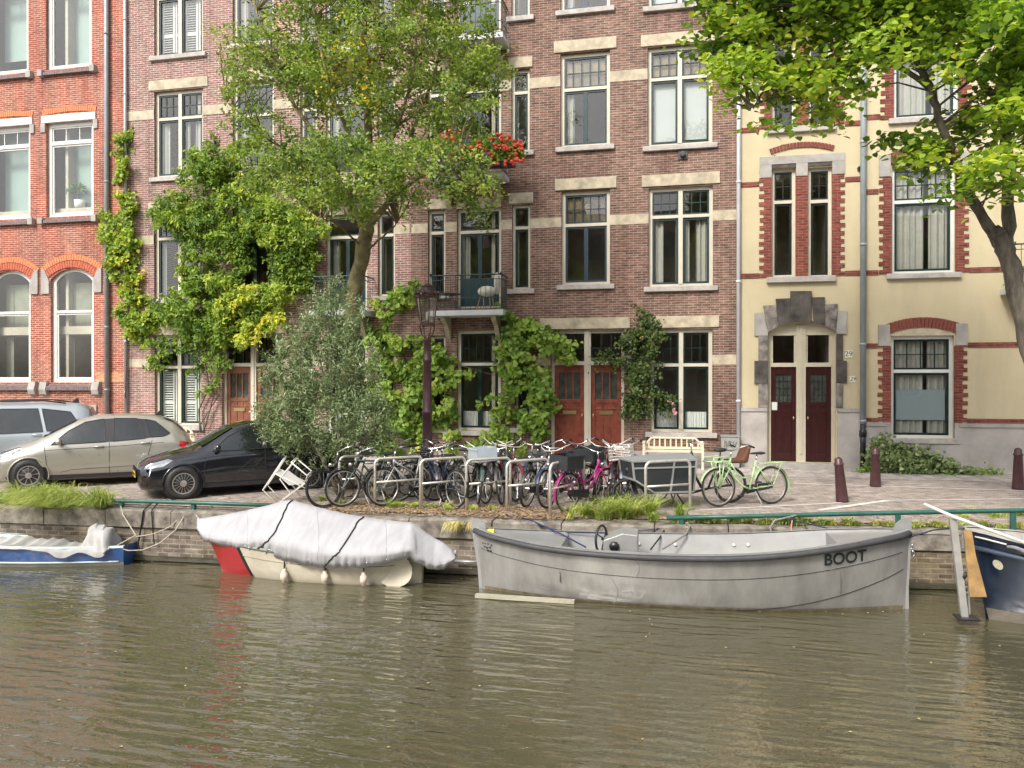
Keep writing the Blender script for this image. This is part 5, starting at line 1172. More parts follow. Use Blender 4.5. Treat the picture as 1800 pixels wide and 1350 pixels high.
# ================================================================ BICYCLES
def arcp(c, r, a0, a1, n): return [(c[0] + r * math.cos(a), 0, c[1] + r * math.sin(a)) for a in np.linspace(a0, a1, n)]
def bike_wheel(t, cx, r, rimm, tyre=RUBBER, cz=None, tw=.019):
    cz = r if cz is None else cz
    q = MB(); q.tube([(cx + (r - tw) * math.cos(a), 0, cz + (r - tw) * math.sin(a)) for a in np.linspace(0, 2 * math.pi, 37)[:-1]], tw, 8, closed=True); wh = q.build('wheel', tyre, t, True, local=True)
    q = MB(); q.tube([(cx + (r - .045) * math.cos(a), 0, cz + (r - .045) * math.sin(a)) for a in np.linspace(0, 2 * math.pi, 37)[:-1]], .0125, 6, closed=True); q.build('rim', rimm, wh, True, local=True)
    q = MB()
    for i in range(20):
        a = 2 * math.pi * i / 20; b = a + (.5 if i % 2 else -.5); q.tube([(cx + .025 * math.cos(b), .03 * (-1) ** i, cz + .025 * math.sin(b)), (cx + (r - .05) * math.cos(a), 0, cz + (r - .05) * math.sin(a))], .0022, 3)
    q.lathe([(.022, -.045), (.022, .045)], (cx, 0, cz), 8, axis='y'); q.build('spokes', CHROME, wh, local=True)
def bicycle(label, p_rear, p_front, fm, lean=0., style='dutch', bars='swept', rimm=ALLOY, crate=None, group='bicycles parked at the quay racks', yaw=None, name='bicycle', saddlem=None, front_rack=False, skirt=False, barm=CHROME, scale=1., tyre=RUBBER, grips=True):
    a = G(*p_rear); b = G(*p_front); rz = math.atan2(b.y - a.y, b.x - a.x) if yaw is None else yaw
    if yaw is not None and p_front: pass
    t = thing(name, label, 'bicycle', tuple(a), 0, group, rot=(lean, 0, rz)); t.scale = (scale,) * 3
    r = .345; WB = 1.10
    bike_wheel(t, 0, r, rimm, tyre); bike_wheel(t, WB, r, rimm, tyre)
    q = MB(); BBx, BBz = .46, .29; st = (.31, 0, .80); hd = (.84, 0, .86); hb_ = (.875, 0, .70)
    q.tube([(BBx, 0, BBz), st], .017, 8); q.tube([hd, hb_], .021, 8)
    if style == 'dutch':
        q.tube([hb_, (.76, 0, .50), (.62, 0, .36), (BBx, 0, BBz)], .018, 8); q.tube([(.855, 0, .80), (.74, 0, .62), (.60, 0, .50), (.40, 0, .50)], .014, 8)
    elif style == 'roadster': q.tube([hb_, (BBx, 0, BBz)], .017, 8); q.tube([(.845, 0, .83), (.315, 0, .78)], .016, 8)
    else: q.tube([hb_, (BBx, 0, BBz)], .024, 8); q.tube([(.85, 0, .79), (.40, 0, .52)], .018, 8)
    for s_ in (-1, 1):
        q.tube([(BBx, s_ * .03, BBz), (0, s_ * .055, r)], .010, 6); q.tube([(.33, s_ * .03, .72), (0, s_ * .055, r)], .009, 6)
        q.tube([hb_, (.90, s_ * .05, .66), (1.02, s_ * .055, .48), (WB, s_ * .05, r)], .012, 6)
    q.build('frame', fm, t, True, local=True)
    for cx, a0, a1 in ((0, R(20), R(200)), (WB, R(20), R(165))):
        q = MB()                                        # mudguards
        L0 = [(cx + (r + .02) * math.cos(a), -.03, r + (r + .02) * math.sin(a)) for a in np.linspace(a0, a1, 14)]; L1 = [(x, .03, z) for x, _, z in L0]; Lm = [(x + (x - cx) * .02, 0, z + (z - r) * .02) for x, _, z in L0]
        q.grid([L0, Lm, L1]); q.build('mudguard', fm if style == 'dutch' else TRIMB, t, True, local=True)
    q = MB(); q.tube([(.31, 0, .78), (.285, 0, .90)], .013, 6)
    sd_ = MB(); rows = []
    for x, w_, h in ((-.13, .085, .02), (-.08, .095, .03), (0, .06, .025), (.08, .025, .02), (.14, .018, .01)): rows.append([(.285 + x, w_ * math.cos(a_), .93 + h * math.sin(a_)) for a_ in np.linspace(0, 2 * math.pi, 11)[:-1]])
    sd_.grid(rows, closed=True); sd_.add(rows[0], [tuple(range(10))]); sd_.add(rows[-1], [tuple(range(10))]); sd_.build('saddle', saddlem or TRIMB, t, True, local=True)
    q.build('seat_post', CHROME, t, True, local=True)
    q = MB(); q.tube([hd, (.815, 0, 1.0)], .012, 6)
    if bars == 'swept':
        q.tube([(.55, -.30, 1.05), (.66, -.29, 1.09), (.76, -.24, 1.06), (.84, -.12, 1.0), (.83, 0, .99), (.84, .12, 1.0), (.76, .24, 1.06), (.66, .29, 1.09), (.55, .30, 1.05)], .0115, 7)
    else: q.tube([(.74, -.30, 1.04), (.82, -.2, 1.05), (.84, 0, 1.01), (.82, .2, 1.05), (.74, .30, 1.04)], .0115, 7)
    h_ = q.build('handlebar', barm, t, True, local=True)
    gx = .55 if bars == 'swept' else .72
    for s_ in (-1, 1):
        q = MB(); q.tube([(gx - .01, s_ * .30, 1.045), (gx + .11, s_ * .292, 1.09 if bars == 'swept' else 1.045)], .017, 7); q.build('grip', TRIMB, h_, True, local=True)
        q = MB(); q.tube([(gx + .12, s_ * .285, 1.07), (gx + .04, s_ * .275, 1.02)], .005, 4); q.build('brake_lever', CHROME, h_, local=True)
    q = MB()                                            # rear carrier
    for s_ in (-.055, .055): q.tube([(.28, s_, .74), (-.28, s_, .755)], .007, 5); q.tube([(-.2, s_, .75), (0, s_, r)], .006, 5)
    for x in (-.28, -.15, 0, .15): q.tube([(x, -.055, .752), (x, .055, .752)], .006, 5)
    q.build('luggage_rack', fm if style == 'dutch' else TRIMB, t, local=True)
    q = MB()
    if style != 'roadster': q.prism([(-.06, -.062, r - .06), (-.07, -.062, r + .05), (.36, -.062, .37), (.52, -.062, .36), (.55, -.062, .27), (.48, -.062, .20), (.38, -.062, .22)], (0, .02, 0)); q.build('chain_guard', TRIMB if not skirt else fm, t, local=True)
    else: q.lathe([(.085, -.055), (.085, -.045)], (BBx, 0, BBz), 16, axis='y'); q.tube([(BBx, -.05, BBz + .085), (0, -.05, r + .035)], .005, 4); q.tube([(BBx, -.05, BBz - .085), (0, -.05, r - .035)], .005, 4); q.build('chainring', CHROME, t, local=True)
    for s_, dx_, dz__ in ((-1, .10, -.13), (1, -.10, .13)):
        q = MB(); q.tube([(BBx, s_ * .05, BBz), (BBx + dx_, s_ * .085, BBz + dz__)], .010, 5); q.box(BBx + dx_ - .045, BBx + dx_ + .045, min(s_ * .09, s_ * .17), max(s_ * .09, s_ * .17), BBz + dz__ - .012, BBz + dz__ + .012); q.build('pedal', TRIMB, t, local=True)
    q = MB(); q.tube([(.36, .03, .25), (.30, .14, .012), (.36, .16, .006)], .009, 5); q.build('kickstand', STEEL, t, True, local=True)
    q = MB(); q.lathe([(.035, 0), (.042, .05), (.03, .07)], (.93, 0, .76), 10, axis='x'); q.build('lamp', CHROME, t, True, local=True)
    if front_rack:
        q = MB()
        for y in (-.16, -.05, .05, .16): q.tube([(.93, y, .80), (1.3, y, .80)], .009, 5)
        for x in (.95, 1.12, 1.3): q.tube([(x, -.18, .81), (x, .18, .81)], .009, 5)
        for s_ in (-1, 1): q.tube([(WB, s_ * .06, r), (1.05, s_ * .14, .80)], .011, 6); q.tube([(WB, s_ * .06, r), (1.15, s_ * .14, .80)], .011, 6); q.tube([(1.3, s_ * .17, .81), (1.28, s_ * .17, .88), (1.0, s_ * .17, .90), (.93, s_ * .12, .84)], .01, 6)
        q.build('front_rack', fm, t, True, local=True)
    if skirt:
        q = MB(); q.lathe([(.30, -.045), (.06, -.045)], (0, 0, r), 20, axis='y'); 
    if crate:
        side, cm, wire = crate; x0, x1 = ((-.30, .15) if side == 'rear' else (.94, 1.34)); z0 = .77 if side == 'rear' else .80; hh = .24; q = MB()
        if wire:
            for k in range(5):
                z = z0 + hh * k / 4; q.tube([(x0, -.2, z), (x1, -.2, z), (x1, .2, z), (x0, .2, z)], .004, 4, closed=True)
            for k in range(9):
                x = x0 + (x1 - x0) * k / 8
                for y in (-.2, .2): q.tube([(x, y, z0), (x, y, z0 + hh)], .003, 4)
                for x_ in (x0, x1): q.tube([(x_, -.2 + .4 * k / 8, z0), (x_, -.2 + .4 * k / 8, z0 + hh)], .003, 4)
            q.box(x0, x1, -.2, .2, z0 - .004, z0 + .004)
        else:
            th = .012; q.box(x0, x1, -.2, -.2 + th, z0, z0 + hh); q.box(x0, x1, .2 - th, .2, z0, z0 + hh); q.box(x0, x0 + th, -.2 + th, .2 - th, z0, z0 + hh); q.box(x1 - th, x1, -.2 + th, .2 - th, z0, z0 + hh); q.box(x0 + th, x1 - th, -.2 + th, .2 - th, z0, z0 + .01); q.box(x0 - .012, x1 + .012, -.214, -.2, z0 + hh - .03, z0 + hh - .005)
        q.build('crate', cm, t, local=True)
    return t
MINT = mat('mint_paint', (.42, .62, .30), .35, var=.08); PINK = mat('magenta_paint', (.46, .035, .20), .35, var=.15); BLK = mat('black_bike_paint', (.018, .018, .02), .35, var=.3)
DKB = mat('dark_blue_bike_paint', (.02, .035, .07), .35, var=.3); SLV = mat('silver_bike_paint', (.40, .40, .40), .35, .4, var=.2); GRB = mat('grey_green_bike_paint', (.05, .09, .08), .4, var=.3); MRB = mat('dark_red_bike_paint', (.14, .02, .03), .4, var=.3)
CRB = mat('black_crate', (.02, .022, .025), .55, var=.2); CRG = mat('grey_basket', (.38, .42, .46), .6, var=.15); BROWNS = mat('brown_leather', (.12, .05, .03), .5, var=.3)
CRM = mat('cream_chrome', (.50, .47, .42), .35, .3, var=.15); ZINC = mat('scuffed_rim', (.36, .34, .31), .45, .6, var=.3, vs=8)
bicycle('black roadster bicycle at the left end of the racks beside the folding chair', (670, 884), (563, 895), BLK, R(4), 'roadster', crate=None, rimm=BLK)
bicycle('dark roadster bicycle with silver rims and grass in its front wheel', (700, 882), (598, 893), GRB, R(-3), 'roadster', rimm=ALLOY)
bicycle('bicycle with pale frame leaning behind the second steel hoop', (766, 880), (665, 893), SLV, R(5), 'sport', rimm=ALLOY, bars='flat')
bicycle('black bicycle with bare rear carrier between the second and third hoops', (722, 874), (830, 878), BLK, R(-4), 'dutch', rimm=ZINC)
bicycle('dark bicycle turned away behind the third hoop', (800, 893), (728, 876), DKB, R(3), 'sport', rimm=ZINC)
bicycle('bicycle with grey basket on its front rack behind the fourth hoop', (812, 872), (858, 890), BLK, R(4), 'dutch', crate=('front', CRG, False), rimm=ZINC)
bicycle('bicycle with cream handlebar left of the narrow front wheel', (832, 872), (842, 895), GRB, R(-6), 'dutch', rimm=ALLOY, barm=CRM)
bicycle('dark bicycle with front wheel turned to the canal between fourth and fifth hoops', (898, 872), (872, 902), BLK, R(7), 'roadster', rimm=ALLOY)
bicycle('red and black bicycle deep in the row behind the fifth hoop', (870, 868), (905, 884), MRB, R(-5), 'dutch', rimm=ZINC, barm=CRM)
bicycle('dark blue city bicycle with a large silver front wheel before the sixth hoop', (1012, 880), (944, 903), DKB, R(4), 'dutch', rimm=ALLOY, barm=CRM)
bicycle('black bicycle with black crate behind the pink bicycle', (1030, 880), (960, 872), BLK, R(-3), 'dutch', crate=('rear', CRB, False), rimm=ZINC)
bicycle('magenta bicycle with a dark crate above its rear wheel', (997, 900), (1085, 880), PINK, R(3), 'dutch', rimm=ALLOY, crate=('rear', CRB, False), barm=CHROME)
bicycle('black bicycle with front wheel toward the canal right of the magenta bicycle', (1075, 868), (1068, 896), BLK, R(-6), 'dutch', rimm=ALLOY, barm=CHROME)
bicycle('bicycle with wire basket left of the box cargo bicycle', (1118, 868), (1098, 889), DKB, R(6), 'dutch', crate=('front', STEEL, True), rimm=ZINC)
bicycle('mint green bicycle with front carrier standing alone at the right of the racks', (1357, 886), (1271, 892), MINT, R(3), 'dutch', rimm=ZINC, front_rack=True, barm=CHROME)

for (lb, pr_, pf, fm_, ln_, st_, kw) in (
    ('silver bicycle with cream handlebar in the back row above the second hoop', (745, 862), (700, 872), SLV, 4, 'dutch', dict(barm=CRM)),
    ('dark bicycle pushed in between the third and fourth hoops', (792, 868), (775, 894), BLK, 10, 'dutch', dict(rimm=ZINC)),
    ('rusty old bicycle leaning over behind the third hoop', (735, 868), (790, 888), MRB, -9, 'roadster', dict(rimm=ZINC, saddlem=BROWNS)),
    ('black bicycle with high cream handlebar in the back row left of the twin doors', (880, 860), (850, 880), BLK, -6, 'dutch', dict(barm=CRM)),
    ('grey-green bicycle squeezed in left of the fifth hoop', (905, 864), (889, 890), GRB, 5, 'dutch', dict(rimm=ZINC, barm=CRM)),
    ('dark bicycle in the back row before the left red door', (945, 862), (920, 880), DKB, -5, 'dutch', dict(barm=CRM)),
    ('silver bicycle behind the sixth hoop with its wheel turned away', (925, 892), (968, 874), SLV, 7, 'sport', dict(bars='flat')),
    ('black bicycle in the back row before the right red door', (1060, 862), (1022, 872), BLK, 5, 'dutch', dict(rimm=ZINC)),
    ('black bicycle with cream handlebar leaning on the magenta bicycle', (1050, 866), (1040, 890), BLK, -8, 'dutch', dict(barm=CRM)),
    ('dark red bicycle in the back row left of the cargo box', (1108, 862), (1082, 878), MRB, 5, 'dutch', dict(rimm=ZINC, barm=CRM))):
    bicycle(lb, pr_, pf, fm_, R(ln_), st_, **kw)
# box cargo bicycle
a = G(1284, 884); b = G(1098, 894); rz = math.atan2(b.y - a.y, b.x - a.x)
t = thing('cargo_bicycle', 'box cargo bicycle with a dark grey lidded box trimmed in aluminium', 'cargo bicycle', tuple(a), 0, rot=(0, 0, rz))
WBc = (b - a).length; bike_wheel(t, 0, .33, CRB, RUBBER, tw=.026); bike_wheel(t, WBc, .25, CRB, RUBBER, cz=.25, tw=.026)
q = MB(); q.tube([(.45, 0, .28), (.22, 0, .82)], .02, 8); q.tube([(.45, 0, .28), (.75, 0, .22), (1.7, 0, .24), (WBc - .28, 0, .45), (WBc - .2, 0, .6)], .024, 8)
q.tube([(.78, 0, .95), (.70, 0, .50), (.58, 0, .30)], .026, 8)
for s_ in (-1, 1): q.tube([(.45, s_ * .03, .28), (0, s_ * .06, .33)], .012, 6); q.tube([(.26, s_ * .03, .7), (0, s_ * .06, .33)], .012, 6); q.tube([(WBc - .18, s_ * .04, .62), (WBc, s_ * .05, .25)], .016, 6)
q.build('frame', BLK, t, True, local=True)
q = MB(); q.tube([(.60, -.30, 1.12), (.72, -.26, 1.15), (.80, -.1, 1.12), (.80, .1, 1.12), (.72, .26, 1.15), (.60, .30, 1.12)], .012, 7); q.tube([(.78, 0, .95), (.80, 0, 1.12)], .014, 6); q.build('handlebar', CHROME, t, True, local=True)
q = MB(); q.ball((.2, 0, .98), .13, 10, 0, (1.1, .7, .3)); q.build('saddle', TRIMB, t, True, local=True)
q = MB(); q.tube([(.22, 0, .8), (.2, 0, .95)], .014, 6); q.build('seat_post', CHROME, t, local=True)
q = MB(); q.prism([(-.28, -.15, .74), (.06, -.15, .74), (.08, -.15, .80), (-.18, -.15, .82), (-.30, -.15, 1.08), (-.36, -.15, 1.07)], (0, .30, 0)); q.build('child_seat', BROWNS, t, local=True, bevel=.03)
bx0, bx1, bz0, bz1_ = .84, WBc - .02, .28, .84; bw = .30
sideo = [(bx0, bz1_), (bx0 + .05, bz0), (bx1 - .42, bz0), (bx1 - .04, .52), (bx1, bz1_)]
q = MB(); q.prism([(x, -bw, z) for x, z in sideo], (0, 2 * bw, 0)); bo = q.build('cargo_box', mat('dark_laminate', (.028, .034, .036), .45, var=.2, vs=3), t, local=True)
q = MB(); e = .014
for s_ in (-1, 1):
    y = s_ * (bw + .004); pts = [(x, y, z) for x, z in sideo]
    for p_, r_ in zip(pts, pts[1:] + pts[:1]): q.beam(p_, r_, .03, .03)
    q.beam((bx0 + .05 + .45, y, bz0), (bx0 + .42, y, bz1_), .03, .03); q.beam((bx0 + .01, y, .72), (bx1 - .01, y, .72), .028, .028)
for x, z in sideo: q.beam((x, -bw, z), (x, bw, z), .032, .032)
q.build('box_trim', mat('aluminium_trim', (.5, .5, .5), .4, .6, var=.1), bo, local=True)
q = MB(); q.add([(bx0 - .02, -bw - .02, bz1_ + .004), (bx1 + .02, -bw - .02, bz1_ + .004), (bx1 + .02, bw + .02, bz1_ + .004), (bx0 - .02, bw + .02, bz1_ + .004), (bx0 - .02, 0, bz1_ + .10), (bx1 - .05, 0, bz1_ + .07)], [(0, 1, 5, 4), (2, 3, 4, 5), (0, 4, 3), (1, 2, 5), (0, 3, 2, 1)]); q.build('box_lid', mat('grey_lid', (.20, .21, .21), .5, var=.1), bo, local=True)
q = MB()
for s_ in (-1, 1): q.tube([(1.15, s_ * .12, .26), (1.02, s_ * .22, .015), (1.1, s_ * .22, .01)], .014, 6); q.tube([(1.15, s_ * .12, .26), (1.28, s_ * .22, .015)], .012, 6)
q.build('kickstand', BLK, t, local=True)
q = MB(); q.ball((WBc - .06, 0, .66), .06, 8); q.tube([(WBc - .2, 0, .6), (WBc - .06, 0, .64)], .012, 5); q.build('lamp', TRIMB, t, True, local=True)

# steel hoops
hoops = [((597, 887), (676, 880), 'leftmost'), ((659, 893), (742, 886), 'second from the left'), ((739, 896), (818, 888), 'third from the left'), ((820, 897), (897, 890), 'fourth from the left'), ((891, 901), (965, 893), 'fifth, behind the large silver bicycle wheel'), ((967, 908), (1042, 888), 'sixth, before the magenta bicycle'), ((1135, 903), (1213, 897), 'rightmost, in front of the cargo box')]
for (p0, p1, w_) in hoops:
    a = G(*p0); b = G(*p1); t = thing('bicycle_stand', 'brushed steel bicycle hoop with cross bar, ' + w_, 'bicycle rack', tuple(a), 0, 'steel bicycle hoops along the quay')
    d = (b - a).normalized(); wd = min((b - a).length, 1.05); b = a + d * wd; hgt = .885; q = MB(); rr_ = .11; pts = [a - Vector((0, 0, .05)), a + Vector((0, 0, hgt - rr_))]
    for k in range(1, 6): th = math.pi / 2 * k / 6; pts.append(a + d * (rr_ * (1 - math.cos(th))) + Vector((0, 0, hgt - rr_ + rr_ * math.sin(th))))
    for k in range(1, 6): th = math.pi / 2 * (1 - k / 6); pts.append(b - d * (rr_ * (1 - math.cos(th))) + Vector((0, 0, hgt - rr_ + rr_ * math.sin(th))))
    pts += [b + Vector((0, 0, hgt - rr_)), b - Vector((0, 0, .05))]
    q.tube(pts, .026, 10); q.build('hoop', STEEL, t, True); q = MB(); q.tube([a + Vector((0, 0, .46)), b + Vector((0, 0, .46))], .02, 8); q.build('cross_bar', STEEL, t, True)

# ================================================================ STREET FURNITURE
base = G(751, 852); base.z = zg(base.y); H_ = lambda y: P(751, y, base.y).z
t = thing('street_lamp', 'old dark red cast iron street lamp with a glass lantern and crown', 'street lamp', tuple(base))
z0 = base.z; zt = H_(596)
q = MB(); q.lathe([(.17, z0), (.17, z0 + .12), (.14, z0 + .16), (.13, z0 + .7), (.15, z0 + .74), (.15, z0 + .8), (.105, z0 + .86), (.10, z0 + 1.5), (.115, z0 + 1.52), (.115, z0 + 1.57), (.095, z0 + 1.6), (.085, zt - .5), (.10, zt - .48), (.10, zt - .43), (.08, zt - .4), (.072, zt - .05), (.09, zt - .03), (.09, zt)], (base.x, base.y, 0), 16)
q.tube([(base.x - .33, base.y, zt - .06), (base.x + .2, base.y, zt - .06)], .012, 6); q.build('post', MAROON, t, True)
q = MB()
zb_, zc_, zd_ = H_(570), H_(523), H_(515)
for k in range(4):
    a = math.pi / 4 + k * math.pi / 2; c, s_ = math.cos(a), math.sin(a); q.tube([(base.x + .03 * c, base.y + .03 * s_, zt), (base.x + .13 * c, base.y + .13 * s_, zt + .1), (base.x + .17 * c, base.y + .17 * s_, zb_ - .08), (base.x + .16 * c, base.y + .16 * s_, zb_)], .014, 6)
q.lathe([(.17, zb_ - .02), (.17, zb_ + .01), (.10, zb_ + .05), (.05, zb_ + .07)], (base.x, base.y, 0), 14)
for k in range(6):
    a = k * math.pi / 3; q.tube([(base.x + .15 * math.cos(a), base.y + .15 * math.sin(a), zb_), (base.x + .235 * math.cos(a), base.y + .235 * math.sin(a), zc_)], .013, 5)
q.lathe([(.26, zc_ - .015), (.27, zc_ + .02), (.25, zc_ + .05), (.16, zc_ + .10), (.12, zc_ + .22), (.13, zc_ + .24), (.03, zc_ + .30)], (base.x, base.y, 0), 16)
for k in range(12):
    a = k * math.pi / 6; q.ball((base.x + .25 * math.cos(a), base.y + .25 * math.sin(a), zc_ + .085), .04, 6, 0, (1, 1, 1.3))
q.build('lantern_frame', MAROON, t)
q = MB(); n = 6
for k in range(n):
    a, b = k * math.pi / 3, (k + 1) * math.pi / 3; q.quad((base.x + .148 * math.cos(a), base.y + .148 * math.sin(a), zb_ + .012), (base.x + .148 * math.cos(b), base.y + .148 * math.sin(b), zb_ + .012), (base.x + .233 * math.cos(b), base.y + .233 * math.sin(b), zc_ - .02), (base.x + .233 * math.cos(a), base.y + .233 * math.sin(a), zc_ - .02))
q.build('lantern_glass', glassmat('lamp_glass', (.86, .86, .83), 1.5, 4.0, rough=.3), t); q = MB(); q.tube([(base.x, base.y, zb_ + .05), (base.x, base.y, zb_ + .26)], .03, 8); q.build('bulb', WHITE, t, True)
for (x, yb_, yt, lx, lab) in ((1481, 882, 803, -.09, 'leaning dark red iron bollard nearest the canal'), (1539, 855, 786, 0, 'upright dark red iron bollard before the yellow house drainpipe'), (1790, 860, 787, 0, 'dark red iron bollard at the right edge beside the leaning tree')):
    p = G(x, yb_); h = P(x, yt, p.y).z - p.z; t = thing('bollard', lab, 'bollard', tuple(p), 0, 'iron street bollards', rot=(0, lx, 0))
    q = MB(); q.lathe([(.115, -.02), (.11, .05), (.078, h - .16), (.09, h - .15), (.09, h - .12), (.075, h - .11), (.07, h - .04), (.04, h - .01), (.01, h)], (0, 0, 0), 14); q.build('post', MAROON, t, True, local=True)
    q = MB()
    for k in range(3): q.box(-.014, .014, -.089, -.080, h - .30 - k * .05, h - .275 - k * .05)
    q.build('emblem', MAROON, t, local=True)
# utility cabinet
r = Rc(1268, 768, 1300, 832, 20.35); t = thing('utility_cabinet', 'low grey metal cabinet with graffiti beside the pale downpipe', 'cabinet', ((r[0] + r[1]) / 2, 20.35, 0))
q = MB(); q.box(r[0], r[1], 20.35, 20.66, 0.02, r[3]); CAB = mat('grey_green_metal', (.30, .31, .29), .5, .1, var=.12); q.build('body', CAB, t, bevel=.01)
q = MB(); q.box(r[0] - .015, r[1] + .015, 20.33, 20.675, r[3] + .002, r[3] + .03); q.build('lid', CAB, t)
q = MB(); cx = (r[0] + r[1]) / 2; zc = r[3] - .17
def scr(pts): q.tube([(cx + a * .05, 20.347, zc + b * .07) for a, b in pts], .006, 4)
scr([(-3.2, -1), (-2.6, -1), (-2.6, 1), (-2.9, 1)]); scr([(-2.1, 1), (-1.8, -1), (-1.4, .6), (-1.0, -1), (-.6, 1)]); scr([(-.2, -1), (-.2, 1), (.5, .7), (-.1, .1), (.6, -1)]); scr([(1.8, .9), (1.1, .6), (1.8, -.1), (1.2, -1), (.9, -.6)]); scr([(2.2, -1.2), (3, .8)])
q.build('graffiti', BLACKP, t)
# benches
BENCH = mat('cream_bench_paint', (.66, .60, .44), .5, var=.12)
def bench(label, x0, x1, yt, Y):
    a = P(x0, yt, Y); b = P(x1, yt, Y); t = thing('garden_bench', label, 'bench', ((a.x + b.x) / 2, Y, 0)); zt_ = a.z * .5 + b.z * .5; W_ = b.x - a.x
    q = MB(); n = 11
    def hz_(s): return zt_ - .28 * max(0, (abs(s - .5) - .36) / .14) ** 1.3 if abs(s - .5) > .36 else zt_
    for i in range(n + 1):
        s = i / n; q.box(a.x + W_ * s - .018, a.x + W_ * s + .018, Y + .02, Y + .04, .48, hz_(s) - .01)
    rail = [(a.x + W_ * s, Y + .03, hz_(s)) for s in np.linspace(0, 1, 25)]; q.tube(rail, .028, 6); q.box(a.x, b.x, Y + .015, Y + .045, .46, .52); q.build('backrest', BENCH, t)
    q = MB()
    for k in range(5): q.box(a.x, b.x, Y - .42 + k * .09, Y - .36 + k * .09, .42, .445)
    q.build('seat', BENCH, t)
    for xx in (a.x + .03, b.x - .03):
        for yy in (Y - .40, Y + .02): q = MB(); q.box(xx - .025, xx + .025, yy - .025, yy + .025, 0, .62 if yy < Y - .2 else .5); q.build('leg', BENCH, t)
        q = MB(); q.box(xx - .035, xx + .035, Y - .44, Y + .03, .625, .66); q.build('armrest', BENCH, t)
bench('cream slatted garden bench under the window right of the twin doors', 1131, 1237, 770, 20.2); bench('cream slatted bench partly hidden behind the beige car', 255, 342, 752, 20.25)
# folding chair frame
t = thing('folding_chair', 'white tubular folding chair with grey fabric lying askew beside the shrub', 'folding chair', tuple(G(500, 885)))
Yc_ = G(500, 885).y
def cp(x, y, dy=0): return P(x, y, Yc_ + dy)
q = MB(); WT = mat('white_tube', (.66, .64, .58), .4, var=.15)
for dy in (0, .38):
    k = 8 if dy else 0; q.tube([cp(496 + k, 810 - k, dy), cp(462 + k, 861 - k, dy), cp(487 + k, 886 - k, dy)], .014, 6); q.tube([cp(512 + k, 813 - k, dy), cp(540 + k, 836 - k, dy), cp(536 + k, 850 - k, dy), cp(488 + k, 886 - k, dy)], .014, 6); q.tube([cp(513 + k, 815 - k, dy), cp(492 + k, 842 - k, dy), cp(520 + k, 880 - k, dy)], .014, 6)
    q.tube([cp(482 + k, 832 - k, dy), cp(536 + k, 858 - k, dy)], .012, 6)
q.tube([cp(496, 810), cp(504, 802, .38)], .014, 6); q.tube([cp(512, 813), cp(520, 805, .38)], .014, 6); q.tube([cp(462, 861), cp(470, 853, .38)], .014, 6); q.tube([cp(540, 836), cp(548, 828, .38)], .014, 6); q.build('frame', WT, t, True)
q = MB(); q.prism([cp(483, 831), cp(505, 826), cp(537, 850), cp(508, 853)], (0, .02, .0)); q.quad(cp(484, 831.5), cp(508, 853), cp(516, 845, .38), cp(492, 823, .38)); q.build('seat', mat('grey_fabric', (.42, .41, .39), .9, var=.1), t)
# balcony furniture and flowers
yb_ = F - .42; t = thing('balcony_chair', 'white wicker chair standing on the first floor balcony', 'chair', tuple(P(856, 543, yb_)))
q = MB(); c = P(856, 512, yb_); q.ball((c.x, c.y, c.z), .26, 12, 0, (1, .8, .55)); WK = mat('white_wicker', (.62, .58, .50), .7, var=.15, vs=20, bs=60, bstr=.8); q.build('seat', WK, t, True)
q = MB(); c = P(874, 498, yb_ + .1); q.ball((c.x, c.y, c.z), .2, 12, 0, (.4, .9, 1.5)); q.build('backrest', WK, t, True)
for (x0_, y0_, x1_, y1_) in ((846, 516, 838, 544), (850, 516, 850, 543), (865, 516, 868, 543), (860, 516, 862, 544)):
    q = MB(); q.tube([P(x0_, y0_, yb_), P(x1_, y1_ - 1, yb_)], .014, 6); q.build('leg', mat('wood_leg', (.3, .2, .12), .6), t)
t = thing('balcony_table', 'dark round iron table at the left of the first floor balcony', 'table', tuple(P(790, 543, yb_)))
q = MB(); c = P(790, 518, yb_); q.lathe([(.3, c.z), (.3, c.z + .02)], (c.x, c.y, 0), 16); q.build('tabletop', BLACKP, t)
for dx_ in (-.2, .2): q = MB(); q.tube([(c.x + dx_ * .3, c.y, c.z), (c.x + dx_, c.y, P(790, 543, yb_).z)], .012, 6); q.build('leg', BLACKP, t)
def planter(label, px, Y, nleafs, bl, flow, zpix):
    p0 = P(px[0], zpix, Y); p1 = P(px[1], zpix, Y); t = thing('flower_box', label, 'flower box', tuple((p0 + p1) * .5)); q = MB(); q.box(p0.x, p1.x, Y - .1, Y + .1, p0.z - .2, p0.z); q.build('box', BLACKP, t)
    C, k = ell(bl, 60); kq = rng.integers(0, 60, nleafs); leaves('foliage', C[kq] + rng.normal(size=(nleafs, 3)) * .07, .07, rng.normal(size=nleafs) * .2 + .55, CL2, t, 'lobed', up=.4)
    return t
FLR = mat('geranium_red', (.62, .07, .04), .6, var=.2); FLO = mat('geranium_orange', (.8, .16, .06), .6, var=.2)
FY = F - .88
t = planter('flower boxes of red and orange geraniums on the second floor balcony', (772, 905), FY, 2600, [(800, 258, 34, 20, FY, .2), (850, 262, 40, 22, FY, .2), (895, 268, 24, 20, FY, .2)], None, 288)
blooms(t, [(772, 238), (788, 232), (795, 240), (812, 234), (768, 258), (797, 246), (765, 262), (842, 256), (838, 262), (835, 274), (830, 260)], FLO, .085, FY - .2, 'flower')
blooms(t, [(float(rng.uniform(762, 850)), float(rng.uniform(232, 280))) for _ in range(16)], FLO, .05, FY - .22, 'flower'); blooms(t, [(float(rng.uniform(850, 922)), float(rng.uniform(236, 290))) for _ in range(22)], FLR, .06, FY - .22, 'flower')
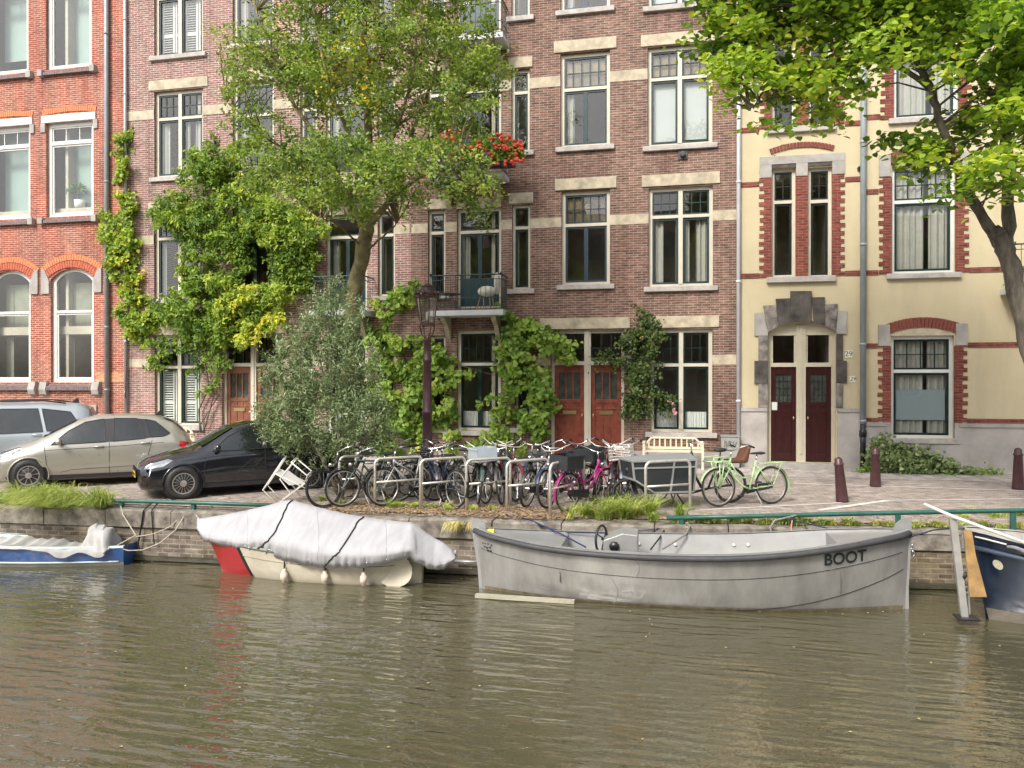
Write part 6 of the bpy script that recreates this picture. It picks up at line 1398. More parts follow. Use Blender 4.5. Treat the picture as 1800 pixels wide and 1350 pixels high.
blooms(t, [(876, 238), (884, 241), (892, 246), (880, 246), (868, 256), (866, 244), (905, 256), (897, 262), (886, 262), (912, 262), (918, 282), (908, 280), (905, 272), (888, 284), (902, 288), (800, 268), (912, 254), (842, 250), (895, 240), (872, 262)], FLR, .07, FY - .2, 'flower')
t = thing('potted_palm', 'spiky house plant in a white pot behind the red house window', 'potted plant', tuple(P(139, 373, F + .42)))
c = P(141, 366, F + .42); q = MB(); q.lathe([(.12, c.z), (.15, c.z + .02), (.17, c.z + .24), (.15, c.z + .24)], (c.x, c.y, 0), 14); q.build('pot', WHITE, t, True)
q = MB(); q.tube([(c.x - .05, c.y, c.z + .2), (c.x - .1, c.y, c.z + .55)], .02, 6); q.build('stem', BARK, t)
n_ = 60; an = rng.uniform(0, 6.28, n_); q = MB()
for a in an:
    e = rng.uniform(-.1, 1.2); L_ = .42; c0 = Vector((c.x - .1, c.y, c.z + .55)); d = Vector((math.cos(a) * math.cos(e), math.sin(a) * math.cos(e) * .6, math.sin(e))); s_ = d.cross(Vector((0, 0, 1))).normalized() * .014; m1 = c0 + d * L_ * .6; m2 = c0 + d * L_ + Vector((0, 0, -.12)); q.add([c0 - s_ * .5, c0 + s_ * .5, m1 + s_, m2, m1 - s_], [(0, 1, 2, 3, 4)])
q.build('fronds', mat('palm_frond', (.10, .18, .07), .5), t)

# ================================================================ BOATS
class Hull:
    def __init__(s, L_, T, BT, BW, ZS, rl=0., rr=0., keel=-.25, pw=.75, yo=0.):
        s.L, s.T, s.BT, s.BW, s.ZS, s.rl, s.rr, s.keel, s.pw, s.yo = L_, T, BT, BW, ZS, rl, rr, keel, pw, yo
    def sm(s, t, q):
        w_ = min(.1, t, 1 - t); return float(np.mean(np.interp([t + w_ * k / 4 for k in range(-4, 5)], s.T, q)))
    def g(s, t, z):
        bt, bw, zs = (s.sm(t, q) for q in (s.BT, s.BW, s.ZS))
        if z >= 0: b = bw + (bt - bw) * min(1, z / zs) ** s.pw
        else: b = bw * max(0, 1 - (z / s.keel)) ** .5
        return b
    def pt(s, t, f, side=-1, off=0.):
        """f in 0..1 waterline to sheer, negative to keel"""
        zs = s.sm(t, s.ZS); z = f * zs if f >= 0 else -f * s.keel
        return (t * s.L + s.rl * (1 - t) * max(z, 0) + s.rr * t * max(z, 0), side * (s.g(t, z) + off) + s.yo, z)
    def ynear(s, x, z):
        t = min(1, max(0, x / s.L)); return -(s.g(t, z)) + s.yo
    def build(s, t, m_, inner, split=None, n=40, cap=.05, floor=.2, name='hull'):
        q = MB(); fs = (-1, -.6, -.2, 0, .12, .3, .5, .7, .85, 1); rows = []
        for i in range(n + 1):
            tt = i / n; rows.append([s.pt(tt, f, -1) for f in reversed(fs)] + [s.pt(tt, f, 1) for f in fs[1:]])
        k0 = 0
        if split is None: q.grid(rows)
        else:
            ks = int(split * n); q.grid(rows[:ks + 1], 1); q.grid(rows[ks:], 0)
        q.poly(rows[0]); q.poly(list(reversed(rows[-1])))
        h = q.build(name, [m_] if split is None else [m_, split_m], t, True, local=True)
        if inner:
            q = MB(); r2 = []
            for i in range(n + 1):
                tt = .015 + .97 * i / n; a = [s.pt(tt, f, -1, -cap) for f in (1, .8, .55)]; b = [s.pt(tt, f, 1, -cap) for f in (.55, .8, 1)]
                a = [(p[0], min(p[1], s.yo), p[2]) for p in a]; b = [(p[0], max(p[1], s.yo), p[2]) for p in b]
                r2.append(a + [(a[-1][0], a[-1][1] * .9 + s.yo * .1, floor), (b[0][0], b[0][1] * .9 + s.yo * .1, floor)] + b)
            q.grid(r2); q.build('inner_hull', inner, t, True, local=True)
            for sd_ in (-1, 1):
                q = MB(); o_ = [s.pt(.0 + i / n, 1, sd_, .012) for i in range(n + 1)]; ii = [s.pt(.0 + i / n, 1, sd_, -cap - .005) for i in range(n + 1)]
                o_ = [(x, y, z + .012) for x, y, z in o_]; ii = [(x, (min(y, s.yo) if sd_ < 0 else max(y, s.yo)), z + .012) for x, y, z in ii]; od = [(x, y, z - .03) for x, y, z in o_]; q.grid([ii, o_, od]); q.build('gunwale', inner, t, local=True)
        return h
    def line(s, f, t0, t1, off=.004, n=40, side=-1, dz=0.):
        return [(lambda p: (p[0], p[1], p[2] + dz))(s.pt(t0 + (t1 - t0) * i / n, f(t0 + (t1 - t0) * i / n) if callable(f) else f, side, off)) for i in range(n + 1)]
# grey metal sloop
ALU = mat('grey_aluminium_hull', (.25, .242, .225), .38, .3, var=.12, vs=2.6, bs=9, bstr=.06, col2=(.37, .36, .34), stretch=(1.2, 1, .4)); ALUI = mat('pale_aluminium', (.33, .33, .325), .45, .35, var=.12, vs=2)
a = PZ(850, 1034, WATER); b = PZ(1590, 1070, WATER); LB = (b - a).length; rz = math.atan2(b.y - a.y, b.x - a.x)
t = thing('motor_boat', 'grey aluminium open sloop lettered BOOT moored at the right of the quay', 'boat', (a.x, a.y, WATER), rz)
Tn = [0, .03, .08, .18, .32, .5, .68, .82, .92, .97, 1]
hb1 = Hull(LB, Tn, [.03, .17, .36, .60, .76, .82, .78, .64, .40, .2, .03], [.02, .08, .2, .40, .54, .60, .54, .38, .19, .08, .02], [.94, .90, .85, .81, .785, .79, .84, .96, 1.05, 1.08, 1.11], -.14, .05, -.3)
hb1.build(t, ALU, ALUI, floor=.25, cap=.06)
for sd_ in (-1, 1):
    q = MB(); q.tube(hb1.line(1, 0.0, 1, .03, side=sd_, dz=-.04), .042, 10); q.build('rubbing_strake', mat('grey_rubber_strake', (.05, .05, .052), .6, var=.3, vs=7), t, True, local=True)
q = MB(); q.tube(hb1.line(lambda t_: .56 + .16 * (abs(t_ - .45) / .5) ** 2, .01, .985, .003), .004, 4); q.build('seam', BLACKP, t, local=True)
q = MB(); q.tube(hb1.line(lambda t_: max(0.01, .02 + .52 * max(0, (t_ - .6) / .4) ** 1.7), .62, .99, .004), .005, 4); q.build('seam', BLACKP, t, local=True)
q = MB(); 
for (t0, fa, fb) in ((.335, .02, .50), (.39, .56, .92)):
    q.tube([hb1.pt(t0 + .012 * math.sin(math.pi * k / 6), fa + (fb - fa) * k / 6, -1, .003) for k in range(7)], .006, 4)
q.build('scratch', ALUI, t, local=True)
def stem(x0, z1, w_, lean): return [(x0 - w_ * .5, z1 - .2), (x0 - w_ * .35 + lean, z1 - .05), (x0 + w_ * .1 + lean, z1), (x0 + w_ * .5 + lean, z1 + .02)]
q = MB(); xb = LB; q.prism([(xb - .035, -.015, -.1), (xb + .06, -.015, -.1), (xb + .055, -.015, .3), (xb + .095, -.015, 1.1), (xb + .09, -.015, 1.30), (xb - .02, -.015, 1.27), (xb - .12, -.015, 1.19), (xb - .16, -.015, 1.08), (xb + .02, -.015, .93)], (0, .03, 0)); q.build('stem_plate', ALUI, t, local=True)
q = MB(); q.prism([(-.06, -.015, -.1), (.03, -.015, -.1), (-.05, -.015, .85), (.06, -.015, .88), (.03, -.015, 1.0), (-.08, -.015, 1.07), (-.2, -.015, 1.09), (-.19, -.015, .95), (-.09, -.015, .3)], (0, .03, 0)); q.build('stern_plate', ALUI, t, local=True)
q = MB(); q.grid([hb1.line(f, .005, .995, .003) for f in (-.02, .03, .055)]); q.build('waterline_stain', mat('scum_brown', (.14, .115, .075), .7, var=.5, vs=9, stretch=(1, 1, .2)), t, local=True)
q = MB()
for k in range(9):
    t0 = rng.uniform(.08, .9); f0 = rng.uniform(.15, .8); q.tube([hb1.pt(min(.98, t0 + i * .006), f0 + .01 * math.sin(i + k), -1, .002) for i in range(int(rng.integers(3, 8)))], .0025, 3)
q.build('scratch', ALUI, t, local=True)
for tt_s in (.36, .62):
    q = MB(); q.box(tt_s * LB - .14, tt_s * LB + .14, -.62, .66, .42, .46); q.build('thwart', mat('worn_grey_thwart', (.25, .24, .22), .7, var=.3), t, local=True)
q = MB()
for k in range(4): q.tube([(4.6 + (.16 - .01 * k) * math.cos(a_), .1 + (.13 - .01 * k) * math.sin(a_), .30 + k * .022) for a_ in np.linspace(0, 6.28, 19)[:-1]], .014, 5, closed=True)
o = q.build('coiled_rope', ROPEB, None, True); o.location = (a.x, a.y, WATER); tag(o, 'coil of dark blue rope lying inside the grey boat', 'rope')
# decks, console, wheel
def plate_deck(t0, t1, name, dz=-.03):
    q = MB(); n = 10; A = []; B = []
    for i in range(n + 1):
        tt = t0 + (t1 - t0) * i / n; p = hb1.pt(tt, 1, -1, -.07); p2 = hb1.pt(tt, 1, 1, -.07); A.append((p[0], min(p[1], 0), p[2] + dz)); B.append((p2[0], max(p2[1], 0), p2[2] + dz))
    q.grid([A, B]); q.quad(A[-1], B[-1], (B[-1][0], B[-1][1], .28), (A[-1][0], A[-1][1], .28)) if t0 < .5 else q.quad(A[0], B[0], (B[0][0], B[0][1], .28), (A[0][0], A[0][1], .28)); q.build(name, ALUI, t, local=True)
plate_deck(.02, .22, 'aft_deck'); plate_deck(.84, .98, 'fore_deck')
def at_b(px, py, Y): p = P(px, py, Y); M_ = Matrix.Rotation(-rz, 4, 'Z'); return M_ @ (p - Vector((a.x, a.y, WATER)))
c = at_b(1063, 962, 12.0); c2 = at_b(1122, 935, 12.0)
q = MB(); q.prism([(c.x, c.y - .3, .28), (c2.x, c.y - .3, .28), (c2.x, c.y - .3, c2.z), (c2.x - .22, c.y - .3, c2.z + .02), (c.x, c.y - .3, c2.z - .09)], (0, .55, 0)); cs = q.build('console', ALUI, t, local=True, bevel=.012)
q = MB(); q.lathe([(.07, -.03), (.075, 0), (.04, .0)], (c.x + .16, c.y - .31, c2.z - .17), 14, axis='y'); q.build('gauge', BLACKP, cs, True, local=True)
q = MB(); wc = at_b(1058, 945, 12.0); q.tube([(wc.x - .05 * math.sin(a_) * 0 + .12 * 0 + math.cos(a_) * .07, wc.y - .1 + math.cos(a_) * .16, wc.z + math.sin(a_) * .2) for a_ in np.linspace(0, 2 * math.pi, 25)[:-1]], .018, 8, closed=True)
for k in range(3): a_ = k * 2.1 + .5; q.tube([(wc.x + .04, wc.y - .1, wc.z), (wc.x + math.cos(a_) * .07, wc.y - .1 + math.cos(a_) * .16, wc.z + math.sin(a_) * .2)], .01, 5)
q.tube([(wc.x, wc.y - .1, wc.z), (wc.x + .14, wc.y - .1, wc.z - .03)], .02, 6); q.build('steering_wheel', TRIMB, t, True, local=True)
for k, px_ in enumerate((1123, 1187, 1290, 1315, 965, 962)):
    q = MB(); p = at_b(px_, 957 if k < 4 else 956, 12.72); q.lathe([(.025, -.02), (.025, .0)], (p.x, hb1.pt(max(0, min(1, p.x / LB)), .82, 1, -.075)[1], hb1.pt(max(0, min(1, p.x / LB)), .82, 1)[2]), 10, axis='y'); q.build('fitting', WHITE, t, local=True)
q = MB()
for (x_, dz) in ((.05, 0), (.09, 0), (.14, 0), (.08, -.05), (.12, -.06), (.17, -.05), (.20, -.01), (.13, -.1), (.18, -.1)):
    y_ = hb1.ynear(x_ + .05, .7) ; q.ball((x_ - .08 + .05, hb1.pt(max(.002, (x_ + .05) / LB), .85)[1] - .004, .72 + dz), .02, 6, 0, (1, .4, .7))
q.build('vent_slots', BLACKP, t, local=True)
TXT = text_mesh('boat_name', 'BOOT', .235, mat('black_lettering', (.012, .02, .018), .5, var=.05), t, Matrix.Identity(4), .001, bold=.004)
l0 = at_b(1450, 967, 11.6); l1 = at_b(1519, 990, 11.6)
me = TXT.data; xs_ = [v.co.x for v in me.vertices]; ys_ = [v.co.y for v in me.vertices]; mx_, Mx_, my_, My_ = min(xs_), max(xs_), min(ys_), max(ys_)
tx0, tx1 = .806 * LB, .902 * LB
zc0 = .70
for v in me.vertices:
    fx = (v.co.x - mx_) / (Mx_ - mx_); fz = (v.co.y - my_) / (My_ - my_); x = tx0 + (tx1 - tx0) * fx; z = zc0 - .015 + .05 * fx + fz * .165; dz_ = v.co.z
    v.co = (x, hb1.ynear(x - .05 * z * (x / LB), z) - .006 - (dz_ + .001) * .5, z)
q = MB(); x = LB * .948; z = .93
def onh(x, z, off=.008): return (x, hb1.ynear(x, z) - off, z)
q.poly([onh(x - .12, z - .01), onh(x - .03, z - .045), onh(x + .1, z - .03), onh(x + .12, z + .02), onh(x + .08, z + .05), onh(x - .02, z + .045)]); q.build('name_emblem', mat('silver_emblem', (.6, .6, .58), .3, .5), t, local=True)
q = MB(); q.tube([(LB + .09, -.02 + .03 * math.cos(a_), .88 + .05 * math.sin(a_)) for a_ in np.linspace(0, 6.28, 13)[:-1]], .009, 5, closed=True); q.tube([(LB + .09, -.02, .84), (LB + .13, -.02, .78), (LB + .1, -.02, .72)], .015, 5); q.build('bow_shackle', CHROME, t, True, local=True)
# tag, plank
q = MB(); p = P(863, 934, 11.95); q.box(-.05, .05, -.03, .03, -.045, .045); o = q.build('yellow_sponge', mat('yellow_foam', (.75, .68, .08), .8), None); o.location = (p.x, p.y, p.z - .01); tag(o, 'small bright yellow block on the stern deck of the grey boat', 'sponge')
p0 = PZ(836, 1047, WATER + .04); p1 = PZ(1010, 1058, WATER + .03); q = MB(); q.beam(p0, p1, .09, .05); o = q.build('floating_plank', mat('pale_wet_wood', (.36, .34, .26), .5, var=.25), None); tag(o, 'pale narrow plank floating along the stern of the grey boat', 'plank')

# white covered sloop
split_m = mat('red_hull_paint', (.40, .022, .026), .3, var=.12, vs=3, coat=.4); HW = mat('cream_hull', (.56, .50, .37), .5, var=.2, vs=2.5, col2=(.66, .61, .50))
a2 = PZ(393, 1003, WATER); b2 = PZ(742, 1024, WATER); LC = (b2 - a2).length; rz2 = math.atan2(b2.y - a2.y, b2.x - a2.x)
t = thing('covered_boat', 'small white sloop with a red bow under a white tarpaulin', 'boat', (a2.x, a2.y, WATER), rz2)
Tc = [0, .05, .12, .25, .4, .6, .8, .92, .97, 1]
h2 = Hull(LC, Tc, [.04, .22, .36, .5, .58, .6, .5, .34, .2, .06], [.03, .1, .2, .32, .42, .44, .34, .2, .1, .04], [.72, .66, .62, .56, .52, .5, .52, .56, .58, .6], -.48, .03, -.25, .7)
h2.build(t, HW, None, split=.2)
h2y = MB(); h2y.tube(h2.line(lambda t_: .66 - .1 * t_, .21, .97, .004), .006, 4); h2y.build('strake_line', mat('strake_shadow_paint', (.30, .26, .18), .6), t, local=True)
q = MB(); q.tube(h2.line(.93, .0, 1, .004), .014, 6); q.build('rubbing_strake', mat('green_grey_strake', (.10, .12, .10), .6, var=.3), t, True, local=True)
q = MB(); q.prism([h2.pt(.195, f, -1, .006) for f in (0.03, .3, .6, .95)] + [h2.pt(.213, f, -1, .006) for f in (.95, .6, .3, 0.03)], (0, -.003, 0)); q.build('bow_stripe', BLACKP, t, local=True)
q = MB(); xr = LC; q.prism([(xr - .36 + .3 * math.cos(a_), -.30 + .02 * math.sin(a_), .22 + .30 * math.sin(a_) * (1.0 if a_ < math.pi else .8)) for a_ in np.linspace(0, 6.28, 21)[:-1]], (0, .03, 0)); q.build('stern_shield', mat('cream_shield', (.62, .57, .44), .5, var=.1), t, local=True)
cols = [(346, 930, 912, .06), (352, 944, 912, .14), (359, 952, 911, .2), (395, 960, 905, .32), (431, 967, 898, .42), (452, 970, 893, .46), (474, 975, 888, .5), (497, 986, 881, .54), (512, 988, 879, .55), (535, 993, 886, .58), (570, 999, 895, .6), (600, 999, 902, .61), (630, 999, 908, .61), (665, 994, 913, .58), (690, 989, 916, .55), (708, 983, 918, .5), (722, 982, 918.5, .45), (732, 988, 924, .40), (745, 996, 934, .34), (763, 1003, 946, .26), (780, 1000, 955, .19), (793, 990, 966, .12), (800, 982, 975, .05)]
TARP = mat('white_tarpaulin', (.37, .367, .38), .7, var=.14, vs=3, bs=2.4, bstr=1.6, stretch=(2.2, .7, .5))
def cy_(X): return a2.y + (b2.y - a2.y) * (X - a2.x) / (b2.x - a2.x)
cxs = [c[0] for c in cols]; q = MB(); rows = []
for x in np.linspace(346, 800, 200):
    ye, yr_, hbv = (float(np.interp(x, cxs, [c[k] for c in cols])) for k in (1, 2, 3))
    Yc = cy_(P(x, 950, 12.2).x); near = P(x, ye, Yc - hbv * 1.06 - .07); ridge = P(x, yr_, Yc + .02 + .0 * hbv)
    zsk = near.z; shz = max(zsk + .02, min(ridge.z - .02, zsk + (ridge.z - zsk) * (.30 if 440 < x < 730 else .22)))
    row = []
    fold = math.sin(x * .35) * .5 + math.sin(x * .13 + 1) * .5
    tri = lambda v: abs((v % 1) * 2 - 1) * 2 - 1            # sharp-crested folds
    for k, (yy, zz, am) in enumerate(((near.y + .085, zsk, .02), (near.y + .035, zsk + (shz - zsk) * .35, .02), (near.y + .008, zsk + (shz - zsk) * .75, .010), (near.y + .0, shz, .004), (near.y + (ridge.y - near.y) * .12, shz + (ridge.z - shz) * .20, .012), (near.y + (ridge.y - near.y) * .35, shz + (ridge.z - shz) * .42, .013), (near.y + (ridge.y - near.y) * .62, shz + (ridge.z - shz) * .66, .010), (near.y + (ridge.y - near.y) * .85, shz + (ridge.z - shz) * .88, .006), (ridge.y, ridge.z, 0), (ridge.y + .18, ridge.z - .10, 0), (Yc + hbv * .8, shz + .02, 0), (Yc + hbv + .02, zsk + .1, 0))):
        fan = 510 + (x - 510) / (.35 + .65 * max(0, 8 - k) / 8) if x < 640 else 722 + (x - 722) / (.35 + .65 * max(0, 8 - k) / 8)
        cre = .6 * tri(fan / 53. + .3) * tri(fan / 151.) + .4 * tri(fan / 23. + k * .06); dd = am * (.7 * tri(x / 29. + .9 * math.sin(x * .041)) + .4 * tri(x / 9.7 + math.sin(x * .09)) if k < 3 else cre); boost = 3.2 if 700 < x < 800 and k > 2 else 1.7
        row.append((P(x, 950, yy).x if k < 9 else row[8][0], yy + dd * .8 * boost, zz + (dd * .5 * boost if k > 2 else (-.022 * abs(math.sin(x * .11 + .8 * math.sin(x * .043))) if k == 0 else 0))))
    rows.append(row)
q.grid(rows); q.poly(rows[0]); tp = q.build('tarpaulin', TARP, None, True, sub=0)
tp.modifiers.new('thick', 'SOLIDIFY').thickness = .006
tt_ = Matrix.Translation((a2.x, a2.y, WATER)) @ Matrix.Rotation(rz2, 4, 'Z'); tp.data.transform(tt_.inverted()); tp.parent = t
def on_tarp(x, f):
    i = int(round((x - 346) / (800 - 346) * 199)); i = max(0, min(199, i)); rw = rows[i]; k = f * 8; k0 = min(7, int(k)); p = Vector(rw[k0]).lerp(Vector(rw[k0 + 1]), k - k0); return p + Vector((0, -.014, .012))
def strap(pts):
    q = MB(); q.tube([on_tarp(*p) for p in pts], .012, 5); o = q.build('strap', BLACKP, None, True); o.data.transform(tt_.inverted()); o.parent = t
def sline(x0, f0, x1, f1, n=16): return [(x0 + (x1 - x0) * i / n, f0 + (f1 - f0) * i / n) for i in range(n + 1)]
strap(sline(514, 1, 477, .45, 10) + sline(474, .42, 450, 0, 8)); strap(sline(640, 1, 598, .42, 10) + sline(596, .4, 570, 0, 8))
for x_ in (432, 556, 676, 722):
    q = MB(); q.tube([on_tarp(x_ + (4 * math.sin(f_ * 3)), f_) - Vector((0, -.008, .008)) for f_ in np.linspace(0, 1, 14)], .005, 4); o = q.build('seam', mat('tarp_seam', (.33, .33, .34), .8), None, True); o.data.transform(tt_.inverted()); o.parent = t
for x_ in range(372, 790, 34):
    q = MB(); q.ball(on_tarp(x_, .10), .013, 6); o = q.build('eyelet', CHROME, None, True); o.data.transform(tt_.inverted()); o.parent = t
FEN = mat('worn_white_fender', (.62, .50, .40), .6, var=.2, vs=10)
for (x, y, lab) in ((499, 1012, 'leftmost'), (571, 1014, 'middle'), (639, 1017, 'rightmost')):
    p = P(x, y, 11.52); tf_ = thing('fender', 'small dirty white fender hanging on the covered boat, ' + lab + ' of three', 'fender', tuple(p), 0, 'fenders along the covered boat')
    q = MB(); q.lathe([(.012, .11), (.035, .09), (.035, .05), (.055, .04), (.058, -.06), (.035, -.075), (.035, -.1), (.02, -.11)], (0, 0, 0), 12); q.build('body', FEN, tf_, True, local=True)
    q = MB(); q.tube([(0, 0, .1), (.0, .03, .32)], .012, 5); q.build('cord', ROPE if False else BLACKP, tf_, local=True)
# blue open boat at the left
BLU = mat('blue_hull_paint', (.02, .075, .26), .4, var=.3, vs=2.2, col2=(.035, .12, .36)); PALEB = mat('pale_blue_paint', (.55, .66, .66), .5, var=.12)
b3_ = PZ(226, 988, WATER); a3 = PZ(-150, 990, WATER); rz3 = math.atan2(b3_.y - a3.y, b3_.x - a3.x); LD = (b3_ - a3).length
t = thing('rowing_boat', 'blue open boat with a tarpaulin-covered outboard motor at far left', 'boat', (a3.x, a3.y + .10, WATER), rz3)
h3 = Hull(LD, [0, .1, .25, .5, .75, .9, 1], [.04, .3, .48, .56, .54, .48, .44], [.02, .16, .34, .44, .42, .37, .34], [.6, .52, .42, .36, .34, .34, .34], -.3, .12, -.2)
h3.build(t, BLU, PALEB, floor=.12, cap=.05)
q = MB(); q.tube(h3.line(.22, .05, .98, .006), .016, 6); q.build('spray_rail', PALEB, t, True, local=True)
q = MB(); q.grid([h3.line(f, .02, 1, .004) for f in (0.0, .1, .18)]); q.build('lower_band', mat('weathered_grey_band', (.30, .30, .26), .7, var=.3), t, local=True)
def at3(px, py, Y): p = P(px, py, Y); return Matrix.Rotation(-rz3, 4, 'Z') @ (p - Vector((a3.x, a3.y + .10, WATER)))
TG = mat('grey_tarpaulin', (.42, .41, .40), .8, var=.2, vs=4, bs=8, bstr=.3)
q = MB(); rows = []      # cover over motor
mo = [(140, 968, 964), (150, 966, 958), (158, 966, 945), (163, 967, 921), (170, 969, 920), (180, 969, 924), (192, 968, 928), (197, 966, 937), (199, 964, 952), (200, 962, 960)]
for x in np.linspace(140, 200, 26):
    yl, yt_ = (float(np.interp(x, [m_[0] for m_ in mo], [m_[k] for m_ in mo])) for k in (1, 2)); row = []
    for k in range(13):
        an = math.pi * k / 12; Yk = 12.12 - math.cos(an) * .30; p_top = at3(x, yt_, 12.1); p_lo = at3(x, yl, 12.1); zz = p_lo.z + (p_top.z - p_lo.z) * math.sin(an) ** .55
        cr = math.sin(x * .5 + k * .9) * .022; row.append((p_top.x + cr, p_top.y + (Yk - 12.12) + cr, zz + cr * .5))
    rows.append(row)
q.grid(rows); q.build('motor_cover', TG, t, True, local=True, sub=1)
q = MB(); rows = []      # cloth lying in and over the near side
for x in np.linspace(-60, 185, 60):
    f = (x + 60) / 245; tt = min(.985, max(0, at3(x, 965, 11.8).x / LD)); g_ = h3.pt(tt, 1, -1, .02); o_ = h3.pt(tt, 1, 1, -.06)
    hang = .02 + (.10 + .05 * math.sin(x * .12)) * min(1, max(0, (x - 70) / 40)) * (1 if x < 180 else .3); cr = math.sin(x * .33) * .02 + math.sin(x * .11) * .02
    rows.append([(g_[0], g_[1] - .015 + cr * .5, g_[2] - hang), (g_[0], g_[1] - .01 + cr * .3, g_[2] + .015), (g_[0], g_[1] + .12, g_[2] - .0 + cr), (g_[0], 0, g_[2] - .14 + cr * 1.5), (o_[0], o_[1] - .1, o_[2] - .02 + cr), (o_[0], o_[1] - .02, o_[2] - .03 + cr)])
q.grid(rows); q.build('cloth_cover', TG, t, True, local=True, sub=1)
# navy boat at right
NV = mat('navy_hull_paint', (.006, .015, .036), .3, var=.35, vs=.8, coat=.3); DECK = mat('worn_deck', (.42, .40, .36), .8, var=.25, vs=4)
a4 = PZ(1738, 1088, WATER); rz4 = R(4)
t = thing('barge_boat', 'dark navy boat bow with rope fender entering at the right edge', 'boat', (a4.x, a4.y, WATER), rz4)
h4 = Hull(6.5, [0, .03, .08, .16, .3, .5, 1], [.04, .28, .56, .85, 1.1, 1.2, 1.1], [.02, .12, .26, .5, .8, .95, .9], [1.22, 1.2, 1.12, 1.03, .94, .9, .95], -.26, 0, -.4, .8)
h4.build(t, NV, DECK, floor=.8, cap=.09)
q = MB(); q.tube(h4.line(.80, .0, .9, .02), .035, 8); q.build('rubbing_strake', mat('blue_grey_strake', (.05, .075, .12), .5, var=.3), t, True, local=True)
q = MB(); ln = h4.line(.905, .05, .9, .045, 160); q.tube([(p[0], p[1] + .014 * math.cos(i * .9), p[2] + .014 * math.sin(i * .9)) for i, p in enumerate(ln)], [.02 + .028 * min(1, i / 12) for i in range(161)], 8); q.build('rope_fender', mat('grey_rope', (.20, .19, .20), .9, var=.35, vs=20), t, True, local=True)
q = MB(); q.tube(h4.line(lambda s: .93 - .0 * s, .01, .05, .03, 8), .012, 6); q.build('rope_end', WHITE, t, True, local=True)
q = MB(); c = h4.pt(.035, .62, -1, .0); rows = []; cz_ = c[2]
q.poly([(lambda tt, zz: (h4.pt(tt, zz, -1, .008)))(.033 + .007 * math.cos(a_), .66 + .055 * math.sin(a_)) for a_ in np.linspace(0, 6.28, 17)[:-1]]); q.build('round_badge', mat('badge_cream', (.5, .47, .36), .5, var=.3, vs=30), t, local=True)
q = MB(); q.grid([h4.line(f, 0.0, .95, .003) for f in (0, .06, .13)]); q.build('boot_stripe', mat('dirty_boot_stripe', (.16, .14, .11), .7, var=.4), t, local=True)
q = MB(); q.lathe([(.05, -.05), (.05, .0)], h4.pt(.075, .55, -1, .03), 10, axis='y'); q.build('hawse_hole', BLACKP, t, local=True)
# boarding plank, ladder, pole
Yp = 11.45
q = MB(); q.prism([P(1695, 933, Yp), P(1709, 933, Yp), P(1716, 975, Yp), P(1736, 1050, Yp), P(1706, 1050, Yp)], (0, .04, 0))
WOOD = mat('weathered_plank', (.36, .22, .085), .7, var=.35, vs=5, bs=20, bstr=.4); o = q.build('wooden_board', WOOD, None, bevel=.004); tag(o, 'long brown wooden board hung beside the navy bow', 'board')
t = thing('boarding_ladder', 'grey metal post ladder with brackets standing in the water by the navy boat', 'ladder', tuple(P(1693, 1085, 11.55)))
q = MB(); q.beam(P(1675, 912, 11.55), P(1696, 1084, 11.55), .085, .06); q.build('post', mat('scratched_alloy', (.48, .47, .44), .45, .5, var=.2), t)
for (a_, b_) in (((1691, 924), (1693, 964)), ((1703, 1034), (1705, 1080))): q = MB(); q.beam(P(*a_, 11.6), P(*b_, 11.6), .02, .02); q.build('side_rail', GALV, t)
for (y, xa) in ((926, 1679), (936, 1680), (1032, 1689), (1042, 1690)): q = MB(); q.beam(P(xa, y, 11.57), P(xa + 15, y, 11.6), .03, .02); q.build('rung', GALV, t)
q = MB(); p = P(1701, 1087, 11.5); q.box(p.x - .13, p.x + .13, p.y - .1, p.y + .15, p.z - .01, p.z + .01); q.build('foot_plate', BLACKP, t)
q = MB(); q.tube([P(1700, 1008, 11.5), P(1692, 1018, 11.56)], .03, 8); q.build('fender_roll', RUBBER, t, True)
q = MB(); q.tube([P(1625, 886, 11.75), P(1676, 908, 11.5), P(1815, 959, 11.0)], .022, 8); o = q.build('boat_pole', WHITE, None, True); tag(o, 'long white pole lying across the ladder and the navy bow', 'pole')
# ropes
def rope(label, pts, r=.010, m_=ROPE, sag=0.):
    ps = [P(*p) for p in pts]; out = []
    for a_, b_ in zip(ps, ps[1:]):
        for s_ in np.arange(0, 1, .125): c = a_.lerp(b_, s_); c.z -= sag * (b_ - a_).length * 4 * s_ * (1 - s_) * .25; out.append(c)
    q = MB(); q.tube(out + [ps[-1]], r, 6); o = q.build('mooring_rope', m_, None, True); tag(o, label, 'rope')
yw = Yr(240, .0)
rope('pale mooring rope from the rail post down to the blue boat', [(212, 890, yw), (216, 905, yw - .1), (238, 941, 12.2), (200, 962, 12.0), (170, 962, 11.9)], .011)
rope('pale rope sagging from the quay edge to the knot over the blue boat', [(325, 899, Yr(325, .0)), (300, 925, 12.4), (270, 938, 12.3), (238, 943, 12.2)], .010, sag=.1)
rope('longer pale rope sagging low from the quay edge to the blue stern', [(328, 900, Yr(325, .0)), (308, 932, 12.3), (280, 955, 12.2), (250, 967, 12.1), (225, 968, 12.0), (205, 962, 11.95)], .010)
rope('dark knotted line hanging down the wall from the left rail', [(268, 882, Yr(268, .1)), (252, 897, Yr(260, -.08)), (247, 930, Yr(260, -.08)), (241, 965, Yr(250, -.08))], .014, BLACKP)
rope('dark line tied to the left rail beside the knotted one', [(277, 884, Yr(268, .1)), (266, 898, Yr(266, -.08)), (268, 925, Yr(268, -.08)), (271, 960, Yr(268, -.08))], .012, BLACKP)
rope('short pale rope at the bow of the covered boat', [(338, 896, Yr(338, .1)), (347, 909, 12.4), (352, 914, 12.2)], .010)
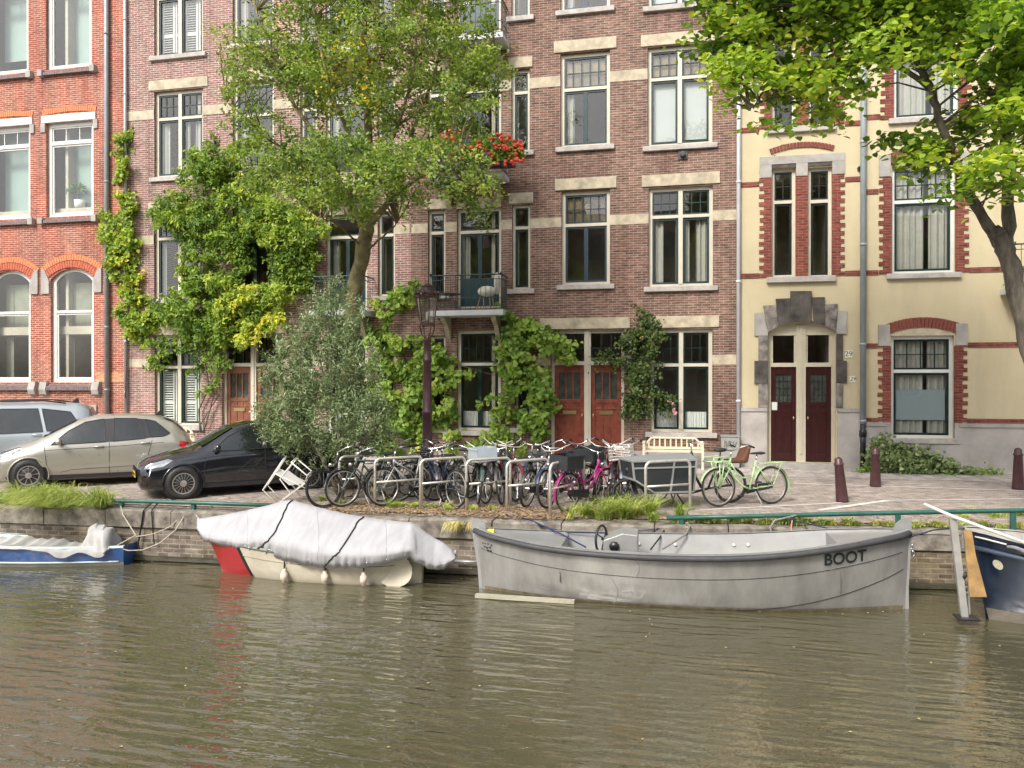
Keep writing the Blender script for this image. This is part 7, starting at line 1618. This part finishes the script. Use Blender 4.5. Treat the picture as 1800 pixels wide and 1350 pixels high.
rope('dark blue line from the racks to the stern of the grey boat', [(890, 905, 13.1), (930, 913, 12.9), (985, 938, 12.3), (1030, 962, 12.1)], .012, ROPEB)
rope('thin dark line from the racks to the grey boat deck', [(895, 906, 13.2), (950, 925, 12.7), (1000, 936, 12.5), (1090, 938, 12.6), (1190, 925, 13.05)], .008, ROPEB)
rope('grey rope looping from the right rail into the grey boat', [(1205, 918, 13.15), (1213, 925, 12.95), (1205, 940, 12.7), (1165, 965, 12.4)], .016, mat('grey_line', (.2, .19, .17), .9))
rope('dark line from the grass to the inside of the grey boat', [(1170, 928, 13.0), (1160, 945, 12.7), (1144, 966, 12.4)], .014, BLACKP)
rope('blue bow line from the right rail to the grey boat', [(1395, 915, 13.2), (1440, 925, 12.9), (1490, 937, 12.6), (1530, 940, 12.3), (1565, 938, 12.2)], .010, ROPEB)
rope('orange cord tied to the second post of the right rail', [(1393, 915, 13.18), (1391, 925, 13.1), (1392, 944, 12.9)], .012, mat('orange_cord', (.6, .22, .1), .8))
rope('grey hose looped through the right rail', [(1400, 906, 13.2), (1362, 915, 13.1), (1354, 928, 13.0), (1358, 944, 12.9)], .016, mat('grey_line', (.2, .19, .17), .9))
rope('dark lines between the grey bow and the ladder', [(1598, 945, 12.1), (1640, 932, 12.3), (1680, 928, 11.6)], .010, ROPEB)
rope('thin wire from the grey bow up to the ladder top', [(1598, 940, 12.2), (1650, 940, 12.3), (1690, 942, 11.6)], .006, BLACKP)
q = MB(); p = PZ(258, 974, WATER); q.tube([(p.x + .3 * math.cos(a_), p.y + .12 * math.sin(a_) - .05, WATER + .06) for a_ in np.linspace(0, 6.28, 21)[:-1]], .075, 10, closed=True); o = q.build('tyre_fender', RUBBER, None, True); tag(o, 'black tyre floating against the quay wall right of the blue boat', 'tyre')
q = MB(); p = Yr(900, -.12); pp0 = P(800, 987, p); pp1 = P(842, 988, p); q.tube([pp0, pp1], .02, 8); o = q.build('wall_pipe', GALV, None, True); tag(o, 'thin grey pipe fixed along the wall between the two boats', 'pipe')
# ================================================================ OTHER SIDE OF THE CANAL (seen only in reflections)
q = MB(); q.box(-60, 60, -7, -6, -2, -.15); o = q.build('opposite_quay', WALL_BRICK); tag(o, 'brick quay wall on the opposite side of the canal', 'wall')
g = MB(); g.quad((-60, -30, -.14), (60, -30, -.14), (60, -6.4, -.14), (-60, -6.4, -.14)); struct(g.build('opposite_street', STREET))
OB = [brick('opposite_brick', (.30, .09, .06), (.40, .14, .10), (.5, .4, .33)), brick('opposite_brick_pale', (.35, .25, .18), (.45, .33, .25), (.5, .45, .4)), BROWN_BRICK]
x = -38.; i = 0; ORDN = 'first second third fourth fifth sixth seventh eighth ninth tenth eleventh twelfth thirteenth'.split()
while x < 34:
    wd = 6 + (i * 37 % 5) * .8; hh = 12 + (i * 53 % 7) * .6; t = thing('row_house', 'the ' + ORDN[i] + ' row house from the left across the canal, in ' + ['red', 'sand', 'brown'][i % 3] + ' brick', 'house', (x + wd / 2, -19, 0), 0, 'row houses across the canal')
    q = MB(); q.box(x, x + wd, -27, -18.5, -.1, hh); q.build('wall', OB[i % 3], t); q = MB()
    q.add([(x, -18.4, hh), (x + wd, -18.4, hh), (x + wd, -22.7, hh + 2.5), (x, -22.7, hh + 2.5), (x, -27, hh), (x + wd, -27, hh)], [(0, 1, 2, 3), (3, 2, 5, 4), (0, 3, 4), (1, 5, 2)]); q.build('roof', mat('roof_tiles', (.16, .07, .05), .8), t)
    for fl in range(4):
        for k in range(3):
            wx = x + wd * (k + .5) / 3; z = 1 + fl * 3.4; q = MB(); q.box(wx - .6, wx + .6, -18.5, -18.42, z, z + 2.1); fr_ = q.build('window', WHITE, t); q = MB(); q.box(wx - .5, wx + .5, -18.42, -18.41, z + .1, z + 2.0); q.build('pane', CARGLASS, fr_)
    x += wd + .01; i += 1
for i, (x, h) in enumerate(((-21, 12.5), (-12, 11), (2.5, 11.5), (11, 12), (20, 11))):
    t = thing('street_tree', ['first', 'second', 'third', 'fourth', 'fifth'][i] + ' leafy tree from the left across the canal', 'tree', (x, -10, -.14), 0, 'trees across the canal')
    q = MB(); q.tube([(x, -10, -.14), (x + .1, -10, 3), (x, -10, h - 2)], [.22, .16, .06], 8); q.build('trunk', BARK, t, True)
    n_ = 4200; d = rng.normal(size=(n_, 3)); d /= np.linalg.norm(d, axis=1, keepdims=True); d *= rng.uniform(.3, 1, (n_, 1)) ** .4; ps = np.array([x, -10, h - 3.4]) + d * np.array([3.6, 2.6, 3.4]) + rng.normal(size=(n_, 3)) * .2
    leaves('crown', ps, .34, rng.normal(size=n_) * .2 + .4, EL, t)
